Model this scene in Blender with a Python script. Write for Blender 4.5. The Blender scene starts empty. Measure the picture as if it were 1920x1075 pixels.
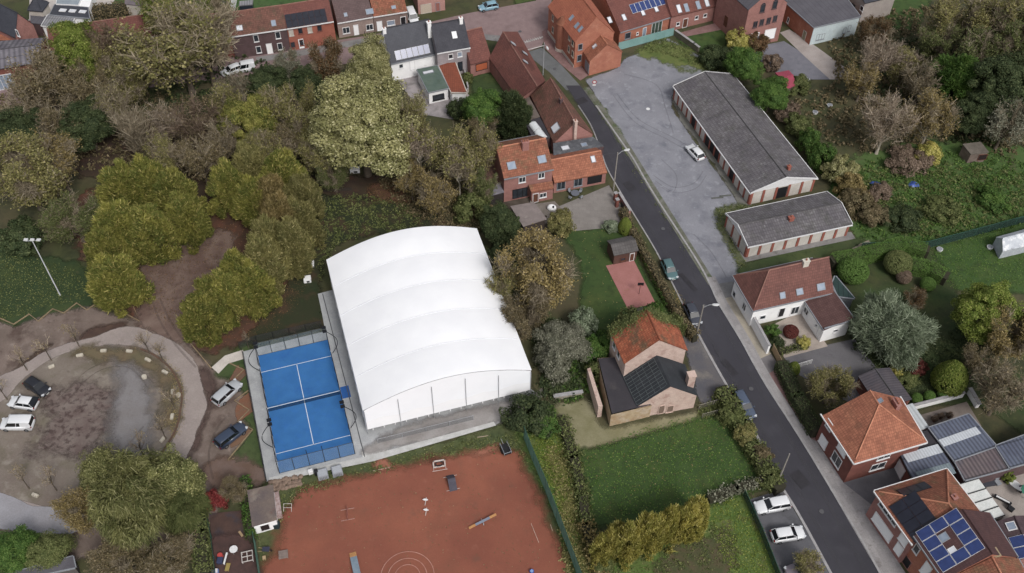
import bpy, bmesh, math, random
import numpy as np
from mathutils import Vector, Matrix
SC = bpy.context.scene
COL = SC.collection
RND = random.Random(7)

# ---------------------------------------------------------------- camera
FPX, PITCH, ROLL, HCAM = 1867.71, 0.856333, 0.0137892, 114.553
_cp, _sp, _cr, _sr = math.cos(PITCH), math.sin(PITCH), math.cos(ROLL), math.sin(ROLL)
FW = Vector((0, _cp, -_sp)); UP0 = Vector((0, _sp, _cp)); RT0 = Vector((1, 0, 0))
RT = RT0 * _cr + UP0 * _sr; UP = UP0 * _cr - RT0 * _sr
CC = Vector((0, 0, HCAM))
cd = bpy.data.cameras.new("camera"); cam = bpy.data.objects.new("camera", cd); COL.objects.link(cam)
m = Matrix((RT, UP, -FW)).transposed().to_4x4(); m.translation = CC; cam.matrix_world = m
cd.sensor_width = 36; cd.lens = 36 * FPX / 1920; cd.clip_start = 1; cd.clip_end = 3000
SC.camera = cam
SC.render.resolution_x, SC.render.resolution_y = 1024, 573

# ---------------------------------------------------------------- light: overcast autumn day
SUN_EL, SUN_AZ = 48, 150
w = bpy.data.worlds.new("World"); SC.world = w; w.use_nodes = True
nt = w.node_tree; bg = nt.nodes["Background"]
sky = nt.nodes.new("ShaderNodeTexSky"); sky.sky_type = 'NISHITA'; sky.sun_disc = False
sky.sun_elevation = math.radians(SUN_EL); sky.sun_rotation = math.radians(SUN_AZ)
sky.air_density = 1.0; sky.dust_density = 4.0; sky.ozone_density = 1.0
hs = nt.nodes.new("ShaderNodeHueSaturation"); hs.inputs['Saturation'].default_value = 0.25
nt.links.new(sky.outputs[0], hs.inputs['Color']); nt.links.new(hs.outputs[0], bg.inputs[0]); bg.inputs[1].default_value = 0.12
ld = bpy.data.lights.new("sun", 'SUN'); ld.energy = 1.5; ld.angle = math.radians(14); ld.color = (1, .96, .9)
lo = bpy.data.objects.new("sun", ld); COL.objects.link(lo)
_e, _a = math.radians(SUN_EL), math.radians(SUN_AZ)
sd = Vector((math.sin(_a) * math.cos(_e), math.cos(_a) * math.cos(_e), math.sin(_e)))
lo.rotation_euler = sd.to_track_quat('Z', 'Y').to_euler(); lo.location = sd * 200
SC.view_settings.view_transform = 'Standard'; SC.view_settings.look = 'None'
SC.view_settings.exposure = 0.2; SC.view_settings.gamma = 1
SC.cycles.max_bounces = 5; SC.cycles.diffuse_bounces = 3; SC.cycles.glossy_bounces = 2
SC.cycles.transmission_bounces = 3; SC.cycles.transparent_max_bounces = 12

# ---------------------------------------------------------------- geometry of the view
def ray(px, py):
    return FW + RT * ((px - 960) / FPX) - UP * ((py - 537.5) / FPX)
def G(px, py, z=0.0):
    d = ray(px, py); t = (z - HCAM) / d.z
    p = CC + d * t; return Vector((p.x, p.y, z))
def on_plane(px, py, p0, n):
    d = ray(px, py); t = (p0 - CC).dot(n) / d.dot(n); return CC + d * t
def pxm(px, py, z=0.0):
    p = G(px, py, z) - CC
    return FPX / p.dot(FW)

# ---------------------------------------------------------------- naming and grouping
def tag(o, label=None, cat=None, group=None, kind=None):
    if label: o['label'] = label
    if cat: o['category'] = cat
    if group: o['group'] = group
    if kind: o['kind'] = kind
    return o
def empty(name, loc, rz=0.0, **k):
    o = bpy.data.objects.new(name, None); COL.objects.link(o); o.location = loc; o.rotation_euler = (0, 0, rz)
    o.empty_display_size = .2; return tag(o, **k)
def kid(o, parent):
    o.parent = parent; return o

# ---------------------------------------------------------------- mesh collector
class MB:
    def __init__(s): s.v = []; s.f = []; s.uv = []; s.mi = []; s.cur = 0; s.sm = False
    def poly(s, pts, uv=None):
        b = len(s.v); s.v += [tuple(p) for p in pts]; s.f.append(list(range(b, b + len(pts))))
        s.uv.append(uv if uv else [(0, 0)] * len(pts)); s.mi.append(s.cur)
    def wallq(s, a, b, z0, z1, flip=False):
        L = (Vector(b).to_2d() - Vector(a).to_2d()).length
        P = [(a[0], a[1], z0), (b[0], b[1], z0), (b[0], b[1], z1), (a[0], a[1], z1)]
        U = [(0, z0), (L, z0), (L, z1), (0, z1)]
        if flip: P.reverse(); U.reverse()
        s.poly(P, U)
    def prism(s, pts, z0, z1):
        n = len(pts)
        area = sum(pts[i][0] * pts[(i + 1) % n][1] - pts[(i + 1) % n][0] * pts[i][1] for i in range(n))
        if area < 0: pts = pts[::-1]
        top = [(p[0], p[1], z1) for p in pts]; bot = [(p[0], p[1], z0) for p in pts][::-1]
        s.poly(top, [(p[0], p[1]) for p in top]); s.poly(bot, [(p[0], p[1]) for p in bot])
        for i in range(n): s.wallq(pts[i], pts[(i + 1) % n], z0, z1)
    def box(s, c, size, rz=0.0, M=None):
        hx, hy, hz = size[0] / 2, size[1] / 2, size[2] / 2
        R = M if M is not None else Matrix.Rotation(rz, 3, 'Z')
        c = Vector(c)
        P = [c + R @ Vector((x * hx, y * hy, z * hz)) for z in (-1, 1) for (x, y) in ((-1, -1), (1, -1), (1, 1), (-1, 1))]
        for f, (a, b) in (((3, 2, 1, 0), (0, 1)), ((4, 5, 6, 7), (0, 1)), ((0, 1, 5, 4), (0, 2)), ((1, 2, 6, 5), (1, 2)), ((2, 3, 7, 6), (0, 2)), ((3, 0, 4, 7), (1, 2))):
            q = [(size[a], size[b])] * 4
            s.poly([P[i] for i in f], [(0, 0), (size[a], 0), (size[a], size[b]), (0, size[b])])
    def slab(s, pts, th, uv=None):
        """polygon pts (top, counterclockwise from above) thickened downwards"""
        pts = [Vector(p) for p in pts]; n = len(pts)
        s.poly(pts, uv); low = [p - Vector((0, 0, th)) for p in pts]
        s.poly(low[::-1])
        for i in range(n):
            j = (i + 1) % n; s.poly([low[i], low[j], pts[j], pts[i]])
    def tube(s, path, rad, n=6, cap=True):
        path = [Vector(p) for p in path]
        if not isinstance(rad, (list, tuple)): rad = [rad] * len(path)
        b = len(s.v); k = len(path)
        for i, p in enumerate(path):
            t = (path[min(i + 1, k - 1)] - path[max(i - 1, 0)])
            if t.length < 1e-6: t = Vector((0, 0, 1))
            t.normalize(); a = t.cross(Vector((0, 0, 1)) if abs(t.z) < .9 else Vector((1, 0, 0))).normalized(); c = t.cross(a)
            for q in range(n):
                g = 2 * math.pi * q / n; s.v.append(tuple(p + (a * math.cos(g) + c * math.sin(g)) * rad[i]))
        for i in range(k - 1):
            for q in range(n):
                r = (q + 1) % n
                s.f.append([b + i * n + q, b + i * n + r, b + (i + 1) * n + r, b + (i + 1) * n + q]); s.uv.append([(0, 0)] * 4); s.mi.append(s.cur)
        if cap:
            s.f.append([b + q for q in range(n)]); s.uv.append([(0, 0)] * n); s.mi.append(s.cur)
            s.f.append([b + (k - 1) * n + q for q in range(n)][::-1]); s.uv.append([(0, 0)] * n); s.mi.append(s.cur)
    def cyl(s, c, r, h, n=16, r2=None):
        c = Vector(c); s.tube([c, c + Vector((0, 0, h))], [r, r if r2 is None else r2], n)
    def loft(s, rings, closed=True, caps=True):
        b = len(s.v); n = len(rings[0])
        for r in rings: s.v += [tuple(p) for p in r]
        for i in range(len(rings) - 1):
            for q in range(n if closed else n - 1):
                r = (q + 1) % n
                s.f.append([b + i * n + q, b + i * n + r, b + (i + 1) * n + r, b + (i + 1) * n + q]); s.uv.append([(0, 0)] * 4); s.mi.append(s.cur)
        if caps and closed:
            s.f.append([b + q for q in range(n)][::-1]); s.uv.append([(0, 0)] * n); s.mi.append(s.cur)
            s.f.append([b + (len(rings) - 1) * n + q for q in range(n)]); s.uv.append([(0, 0)] * n); s.mi.append(s.cur)
    def build(s, name, mats, parent=None, smooth=False, origin=None, bevel=0, fixn=False):
        me = bpy.data.meshes.new(name)
        v = s.v
        if origin is not None: v = [(x - origin[0], y - origin[1], z - origin[2]) for x, y, z in v]
        me.from_pydata(v, [], s.f)
        ul = me.uv_layers.new(name="UVMap")
        flat = [c for f in s.uv for p in f for c in p]
        if len(flat) == 2 * len(me.loops): ul.data.foreach_set("uv", flat)
        if not isinstance(mats, (list, tuple)): mats = [mats]
        for mt in mats: me.materials.append(mt)
        me.polygons.foreach_set("material_index", s.mi)
        if fixn or bevel:
            bm = bmesh.new(); bm.from_mesh(me); bmesh.ops.remove_doubles(bm, verts=bm.verts, dist=1e-4)
            if fixn: bmesh.ops.recalc_face_normals(bm, faces=bm.faces)
            if bevel: bmesh.ops.bevel(bm, geom=list(bm.edges), offset=bevel, segments=2, affect='EDGES', profile=.5)
            bm.to_mesh(me); bm.free()
        if smooth: me.polygons.foreach_set("use_smooth", [True] * len(me.polygons))
        o = bpy.data.objects.new(name, me); COL.objects.link(o)
        if origin is not None and parent is None: o.location = origin
        if parent is not None: o.parent = parent
        return o

# ---------------------------------------------------------------- materials
def lin(c, sat=.84):
    """sRGB 0-255 to linear"""
    g_ = sum(c) / 3; c = [g_ + (x - g_) * sat for x in c]
    return tuple(((x / 255) / 12.92 if x <= 10 else (((x / 255) + .055) / 1.055) ** 2.4) for x in c) + (1,)
MATS = {}
def surf(name, c1, c2=None, scale=.5, lo=.35, hi=.65, rough=.85, stains=(), uv=None, bump=0, edge=None, fine=.12, spec=.3, leaf=None, metal=0, emit=0, alpha=None):
    """c1/c2 sRGB albedo; stains [(rgb, scale, lo, hi, strength)]; uv ('tile'|'corr'|'plank', w, h, dark)"""
    if name in MATS: return MATS[name]
    mt = bpy.data.materials.new(name); mt.use_nodes = True; N = mt.node_tree; n = N.nodes; L = N.links.new
    bs = n["Principled BSDF"]; out = n["Material Output"]
    bs.inputs['Roughness'].default_value = rough; bs.inputs['Specular IOR Level'].default_value = spec; bs.inputs['Metallic'].default_value = metal
    geo = n.new('ShaderNodeNewGeometry'); P = geo.outputs['Position']
    def noise(sc, det=4, r=.55, off=0):
        t = n.new('ShaderNodeTexNoise'); t.inputs['Scale'].default_value = sc; t.inputs['Detail'].default_value = det; t.inputs['Roughness'].default_value = r
        if off:
            a = n.new('ShaderNodeVectorMath'); a.operation = 'ADD'; L(P, a.inputs[0]); a.inputs[1].default_value = (off, off * 1.7, off * .3); L(a.outputs[0], t.inputs['Vector'])
        else: L(P, t.inputs['Vector'])
        return t.outputs['Fac']
    def ramp(x, lo, hi):
        t = n.new('ShaderNodeMapRange'); L(x, t.inputs[0]); t.inputs[1].default_value = lo; t.inputs[2].default_value = hi; t.clamp = True; return t.outputs[0]
    def mix(f, a, b, mode='MIX'):
        t = n.new('ShaderNodeMix'); t.data_type = 'RGBA'; t.blend_type = mode
        if isinstance(f, float) or isinstance(f, int): t.inputs[0].default_value = f
        else: L(f, t.inputs[0])
        for i, x in ((6, a), (7, b)):
            if isinstance(x, tuple): t.inputs[i].default_value = x
            else: L(x, t.inputs[i])
        return t.outputs[2]
    def mul(x, y, op='MULTIPLY'):
        t = n.new('ShaderNodeMath'); t.operation = op
        for i, q in ((0, x), (1, y)):
            if isinstance(q, (int, float)): t.inputs[i].default_value = q
            else: L(q, t.inputs[i])
        return t.outputs[0]
    c = lin(c1)
    if c2: c = mix(ramp(noise(scale), lo, hi), lin(c1), lin(c2))
    k = 1
    for st in stains:
        k += 1; rgb, sc, l, h, stg = st
        c = mix(mul(ramp(noise(sc, 5, .6, 13.7 * k), l, h), stg), c, lin(rgb))
    bh = None
    if uv:
        kind, uw, uh, dark = uv
        tc = n.new('ShaderNodeTexCoord')
        if kind in ('tile', 'brick'):
            b = n.new('ShaderNodeTexBrick'); L(tc.outputs['UV'], b.inputs['Vector'])
            b.inputs['Scale'].default_value = 1; b.inputs['Brick Width'].default_value = uw; b.inputs['Row Height'].default_value = uh
            b.inputs['Mortar Size'].default_value = .07 * uh if kind == 'tile' else .01; b.offset = .5 if kind == 'brick' else 0
            b.inputs['Color1'].default_value = (1, 1, 1, 1); d = 1 - dark
            b.inputs['Color2'].default_value = (d, d, d, 1); b.inputs['Mortar'].default_value = (d * .8, d * .8, d * .8, 1); b.inputs['Bias'].default_value = -.1
            c = mix(1.0, c, b.outputs['Color'], 'MULTIPLY'); bh = b.outputs['Fac']
        else:
            sx = n.new('ShaderNodeSeparateXYZ'); L(tc.outputs['UV'], sx.inputs[0])
            q = mul(sx.outputs[0], 1 / uw)
            fr = mul(q, 0, 'FRACT'); tri = mul(mul(fr, .5, 'SUBTRACT'), 0, 'ABSOLUTE')
            f = ramp(tri, .12, .42) if kind == 'corr' else ramp(tri, .42, .47)
            c = mix(mul(f, dark), c, (0.01, 0.01, 0.012, 1)); bh = tri
            if uh:
                q2 = mul(mul(mul(mul(sx.outputs[1], 1 / uh), 0, 'FRACT'), .5, 'SUBTRACT'), 0, 'ABSOLUTE')
                c = mix(mul(ramp(q2, .45, .48), dark), c, (0.01, 0.01, 0.012, 1))
    if fine:
        fz = ramp(noise(6.0, 3, .7, 3.1), .3, .7)
        c = mix(1.0, c, mix(fz, (1 - fine, 1 - fine, 1 - fine, 1), (1 + fine, 1 + fine, 1 + fine, 1)), 'MULTIPLY')
    if leaf:
        at = n.new('ShaderNodeAttribute'); at.attribute_name = 'cv'
        oi = n.new('ShaderNodeObjectInfo')
        c = mix(at.outputs['Fac'], lin(c1, .95), lin(c2, .95))
        c = mix(ramp(geo.outputs['Random Per Island'], .72, 1.0), c, lin(leaf[0]))
        v = mul(mul(geo.outputs['Random Per Island'], leaf[1]), 1 - leaf[1] / 2, 'ADD')
        cx = n.new('ShaderNodeCombineColor'); [L(v, cx.inputs[i]) for i in range(3)]
        c = mix(1.0, c, cx.outputs[0], 'MULTIPLY'); c = mix(1.0, c, oi.outputs['Color'], 'MULTIPLY')
    if isinstance(c, tuple): bs.inputs['Base Color'].default_value = c
    else: L(c, bs.inputs['Base Color'])
    if bump:
        bp = n.new('ShaderNodeBump'); bp.inputs['Strength'].default_value = bump; bp.inputs['Distance'].default_value = .06
        L(bh if bh is not None else noise(3.0, 6, .7, 5), bp.inputs['Height']); L(bp.outputs[0], bs.inputs['Normal'])
    shader = bs.outputs[0]
    if leaf:
        tr = n.new('ShaderNodeBsdfTranslucent')
        if isinstance(c, tuple): tr.inputs[0].default_value = c
        else: L(c, tr.inputs[0])
        ms = n.new('ShaderNodeMixShader'); ms.inputs[0].default_value = .28; L(shader, ms.inputs[1]); L(tr.outputs[0], ms.inputs[2]); shader = ms.outputs[0]
    if edge or alpha is not None:
        tp = n.new('ShaderNodeBsdfTransparent'); ms = n.new('ShaderNodeMixShader')
        if edge:
            at = n.new('ShaderNodeAttribute'); at.attribute_name = 'd'; amp, soft, es = edge
            x = mul(at.outputs['Fac'], mul(mul(noise(es, 6, .65, 31.3), .5, 'SUBTRACT'), amp * 4), 'ADD')
            L(ramp(x, -soft, soft), ms.inputs[0])
        else: ms.inputs[0].default_value = alpha
        L(tp.outputs[0], ms.inputs[1]); L(shader, ms.inputs[2]); shader = ms.outputs[0]
    L(shader, out.inputs['Surface'])
    MATS[name] = mt; return mt

def pv(v, g=None):
    return tuple(int(x) for x in v)
# ---------------------------------------------------------------- ground sheets
def smooth_poly(pts, k=4, closed=True):
    n = len(pts); out = []
    for i in range(n if closed else n - 1):
        g = lambda j: pts[j % n] if closed else pts[max(0, min(n - 1, j))]
        p0, p1, p2, p3 = g(i - 1), g(i), g(i + 1), g(i + 2)
        for q in range(k):
            t = q / k
            out.append(tuple(.5 * (2 * p1[a] + (p2[a] - p0[a]) * t + (2 * p0[a] - 5 * p1[a] + 4 * p2[a] - p3[a]) * t * t + (3 * p1[a] - p0[a] - 3 * p2[a] + p3[a]) * t ** 3) for a in (0, 1)))
    if not closed: out.append(tuple(pts[-1]))
    return out
_zl = [0.0]
def nextz():
    _zl[0] += .0012; return _zl[0]
def world_poly(px, smooth=False):
    P = [G(x, y).to_2d() for x, y in px]; P = [(p.x, p.y) for p in P]
    return smooth_poly(P) if smooth else P
def sdf(X, Y, poly):
    d2 = np.full(X.shape, 1e9); ins = np.zeros(X.shape, bool); n = len(poly)
    for i in range(n):
        ax, ay = poly[i]; bx, by = poly[(i + 1) % n]; ex, ey = bx - ax, by - ay
        t = np.clip(((X - ax) * ex + (Y - ay) * ey) / (ex * ex + ey * ey + 1e-9), 0, 1)
        d2 = np.minimum(d2, (X - ax - t * ex) ** 2 + (Y - ay - t * ey) ** 2)
        c = ((ay > Y) != (by > Y)) & (X < (bx - ax) * (Y - ay) / ((by - ay) if abs(by - ay) > 1e-9 else 1e-9) + ax); ins ^= c
    d = np.sqrt(d2); return np.where(ins, d, -d)
def patch(name, px, c1, c2=None, scale=.35, amp=.9, soft=.4, es=.45, smooth=True, kind='structure', res=.6, world=None, **k):
    """a ground sheet with a ragged, worn edge"""
    poly = world if world else world_poly(px, smooth); pad = amp * 1.2 + soft
    xs = [p[0] for p in poly]; ys = [p[1] for p in poly]
    gx = np.arange(min(xs) - pad, max(xs) + pad + res, res); gy = np.arange(min(ys) - pad, max(ys) + pad + res, res)
    X, Y = np.meshgrid(gx, gy); D = sdf(X, Y, poly); H, W = X.shape
    keep = D > -pad - res
    cell = keep[:-1, :-1] & keep[1:, :-1] & keep[:-1, 1:] & keep[1:, 1:]
    idx = np.arange(H * W).reshape(H, W)
    F = np.stack([idx[:-1, :-1][cell], idx[:-1, 1:][cell], idx[1:, 1:][cell], idx[1:, :-1][cell]], 1)
    used = np.unique(F); mp = np.full(H * W, -1); mp[used] = np.arange(len(used)); F = mp[F]
    z = nextz()
    V = np.stack([X.ravel()[used], Y.ravel()[used], np.full(len(used), z)], 1)
    me = raw_mesh(name, V, F)
    a = me.attributes.new('d', 'FLOAT', 'POINT'); a.data.foreach_set('value', D.ravel()[used].astype(np.float32))
    mt = surf('mat_%s_%d' % (name, round(z * 1000)), c1, c2, scale, edge=(amp, soft, es), **k); me.materials.append(mt)
    o = bpy.data.objects.new(name, me); COL.objects.link(o); tag(o, kind=kind); return o
def raw_mesh(name, V, F, nper=4):
    me = bpy.data.meshes.new(name); V = np.asarray(V, np.float32); F = np.asarray(F, np.int32)
    me.vertices.add(len(V)); me.vertices.foreach_set('co', V.ravel())
    me.loops.add(F.size); me.loops.foreach_set('vertex_index', F.ravel())
    me.polygons.add(len(F)); me.polygons.foreach_set('loop_start', np.arange(0, F.size, F.shape[1], dtype=np.int32))
    me.update(calc_edges=True); return me
def sheet(name, px, mat, z=None, kind='structure', world=None, th=0, **k):
    """a hard-edged sheet or low slab"""
    P = world if world else [tuple(G(x, y).to_2d()) for x, y in px]
    n = len(P); area = sum(P[i][0] * P[(i + 1) % n][1] - P[(i + 1) % n][0] * P[i][1] for i in range(n))
    if area < 0: P = P[::-1]
    z = nextz() if z is None else z; b = MB()
    if th: b.prism(P, z - th, z)
    else: b.poly([(x, y, z) for x, y in P], [(x, y) for x, y in P])
    return tag(b.build(name, mat), kind=kind, **k)
def offset_line(P, d):
    out = []
    for i, p in enumerate(P):
        a = Vector(P[max(i - 1, 0)]); c = Vector(P[min(i + 1, len(P) - 1)]); t = (c - a).normalized(); out.append((p[0] - t.y * d, p[1] + t.x * d))
    return out
def ribbon(name, px, mat, wl, wr, z, th=.1, world=None, **k):
    P = world if world else [tuple(G(x, y).to_2d()) for x, y in px]
    A = offset_line(P, wl); B = offset_line(P, -wr); b = MB(); s = 0
    for i in range(len(P) - 1):
        L = math.dist(P[i], P[i + 1])
        q = [(B[i][0], B[i][1], z), (B[i + 1][0], B[i + 1][1], z), (A[i + 1][0], A[i + 1][1], z), (A[i][0], A[i][1], z)]
        b.poly(q, [(s, 0), (s + L, 0), (s + L, wl + wr), (s, wl + wr)])
        if th:
            b.poly([(A[i][0], A[i][1], z), (A[i + 1][0], A[i + 1][1], z), (A[i + 1][0], A[i + 1][1], z - th), (A[i][0], A[i][1], z - th)])
            b.poly([(B[i + 1][0], B[i + 1][1], z), (B[i][0], B[i][1], z), (B[i][0], B[i][1], z - th), (B[i + 1][0], B[i + 1][1], z - th)])
        s += L
    return tag(b.build(name, mat), **k)

b = MB(); b.poly([(-900, -200, 0), (900, -200, 0), (900, 1500, 0), (-900, 1500, 0)])
g = b.build('ground', surf('ground_soil', (68, 74, 42), (82, 74, 52), .12, stains=[((44, 50, 34), .4, .45, .7, .8), ((92, 84, 58), .8, .6, .8, .5)])); tag(g, kind='structure')

LAWN = dict(stains=[((78, 88, 40), .22, .5, .72, .55), ((34, 48, 24), .9, .5, .72, .6), ((92, 98, 52), 2.2, .6, .74, .5), ((86, 80, 54), .6, .64, .76, .5)])
def lawn(px, c1=(44, 66, 28), c2=(54, 76, 34), name='lawn', **k):
    kk = dict(LAWN); kk.update(k); return patch(name, px, c1, c2, .25, **kk)
lawn([(-40, 470), (60, 478), (160, 500), (175, 570), (90, 590), (40, 612), (-40, 620)], (44, 62, 34), (54, 70, 38))
patch('leaf_litter', [(150, 370), (260, 340), (420, 330), (520, 400), (600, 430), (590, 520), (540, 560), (620, 600), (480, 640), (350, 660), (250, 600), (240, 520), (150, 480)], (92, 60, 48), (74, 56, 44), .3, amp=1.2, stains=[((112, 66, 46), 1.2, .5, .7, .7), ((56, 42, 36), .25, .5, .7, .6)])
patch('leaf_litter', [(130, 230), (300, 220), (420, 280), (600, 330), (720, 330), (780, 380), (700, 400), (600, 380), (560, 430), (420, 380), (150, 330)], (58, 44, 38), (66, 54, 40), .3, amp=1.2, stains=[((86, 54, 44), .9, .55, .7, .7)])
lawn([(585, 372), (680, 372), (770, 378), (850, 420), (900, 440), (700, 440), (612, 480), (604, 560), (600, 612), (460, 645), (520, 560), (560, 470)], (40, 50, 28), (50, 52, 32), stains=[((80, 56, 42), .35, .5, .7, .8), ((58, 74, 40), 2.0, .6, .75, .6)])
patch('leaf_litter', [(690, 350), (740, 338), (790, 350), (800, 378), (720, 375)], (104, 66, 54), (80, 58, 44), 1.0, amp=1)
# parking place round the ring
patch('parking_ground', [(-80, 610), (20, 612), (100, 590), (180, 578), (250, 602), (270, 560), (330, 540), (352, 620), (400, 690), (462, 690), (470, 760), (480, 860), (495, 905), (420, 925), (350, 1010), (-80, 1020)], (122, 106, 98), (104, 90, 82), .22, amp=.8, stains=[((74, 56, 50), .35, .52, .68, .75), ((146, 132, 124), .7, .55, .75, .6), ((84, 64, 54), 1.5, .6, .75, .5)])
patch('dirt_path', [(262, 470), (330, 440), (420, 430), (440, 470), (400, 520), (372, 570), (352, 640), (262, 612), (268, 540)], (98, 76, 68), (122, 102, 92), .3, amp=1.0, stains=[((76, 52, 48), .6, .5, .7, .6)])
patch('leaf_litter', [(96, 672), (140, 640), (180, 612), (235, 605), (215, 622), (180, 636), (120, 655)], (70, 52, 46), (84, 64, 54), .8, amp=.6)
patch('leaf_litter', [(20, 700), (60, 665), (98, 645), (80, 662), (40, 690)], (78, 60, 50), None, .8, amp=.6)
patch('leaf_litter', [(372, 690), (395, 695), (402, 740), (385, 800), (365, 850), (352, 860), (368, 810), (388, 760), (376, 720)], (78, 60, 56), (92, 74, 68), .8, amp=.5)
OUT = [(-60, 745), (0, 706), (35, 690), (83, 660), (141, 640), (176, 633), (216, 617), (251, 614), (289, 624), (327, 642), (354, 663), (371, 688), (376, 713), (386, 745), (387, 768), (369, 810), (353, 852), (325, 900), (270, 950), (200, 985), (118, 1000), (0, 993), (-90, 985)]
INN = [(-60, 800), (11, 748), (33, 721), (73, 688), (115, 665), (161, 653), (213, 646), (264, 652), (294, 665), (324, 691), (339, 716), (346, 741), (344, 766), (334, 808), (306, 852), (280, 890), (230, 925), (170, 945), (105, 950), (75, 948), (38, 938), (12, 926), (-60, 900)]
patch('ring_road', OUT, (150, 138, 133), (142, 130, 126), .3, amp=.25, soft=.08, stains=[((116, 100, 94), .5, .58, .75, .5), ((160, 150, 146), 1.5, .55, .7, .4)])
patch('ring_road', [(-60, 960), (0, 922), (60, 948), (120, 955), (140, 1000), (0, 993), (-60, 990)], (146, 145, 152), (138, 136, 142), .4, amp=.15, soft=.06)
patch('island_ground', INN, (124, 114, 104), (112, 100, 92), .18, amp=.15, soft=.06, stains=[((86, 82, 58), .35, .5, .7, .55), ((142, 134, 124), .6, .55, .7, .7)])
patch('mud', [(96, 735), (160, 722), (216, 748), (214, 800), (180, 840), (120, 850), (60, 840), (90, 790)], (100, 84, 80), (118, 106, 100), .5, amp=2.6, soft=1.0, es=.35, stains=[((66, 50, 48), 1.3, .5, .62, .8)])
patch('gravel_patch', [(205, 650), (262, 690), (285, 760), (275, 840), (212, 850), (214, 750), (222, 700)], (124, 121, 123), (118, 113, 113), .3, amp=1.2, soft=1.2, stains=[((108, 100, 96), .8, .55, .7, .5)])
patch('moss', [(150, 655), (213, 652), (270, 660), (320, 700), (336, 745), (325, 790), (300, 800), (305, 720), (250, 680), (160, 672)], (100, 92, 68), (108, 92, 70), .5, amp=1.6, soft=1.1)
# green strips and brown bays right of the ring
lawn([(404, 700), (440, 660), (470, 655), (500, 880), (428, 870), (470, 810), (450, 780), (470, 760), (440, 720)], (58, 78, 40), (70, 84, 46), amp=.4)
patch('parking_bay', [(428, 712), (447, 683), (468, 700), (440, 722)], (120, 78, 60), (104, 82, 66), 1.2, amp=.2, soft=.05, smooth=False)
patch('parking_bay', [(446, 752), (470, 733), (476, 770), (446, 795), (440, 770)], (126, 78, 56), (110, 84, 66), 1.2, amp=.2, soft=.05, smooth=False)
patch('parking_bay', [(436, 812), (448, 798), (474, 806), (452, 832), (432, 842)], (120, 90, 70), None, 1.2, amp=.2, soft=.05, smooth=False)
patch('dirt_path', [(400, 860), (470, 860), (500, 890), (540, 905), (500, 930), (440, 930), (380, 900)], (112, 92, 84), (100, 78, 66), .6, amp=.8)
# the clay ground and the grass round it
lawn([(470, 930), (505, 905), (690, 862), (930, 800), (1000, 790), (1040, 900), (1110, 1075), (1130, 1130), (480, 1130)], (66, 78, 44), (82, 86, 52), amp=.8)
patch('clay_field', [(508, 1130), (512, 1040), (528, 980), (560, 925), (620, 902), (700, 888), (780, 868), (860, 852), (925, 842), (965, 850), (985, 880), (1005, 925), (1030, 985), (1052, 1040), (1085, 1130)], (142, 80, 60), (128, 70, 54), .12, amp=1.0, soft=.9, es=.35, stains=[((122, 74, 56), .3, .52, .72, .55), ((96, 72, 58), .5, .6, .76, .45), ((146, 90, 72), .9, .58, .72, .4)], fine=.07)
patch('clay_spot', [(700, 872), (716, 862), (735, 874), (720, 884)], (146, 90, 70), None, amp=.5)
patch('clay_spot', [(885, 850), (940, 830), (935, 842), (900, 856)], (146, 90, 70), None, amp=.5)
lawn([(960, 790), (1035, 775), (1062, 850), (1088, 920), (1110, 1000), (1140, 1130), (1090, 1130), (1040, 960), (1000, 880)], (72, 104, 40), (88, 104, 52), stains=[((110, 112, 66), .8, .5, .7, .6)])
patch('dry_grass', [(1040, 760), (1105, 752), (1135, 802), (1240, 785), (1315, 772), (1360, 752), (1366, 775), (1240, 806), (1120, 838), (1078, 842), (1055, 810)], (136, 130, 100), (116, 112, 78), .4, amp=.5)
lawn([(1080, 848), (1130, 838), (1240, 806), (1366, 772), (1400, 800), (1450, 890), (1445, 912), (1330, 950), (1240, 970), (1100, 985), (1085, 900)], (50, 74, 32), (60, 84, 38), amp=.5)
lawn([(1320, 955), (1400, 932), (1440, 990), (1480, 1130), (1090, 1130), (1110, 1040), (1200, 1000)], (76, 104, 40), (86, 102, 48), amp=.5, stains=[((96, 78, 60), .5, .55, .7, .7)])
patch('flower_bed', [(1250, 1040), (1300, 1010), (1370, 1000), (1375, 1060), (1340, 1100), (1240, 1100)], (84, 74, 52), (66, 74, 42), .8, amp=1.8)
lawn([(1058, 438), (1110, 430), (1152, 424), (1185, 470), (1240, 560), (1292, 622), (1270, 640), (1150, 640), (1100, 680), (1085, 600), (1090, 500)], (50, 74, 32), (58, 80, 36), amp=.5)
patch('bare_soil', [(955, 350), (1000, 380), (1050, 400), (1060, 430), (960, 440), (930, 400)], (90, 80, 72), (70, 62, 52), .6, amp=.6)
patch('leaf_litter', [(1000, 690), (1090, 640), (1110, 700), (1090, 745), (1040, 755), (1005, 740)], (66, 66, 40), (84, 76, 52), .8, amp=.8)
# right side gardens
lawn([(1560, 360), (1590, 300), (1700, 270), (1830, 262), (1960, 300), (1960, 430), (1760, 470), (1640, 470), (1590, 430)], (62, 92, 40), (76, 98, 48), amp=1.5, stains=[((76, 66, 48), .35, .55, .7, .7), ((84, 96, 54), 1.2, .55, .72, .6)])
lawn([(1740, 470), (1880, 432), (1960, 420), (1960, 540), (1800, 545), (1760, 520)], (54, 82, 34), (62, 86, 38), amp=.4)
lawn([(1570, 490), (1720, 455), (1800, 560), (1830, 700), (1960, 700), (1960, 830), (1830, 760), (1700, 760), (1640, 700), (1600, 640)], (52, 72, 34), (62, 66, 40), amp=.8)
lawn([(1660, -40), (1740, -40), (1730, 40), (1690, 60), (1665, 30)], (58, 84, 38), (66, 88, 40))
lawn([(1270, 66), (1350, 55), (1362, 90), (1330, 105), (1290, 90)], (58, 84, 38), (66, 88, 40), amp=.2)
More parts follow.
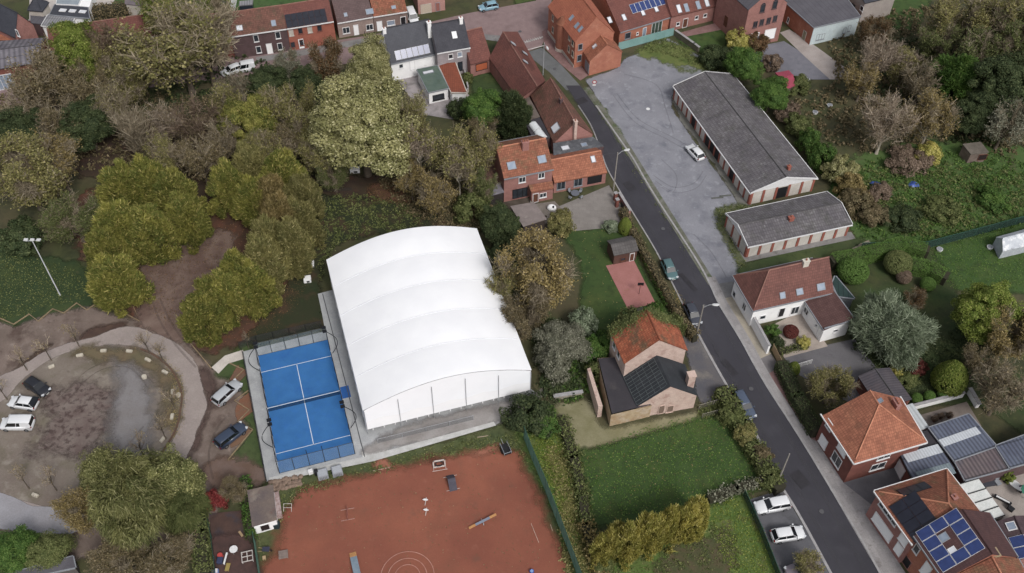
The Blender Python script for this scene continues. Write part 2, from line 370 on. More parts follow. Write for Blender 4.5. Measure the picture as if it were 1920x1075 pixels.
lawn([(190, -60), (300, -60), (290, 12), (200, 14)], (56, 88, 44), (66, 94, 46), amp=.3)
lawn([(440, -60), (600, -60), (600, 24), (450, 30)], (60, 92, 44), (70, 94, 50), amp=.3)
lawn([(885, 150), (925, 140), (960, 190), (900, 200)], (48, 70, 34), (60, 76, 40), amp=.3)
lawn([(960, -30), (1015, -30), (1010, 0), (965, 10)], (66, 84, 40), (70, 84, 40), amp=.1, smooth=False)

# ---------------------------------------------------------------- hard surfaces
A_NEW = surf('asphalt_new', (56, 55, 63), (63, 62, 70), .2, rough=.8, fine=.08, stains=[((74, 73, 80), .5, .58, .75, .5), ((48, 47, 54), .12, .5, .7, .5)])
A_OLD = surf('asphalt_old', (104, 106, 108), (96, 98, 100), .6, stains=[((80, 82, 84), .4, .6, .75, .5)])
RBRK = surf('street_bricks', (138, 116, 116), (128, 106, 106), .8, stains=[((112, 92, 92), .3, .55, .7, .6)])
CONC = surf('concrete', (166, 168, 170), (150, 152, 156), .5, stains=[((124, 126, 126), .4, .58, .75, .6), ((184, 186, 188), 1.4, .6, .75, .5)])
CONCD = surf('concrete_worn', (132, 130, 130), (116, 114, 114), .6, stains=[((90, 88, 84), .7, .55, .7, .7)])
SLAB = surf('paving_slabs', (156, 152, 152), (142, 138, 140), .5, uv=('brick', .9, .6, .16), stains=[((112, 106, 104), .9, .58, .72, .7)])
KERB = surf('kerb_stone', (158, 156, 158), (140, 138, 140), 1.2)
REDP = surf('red_paving', (136, 104, 102), (124, 92, 90), .9, stains=[((104, 78, 76), .5, .55, .7, .6)])
def plank_line(P, k=4): return smooth_poly([tuple(G(x, y).to_2d()) for x, y in P], k, False)
LE = plank_line([(1061, 161), (1085, 198), (1108, 234), (1123, 270), (1138, 313), (1153, 341), (1176, 380), (1201, 421), (1231, 471), (1262, 532), (1287, 582), (1311, 627), (1340, 680), (1364, 722), (1387, 762), (1412, 800), (1440, 855), (1465, 908), (1500, 965), (1560, 1075), (1600, 1150)])
RE = plank_line([(1088, 161), (1116, 199), (1140, 233), (1166, 270), (1186, 299), (1211, 343), (1241, 391), (1277, 446), (1312, 501), (1332, 540), (1347, 572), (1387, 638), (1412, 684), (1440, 732), (1488, 806), (1533, 879), (1571, 943), (1616, 1018), (1650, 1080), (1690, 1150)])
sheet('street', [(0, 0)], RBRK, world=[tuple(G(x, y).to_2d()) for x, y in [(-120, 165), (300, 118), (480, 98), (700, 66), (880, 25), (1005, 2), (1010, -70), (1060, -70), (1034, 2), (1028, 60), (1015, 88), (988, 98), (960, 70), (880, 62), (720, 105), (640, 122), (400, 150), (-120, 215)]])
sheet('road', [(0, 0)], A_OLD, world=[tuple(G(x, y).to_2d()) for x, y in [(984, 100), (1016, 90), (1052, 122), (1092, 166), (1062, 170), (1030, 136)]])
sheet('road', [(0, 0)], A_NEW, world=LE + RE[::-1])
ribbon('kerb', None, KERB, .28, .0, .13, world=RE[4:], kind='structure')
ribbon('kerb', None, KERB, .0, .34, .12, world=LE[44:54], kind='structure')
ribbon('kerb', None, KERB, .0, .34, .11, world=LE[60:], kind='structure')
ribbon('kerb', None, KERB, .0, .2, .1, world=LE[4:44], kind='structure')
ribbon('sidewalk', None, SLAB, 1.5, .0, .085, th=.05, world=RE[34:], kind='structure')
# repaired seams and manhole covers of the road
ribbon('verge', [(1092, 166), (1120, 205), (1172, 283), (1245, 402), (1328, 535)], surf('verge_dirt', (92, 92, 78), (112, 112, 104), .6, stains=[((70, 84, 46), .9, .5, .65, .8)]), 1.3, .0, .06, kind='structure')
patch('gravel_lot', [(1098, 150), (1160, 128), (1170, 112), (1215, 92), (1250, 70), (1290, 95), (1360, 128), (1330, 140), (1262, 168), (1258, 202), (1285, 242), (1320, 290), (1352, 334), (1396, 398), (1346, 412), (1400, 500), (1385, 532), (1336, 535), (1250, 398), (1170, 268)], (132, 133, 142), (120, 121, 130), .22, amp=.35, soft=.15, smooth=False, stains=[((100, 102, 114), .35, .52, .68, .75), ((154, 156, 164), .9, .56, .72, .6), ((96, 100, 106), 2.5, .62, .74, .5)])
patch('weedy_grass', [(1200, 95), (1245, 72), (1275, 85), (1330, 118), (1362, 130), (1300, 132), (1250, 118), (1210, 108)], (104, 112, 58), (82, 98, 44), .5, amp=2.2, soft=.8, es=.4)
patch('verge_weeds', [(1118, 195), (1135, 205), (1180, 285), (1170, 282)], (92, 104, 56), None, .8, amp=.8, soft=.3)
patch('garage_apron', [(1258, 182), (1268, 178), (1416, 392), (1396, 400), (1344, 318), (1310, 272), (1276, 226)], (118, 116, 112), (100, 100, 92), .5, amp=.5, soft=.2, smooth=False, stains=[((84, 92, 64), .6, .55, .7, .6)])
patch('weeds', [(1340, 400), (1410, 385), (1420, 400), (1360, 425), (1405, 490), (1390, 505)], (96, 98, 76), (84, 94, 58), .6, amp=.8)
lawn([(1400, 492), (1600, 448), (1610, 460), (1560, 490), (1470, 505), (1400, 525)], (56, 72, 38), (66, 76, 44), amp=.4)
sheet('garage_apron', [(1356, 425), (1398, 492), (1604, 448), (1596, 436)], CONCD)
patch('asphalt_yard', [(1285, 640), (1306, 628), (1364, 722), (1340, 752), (1310, 755), (1300, 700)], (84, 84, 92), (96, 92, 94), .4, amp=.5, soft=.2, stains=[((126, 120, 112), .35, .5, .66, .7)])
sheet('sidewalk', [(1352, 562), (1372, 556), (1446, 664), (1424, 674), (1398, 640)], surf('beige_paving', (164, 154, 138), (150, 142, 128), .8, uv=None))
sheet('sidewalk', [(1330, 536), (1374, 528), (1380, 555), (1350, 562)], CONCD)
sheet('driveway', [(1424, 674), (1446, 664), (1462, 690), (1440, 702)], surf('grey_paving', (116, 112, 114), (104, 100, 102), .5))
sheet('sidewalk', [(1440, 702), (1460, 690), (1530, 808), (1536, 830), (1512, 842), (1490, 808)], REDP)
sheet('sidewalk', [(1493, 812), (1536, 830), (1590, 902), (1640, 950), (1640, 985), (1720, 1110), (1668, 1110), (1571, 943), (1533, 879)], SLAB)
sheet('yard', [(1580, 905), (1690, 868), (1760, 900), (1640, 952)], surf('yard_asphalt', (108, 108, 114), (96, 96, 102), .5, stains=[((84, 84, 88), .6, .55, .7, .6)]))
sheet('parking_strip', [(1404, 938), (1466, 918), (1566, 1090), (1480, 1110)], surf('asphalt_parking', (84, 84, 90), (96, 96, 102), .4, stains=[((66, 66, 70), .5, .55, .7, .6)]))
sheet('driveway', [(1470, 672), (1548, 648), (1602, 636), (1650, 700), (1690, 745), (1600, 760), (1500, 705)], surf('drive_asphalt', (92, 90, 95), (104, 102, 106), .3, stains=[((78, 76, 80), .5, .55, .7, .6)]))
sheet('courtyard', [(1444, 612), (1505, 582), (1552, 650), (1470, 672)], surf('courtyard_paving', (164, 152, 142), (150, 138, 130), .8))
sheet('terrace', [(1038, 392), (1142, 348), (1150, 362), (1188, 424), (1076, 434), (1058, 412)], surf('terrace_slabs', (134, 128, 124), (122, 116, 112), .4, uv=('brick', 1.2, .8, .12)))
sheet('terrace', [(968, 388), (1040, 378), (1060, 400), (1052, 420), (990, 420)], surf('terrace_worn', (124, 116, 108), (108, 100, 94), .8))
sheet('clay_terrace', [(1136, 499), (1188, 488), (1229, 569), (1178, 582)], surf('terracotta_gravel', (166, 108, 104), (156, 100, 94), .6))
sheet('terrace', [(1178, 583), (1229, 571), (1258, 600), (1290, 640), (1200, 640)], surf('stone_slabs', (92, 90, 88), (80, 78, 74), .8))
sheet('asphalt_yard', [(1408, 90), (1470, 78), (1520, 110), (1560, 150), (1470, 150), (1420, 110)], surf('yard_asphalt2', (116, 116, 126), (104, 104, 114), .4, stains=[((90, 90, 98), .6, .55, .7, .6)]))
sheet('driveway', [(1462, 62), (1480, 56), (1530, 88), (1585, 128), (1576, 150), (1556, 150), (1510, 108)], surf('pale_concrete', (164, 154, 150), (150, 140, 136), .5))
sheet('sidewalk', [(1016, 60), (1032, 50), (1062, 98), (1106, 140), (1088, 152), (1052, 122), (1022, 92)], REDP)
sheet('sidewalk', [(880, 62), (960, 70), (988, 98), (975, 100), (940, 80), (880, 70)], CONCD)
sheet('terrace', [(1276, 62), (1356, 40), (1366, 54), (1284, 70)], REDP)
sheet('yard', [(735, 135), (830, 130), (880, 180), (850, 225), (790, 215)], surf('light_yard', (158, 150, 152), (136, 130, 132), .4, stains=[((110, 104, 104), .5, .5, .65, .8)]))
sheet('terrace', [(1715, 782), (1812, 754), (1840, 800), (1740, 830)], surf('tan_slabs', (128, 116, 108), (112, 102, 96), .5))
sheet('terrace', [(1836, 935), (1872, 880), (1960, 890), (1960, 985), (1880, 985)], surf('tan_slabs2', (156, 146, 140), (142, 132, 126), .5))
for i, px in enumerate([[(56, -40), (170, -40), (165, 5), (110, 60), (55, 40)], [(168, -30), (240, -30), (200, 20), (170, 20)]]):
    sheet('yard', px, surf('pale_yard', (190, 182, 178), (172, 164, 160), .5))
sheet('sidewalk', [(480, 108), (560, 96), (628, 82), (720, 66), (720, 75), (600, 100), (482, 118)], CONCD)
# tram-like brick crossing marks
b = MB(); z = .1
p0, p1 = G(984, 82).to_2d(), G(1016, 73).to_2d(); d = (p1 - p0); nrm = Vector((-d.y, d.x)).normalized()
PAINT = surf('road_paint', (196, 192, 190), (170, 166, 164), 1.5, fine=.1)
for q in (0, 1):
    a, c = G(*((984, 80), (987, 95))[q]).to_2d(), G(*((1018, 70), (1022, 86))[q]).to_2d(); t = (c - a).normalized(); n_ = Vector((-t.y, t.x)) * .12
    b.poly([(*(a - n_), z), (*(c - n_), z), (*(c + n_), z), (*(a + n_), z)])
for i in range(8):
    c = p0.lerp(p1, (i + .5) / 8); t = d.normalized() * .16
    b.poly([(*(c - t), z), (*(c + t), z), (*(c + nrm * .9), z)])
tag(b.build('road_marking', PAINT), kind='structure')
# concrete pad of the sports hall with joints
sheet('concrete_pad', [(596, 552), (640, 540), (870, 640), (1002, 735), (1004, 750), (926, 800), (500, 904), (456, 660), (610, 622), (604, 590)], CONC)
JT = surf('dark_joint', (78, 80, 84), None)
for a, c in (((605, 552), (684, 858)), ((456, 662), (500, 903))):
    ribbon('drain_joint', [a, c], JT, .06, .06, .14, th=0, kind='structure')
patch('worn_concrete', [(697, 835), (760, 800), (1000, 740), (1000, 752), (925, 795), (700, 850)], (128, 122, 120), (144, 140, 138), .5, amp=.6, soft=.5)
sheet('footpath', [(397, 690), (422, 668), (456, 657), (458, 674), (428, 683), (410, 702)], surf('pale_path', (196, 188, 180), (184, 176, 168), .8))
sheet('footpath', [(504, 897), (690, 856), (926, 792), (930, 799), (700, 866), (506, 906)], surf('light_concrete', (182, 182, 182), (164, 164, 162), .8))
for o in list(COL.objects):
    if o.name.startswith('footpath') or o.name.startswith('worn_concrete'): o.location.z += .03

# wheel tracks, patches and covers
TRK = surf('wheel_track', (98, 98, 106), None, alpha=.2); TRK2 = surf('wheel_track_mud', (92, 78, 72), None, alpha=.22); TAR = surf('tar_patch', (46, 45, 50), (54, 52, 58), 1.5)
for k_, (pts, mt, wd) in enumerate((([(1150, 180), (1190, 230), (1250, 262), (1290, 285)], TRK, .18), ([(1156, 176), (1196, 224), (1256, 256), (1296, 278)], TRK, .18), ([(1225, 330), (1262, 352), (1300, 345), (1318, 322)], TRK, .2), ([(1228, 340), (1265, 362), (1305, 354), (1324, 330)], TRK, .16), ([(1240, 300), (1268, 330), (1262, 362), (1240, 352)], TRK, .16), ([(1300, 440), (1330, 470), (1350, 500), (1362, 522)], TRK, .2), ([(1170, 140), (1230, 160), (1248, 205), (1262, 250)], TRK, .2), ([(300, 560), (318, 600), (345, 640), (382, 680), (398, 730)], TRK2, .3), ([(286, 566), (302, 606), (330, 648), (368, 690)], TRK2, .3), ([(120, 760), (180, 700), (240, 690), (280, 730)], TRK2, .2), ([(108, 752), (170, 692), (236, 680), (290, 720)], TRK2, .2), ([(70, 830), (140, 860), (220, 850), (270, 800)], TRK2, .22), ([(430, 780), (410, 800), (392, 850), (400, 900)], TRK2, .3))):
    ribbon('wheel_track', None, mt, wd / 2, wd / 2, .128 + k_ * .0006, th=0, world=smooth_poly([tuple(G(x, y).to_2d()) for x, y in pts], 6, False), kind='structure')
for x, y, w_, h_ in ((1180, 350, 1.4, 2.2), (1368, 690, .9, 3.0), (1500, 900, 1.6, 2.4), (1290, 530, .7, 4.0), (1090, 190, 2, 1.5)):
    p = G(x, y).to_2d(); a_ = -1.04; e = Vector((math.cos(a_), math.sin(a_))); n_ = Vector((-e.y, e.x))
    sheet('road_patch', [(0, 0)], TAR, z=.122, world=[tuple(p + e * sx * h_ / 2 + n_ * sy * w_ / 2) for sx, sy in ((-1, -1), (1, -1), (1, 1), (-1, 1))])
for x, y in ((1243, 430), (1408, 730), (1540, 960), (1320, 575), (1040, 130), (975, 60)):
    p = G(x, y); b = MB(); b.cyl((p.x, p.y, .09), .33, .04, 14); tag(b.build('manhole_cover', surf('cast_iron', (84, 84, 88), None)), kind='structure')
ribbon('island_edging', None, surf('edging_brown', (104, 76, 62), (88, 68, 56), 1.5), .12, .12, .15, th=.1, world=smooth_poly([tuple(G(x, y).to_2d()) for x, y in [(264, 655), (290, 667), (318, 690), (334, 716), (341, 741), (339, 766), (330, 806), (304, 850)]], 5, False), kind='structure')
WEAR = surf('tyre_wear', (84, 83, 88), None, alpha=.16)
CL = [((a[0] + c[0]) / 2, (a[1] + c[1]) / 2) for a, c in zip([LE[min(int(i * len(LE) / 60), len(LE) - 1)] for i in range(60)], [RE[min(int(i * len(RE) / 60), len(RE) - 1)] for i in range(60)])]
CL = smooth_poly(CL[::6] + [CL[-1]], 6, False)
for k_, of in enumerate((-1.45, 1.35)): ribbon('tyre_wear', None, WEAR, .3, .3, .123 + k_ * .001, th=0, world=offset_line(CL, of), kind='structure')
# ---------------------------------------------------------------- building kit
ROOF_OR = surf('roof_orange_tiles', (172, 106, 80), (154, 92, 70), .5, uv=('tile', .3, .34, .28), bump=.5, stains=[((120, 74, 58), .5, .56, .72, .6), ((196, 124, 92), 1.3, .58, .72, .5), ((96, 84, 64), .35, .62, .75, .4)])
ROOF_OR2 = surf('roof_old_orange_tiles', (162, 98, 74), (144, 86, 66), .8, uv=('tile', .3, .34, .35), bump=.5, stains=[((116, 100, 72), .7, .5, .68, .7), ((120, 74, 58), 1.6, .55, .7, .6)])
ROOF_RB = surf('roof_redbrown_tiles', (124, 74, 66), (112, 68, 62), .4, uv=('tile', .3, .34, .22), bump=.4, stains=[((100, 64, 60), .5, .55, .7, .6), ((140, 92, 80), 1.2, .6, .74, .5)])
ROOF_BR = surf('roof_brown_tiles', (128, 84, 72), (110, 74, 64), .6, uv=('tile', .3, .34, .3), bump=.5, stains=[((90, 78, 62), .7, .5, .68, .7), ((146, 98, 80), 1.1, .6, .72, .5)])
ROOF_SL = surf('roof_slates', (60, 62, 72), (68, 70, 80), .6, uv=('tile', .3, .25, .15), rough=.6, stains=[((84, 84, 92), .6, .6, .75, .4)])
ROOF_GR = surf('roof_fibre_cement', (112, 108, 112), (96, 92, 98), .35, uv=('tile', .4, .5, .3), bump=.5, stains=[((82, 82, 76), .5, .5, .68, .6), ((138, 136, 138), 1.4, .58, .72, .6), ((74, 70, 72), 2.0, .6, .72, .6)])
ROOF_CL = surf('roof_light_corrugated', (146, 146, 150), (130, 130, 136), .5, uv=('corr', .5, 2.4, .35), stains=[((110, 108, 110), .6, .55, .7, .5)])
ROOF_BL = surf('roof_blue_corrugated', (98, 106, 126), (86, 92, 112), .4, uv=('corr', .55, 3.2, .5), bump=.4, rough=.6, stains=[((120, 124, 136), .9, .6, .75, .5)])
ROOF_PU = surf('roof_worn_corrugated', (98, 86, 92), (110, 98, 100), .5, uv=('corr', .55, 3.2, .5), bump=.4, stains=[((84, 86, 98), .4, .5, .65, .7)])
ROOF_FL = surf('roof_bitumen', (62, 58, 64), (54, 52, 58), .5, stains=[((84, 78, 78), .5, .58, .74, .5)])
ROOF_FG = surf('roof_grey_felt', (92, 90, 98), (84, 82, 90), .5, uv=('plank', 1.0, 0, .25), stains=[((76, 74, 80), .5, .58, .74, .5)])
BR_OR = surf('brick_orange', (178, 112, 88), (166, 100, 80), .9, uv=('brick', .44, .14, .12), stains=[((190, 130, 106), .7, .55, .7, .6)])
BR_RD = surf('brick_red', (132, 78, 68), (120, 70, 62), .9, uv=('brick', .44, .14, .14), stains=[((104, 66, 60), .7, .55, .7, .6)])
BR_PK = surf('brick_pink', (204, 178, 166), (190, 162, 150), .9, uv=('brick', .44, .14, .12), stains=[((160, 120, 112), .8, .56, .7, .7), ((204, 180, 168), .5, .55, .7, .5)])
BR_DK = surf('brick_dark', (98, 76, 78), (88, 68, 70), .9, uv=('brick', .44, .14, .12))
BR_BG = surf('brick_beige', (158, 138, 130), (146, 126, 120), .9, uv=('brick', .44, .14, .1))
BR_RS = surf('brick_rose', (164, 114, 106), (152, 104, 98), .9, uv=('brick', .44, .14, .12), stains=[((136, 92, 84), .8, .56, .7, .6)])
WHITE = surf('white_render', (236, 236, 237), (228, 228, 230), .6, stains=[((176, 174, 170), .6, .6, .76, .5)], fine=.04)
CREAM = surf('cream_panel', (188, 180, 172), (176, 168, 158), .8, stains=[((150, 138, 124), .9, .58, .74, .6)])
PALEB = surf('pale_blue_render', (190, 204, 208), (178, 192, 198), .6, stains=[((150, 158, 158), .5, .6, .76, .5)])
TRIMW = surf('white_trim', (212, 212, 214), None, rough=.5)
TRIMG = surf('zinc', (136, 140, 148), (124, 128, 136), .8, rough=.5)
TRIMD = surf('dark_metal', (34, 34, 38), None, rough=.5, fine=.05)
GLASS = surf('window_glass', (38, 44, 52), (54, 60, 68), 1.2, rough=.12, spec=.6, fine=0)
GLASSL = surf('skylight_glass', (120, 136, 158), (140, 152, 170), 1.2, rough=.15, spec=.6, fine=0)
GLASSW = surf('bright_skylight', (206, 208, 216), None, rough=.2, spec=.6, fine=0)
WOODB = surf('brown_wood', (104, 62, 46), (90, 54, 42), 1.5)
WOODP = surf('pale_wood', (172, 146, 110), (156, 130, 98), 1.5)
SHUT = surf('white_shutter', (236, 236, 238), None, uv=None, fine=.03)
PVB = surf('solar_blue', (44, 62, 122), (38, 54, 108), 1.5, rough=.2, spec=.6, fine=0, uv=('plank', .2, 0, .25))
PVK = surf('solar_black', (34, 36, 50), (28, 30, 42), 1.5, rough=.2, spec=.5, fine=0)

CAPM = {ROOF_OR: surf('ridge_tiles', (196, 130, 100), (170, 106, 80), 1.5), ROOF_OR2: surf('ridge_tiles', (196, 130, 100)), ROOF_RB: surf('ridge_tiles_brown', (146, 104, 92), (126, 86, 76), 1.5), ROOF_BR: surf('ridge_tiles_brown', (146, 104, 92))}
class House:
    def __init__(s, name, label, cat, q, ze, dz=0, depth=None, ridge='u', wall=None, roof=None, over=.35, og=.15, hip=(0, 0), ridge_px=None, zs=None, cap=True, gut=None, trim=None, group=None, th=.16, para=0, z0=0, rt=.5):
        q = [G(x, y, ze if zs is None else zs[i]) for i, (x, y) in enumerate(q)]
        if len(q) == 3: q.append(q[2] - q[1] + q[0]); 
        if len(q) == 2:
            d = (q[1] - q[0]).normalized(); n = Vector((-d.y, d.x, 0)); q += [q[1] + n * depth, q[0] + n * depth]
        q = [Vector((p.x, p.y, 0)) for p in q]
        if ridge == 'v': q = q[1:] + q[:1]
        s.rot = ridge == 'v'
        s.q, s.ze, s.dz, s.z0 = q, ze, dz, z0
        c = sum(q, Vector()) / 4; s.c = c; s.root = empty(name, c, label=label, cat=cat, group=group)
        s.up = Vector((0, 0, 1)); H = zs if zs else [ze] * 4
        if ridge == 'v' and zs: H = H[1:] + H[:1]
        E_ = [Vector((q[i].x, q[i].y, H[i])) for i in range(4)]; s.E = E_
        s.walls = []
        b = MB()
        for i in range(4):
            a, d = E_[i], E_[(i + 1) % 4]; L = (q[(i + 1) % 4] - q[i]).length
            b.poly([(a.x, a.y, z0), (d.x, d.y, z0), tuple(d), tuple(a)], [(0, z0), (L, z0), (L, d.z), (0, a.z)])
            t = (q[(i + 1) % 4] - q[i]).normalized(); s.walls.append((q[i], t, Vector((t.y, -t.x, 0))))
        s.slopes = []
        if dz > 0:
            m0 = E_[0].lerp(E_[3], rt); m1 = E_[1].lerp(E_[2], rt); zr = ze + dz
            if ridge_px:
                m0, m1 = G(*ridge_px[0], zr), G(*ridge_px[1], zr)
            else:
                t = (m1 - m0).normalized(); m0 = m0 + t * hip[0]; m1 = m1 - t * hip[1]; m0.z = m1.z = zr
            if hip[0] == 0:
                L = (E_[0] - E_[3]).length; b.poly([tuple(E_[3]), tuple(E_[0]), tuple(m0)], [(0, ze), (L, ze), (L / 2, zr)])
            if hip[1] == 0:
                L = (E_[1] - E_[2]).length; b.poly([tuple(E_[1]), tuple(E_[2]), tuple(m1)], [(0, ze), (L, ze), (L / 2, zr)])
        b.build('wall', wall or BR_RD, s.root, origin=c)
        r = MB()
        def outp(p, dirs): 
            for d, k in dirs: p = p + d * k
            return p
        lift = Vector((0, 0, th))
        if dz > 0:
            t = (E_[1] - E_[0]).normalized(); kc = dz / max((q[0] - q[3]).length * (rt if rt > .4 else .5), .1); HP = hip != (0, 0)
            def slope(a, d, m1_, m0_, o, g0, g1):
                tt = (d - a).normalized(); n = Vector((tt.y, -tt.x, 0))
                mid = (a + d) / 2; dist = abs((m0_ - a).dot(n)); k = kc if HP else dz / max(dist, .1)
                dn = n * o - Vector((0, 0, o * k))
                P = [a + dn - tt * g0, d + dn + tt * g1]
                if (m1_ - m0_).length > .05:
                    ea, eb = (g0 if abs(g0 - over) > 1e-6 or not HP else 0), (g1 if abs(g1 - over) > 1e-6 or not HP else 0); P += [m1_ + tt * eb, m0_ - tt * ea]
                else: P += [m1_]
                P = [p + lift for p in P]
                uv = [((p - a).dot(tt), math.hypot((p - a).dot(n), p.z - a.z)) for p in P]
                r.slab(P, th, uv); nn = (P[1] - P[0]).cross(P[-1] - P[0]).normalized()
                s.slopes.append((P[0], tt, nn.cross(tt).normalized(), nn, (d - a).length))
            slope(E_[0], E_[1], m1, m0, over, og if hip[0] == 0 else over, og if hip[1] == 0 else over)
            slope(E_[2], E_[3], m0, m1, over, og if hip[1] == 0 else over, og if hip[0] == 0 else over)
            if hip[1] > 0: slope(E_[1], E_[2], m1, m1, over, over, over)
            if hip[0] > 0: slope(E_[3], E_[0], m0, m0, over, over, over)
        else:
            cc = sum(E_, Vector()) / 4
            P = []
            for i in range(4):
                a = (E_[i] - E_[i - 1]); d = (E_[i] - E_[(i + 1) % 4]); a.z = d.z = 0
                P.append(E_[i] + a.normalized() * over + d.normalized() * over + lift)
            tt = (E_[1] - E_[0]).normalized(); n = Vector((tt.y, -tt.x, 0))
            uv = [((p - E_[0]).dot(tt), -(p - E_[0]).dot(n)) for p in P]
            r.slab(P, th, uv); nn = (P[1] - P[0]).cross(P[-1] - P[0]).normalized()
            s.slopes.append((P[0], tt, nn.cross(tt).normalized(), nn, 1))
        s.roof = r.build('roof', roof or ROOF_OR, s.root, origin=c)
        if dz > 0 and cap:
            k = MB(); up = Vector((0, 0, th + .02)); t = (m1 - m0)
            t = t.normalized() if t.length > .1 else Vector((0, 0, 0))
            a, d = m0 - t * (og if hip[0] == 0 else 0) + up, m1 + t * (og if hip[1] == 0 else 0) + up
            if (a - d).length > .3: k.tube([a, d], .11, 6)
            if hip[0] > 0:
                for e in (E_[0], E_[3]): k.tube([m0 + up, e + up + Vector((0, 0, .03))], .1, 5)
            if hip[1] > 0:
                for e in (E_[1], E_[2]): k.tube([m1 + up, e + up + Vector((0, 0, .03))], .1, 5)
            if k.f: k.build('ridge_cap', cap if not isinstance(cap, bool) else CAPM.get(roof or ROOF_OR, roof or ROOF_OR), s.root, origin=c)
        if gut:
            sides = [(0, 1), (2, 3)] + ([(1, 2)] if hip[1] > 0 else []) + ([(3, 0)] if hip[0] > 0 else [])
            if dz == 0: sides = [(0, 1), (1, 2), (2, 3), (3, 0)]
            for i, j in sides:
                tt = (E_[j] - E_[i]).normalized(); n = Vector((tt.y, -tt.x, 0)); kk = dz / 4 if dz else 0
                e = over + .04 if dz > 0 else over + .05
                a = E_[i] + n * e - tt * (over if dz == 0 or hip != (0, 0) else og); d = E_[j] + n * e + tt * (over if dz == 0 or hip != (0, 0) else og)
                mid = (a + d) / 2; z = -.12 if dz > 0 else .06
                if dz > 0:
                    dist = (q[0] - q[3]).length / 2; z = -over * dz / max(dist, 1) + .05
                L = (d - a).length; k = MB(); k.box(mid + Vector((0, 0, z)), (L, .16, .2), math.atan2(tt.y, tt.x)); k.build('gutter', gut, s.root, origin=c)
        if trim:  # barge boards / white gable strips
            for (e0, mm, e1, sg) in ((E_[0], m0, E_[3], -1), (E_[1], m1, E_[2], 1)):
                t = (E_[1] - E_[0]).normalized() * sg
                for e in (e0, e1):
                    k = MB(); a = e + t * (og + .04) + Vector((0, 0, .0)); d = mm + t * (og + .04)
                    h = Vector((0, 0, .32)); w_ = t * .05
                    a2 = a - (d - a).normalized() * over
                    k.poly([a2, d, d + h, a2 + h]); k.poly([d, a2, a2 - Vector((0, 0, .001)), d - Vector((0, 0, .001))])
                    k.poly([a2 + h, d + h, d + h - w_ * 2, a2 + h - w_ * 2])
                    k.build('barge_board', trim, s.root, origin=c)
    def _w(s, i):
        if s.rot: i = (i - 1) % 4   # caller numbers walls front, right, back, left as seen
        return s.walls[i]
    def _s(s, i): return s.slopes[i]
    def win(s, i, px, py, w, h, kind='window', frame=None, pane=None, bars=1, z=None, arch=False):
        p0, t, n = s._w(i); c = on_plane(px, py, p0, n); 
        if z is not None: c.z = z
        c.z = max(c.z, s.z0 + h / 2 + .02)
        R = Matrix((t, -n, s.up)).transposed(); b = MB(); f = .09
        for dx, dz, sx, sz in ((0, h / 2 - f / 2, w, f), (0, -h / 2 + f / 2, w, f), (-w / 2 + f / 2, 0, f, h - 2 * f), (w / 2 - f / 2, 0, f, h - 2 * f)):
            b.box(c + t * dx + s.up * dz + n * .03, (sx, .1, sz), M=R)
        for k in range(1, bars): b.box(c + t * (-w / 2 + w * k / bars) + n * .03, (.07, .08, h - 2 * f), M=R)
        if kind == 'window': b.box(c - s.up * (h / 2 + .05) + n * .05, (w + .12, .2, .08), M=R)
        o = b.build(kind, frame or TRIMW, s.root, origin=s.c)
        b = MB(); b.box(c + n * .012, (w - 2 * f, .03, h - 2 * f), M=R)
        if arch: b.tube([c + s.up * (h / 2 - f) + n * -.01, c + s.up * (h / 2 - f) + n * .02], w / 2 - f, 14)
        b.build('pane' if kind == 'window' else 'panel', pane or GLASS, o, origin=s.c); return o
    def door(s, i, px, py, w=.95, h=2.1, mat=None, frame=None): return s.win(i, px, py, w, h, 'door', frame or TRIMW, mat or WOODB)
    def rp(s, i, px, py):
        p0, t, v, n, L = s._s(i); return on_plane(px, py, p0, n), Matrix((t, v, n)).transposed(), t, v, n
    def sky(s, i, px, py, w=.8, h=1.2, pane=None, frame=None):
        c, R, t, v, n = s.rp(i, px, py); b = MB(); f = .09
        for dx, dy, sx, sy in ((0, h / 2, w + f, f), (0, -h / 2, w + f, f), (-w / 2, 0, f, h - f), (w / 2, 0, f, h - f)):
            b.box(c + t * dx + v * dy + n * .06, (sx, sy, .14), M=R)
        o = b.build('skylight', frame or TRIMG, s.root, origin=s.c)
        b = MB(); b.box(c + n * .05, (w - f, h - f, .1), M=R); b.build('pane', pane or GLASSL, o, origin=s.c); return o
    def solar(s, i, px, py, nu, nv, pw=1.65, ph=1.0, mat=None, skip=(), frame=None):
        c, R, t, v, n = s.rp(i, px, py)
        for a in range(nu):
            for e in range(nv):
                if (a, e) in skip: continue
                p = c + t * ((a - (nu - 1) / 2) * (pw + .04)) + v * ((e - (nv - 1) / 2) * (ph + .04)) + n * .1
                b = MB(); b.box(p, (pw, ph, .05), M=R); o = b.build('solar_panel', frame or TRIMG, s.root, origin=s.c)
                b = MB(); b.box(p + n * .018, (pw - .08, ph - .08, .05), M=R); b.build('cell_sheet', mat or PVB, o, origin=s.c)
    def chim(s, px, py, zt, w=.7, d=.7, mat=None, pots=1, label=None):
        p = G(px, py, zt); t = s.walls[0][1]; rz = math.atan2(t.y, t.x); b = MB(); zb = s.ze - .2
        b.box((p.x, p.y, (zt + zb) / 2), (w, d, zt - zb), rz); b.box((p.x, p.y, zt + .04), (w + .14, d + .14, .1), rz)
        o = b.build('chimney', mat or BR_RD, s.root, origin=s.c)
        b = MB()
        for k in range(pots): b.cyl((p.x + (k - (pots - 1) / 2) * .35 * t.x, p.y + (k - (pots - 1) / 2) * .35 * t.y, zt + .08), .12, .3, 8)
        b.build('chimney_pot', surf('clay_pot', (150, 90, 70)), o, origin=s.c)
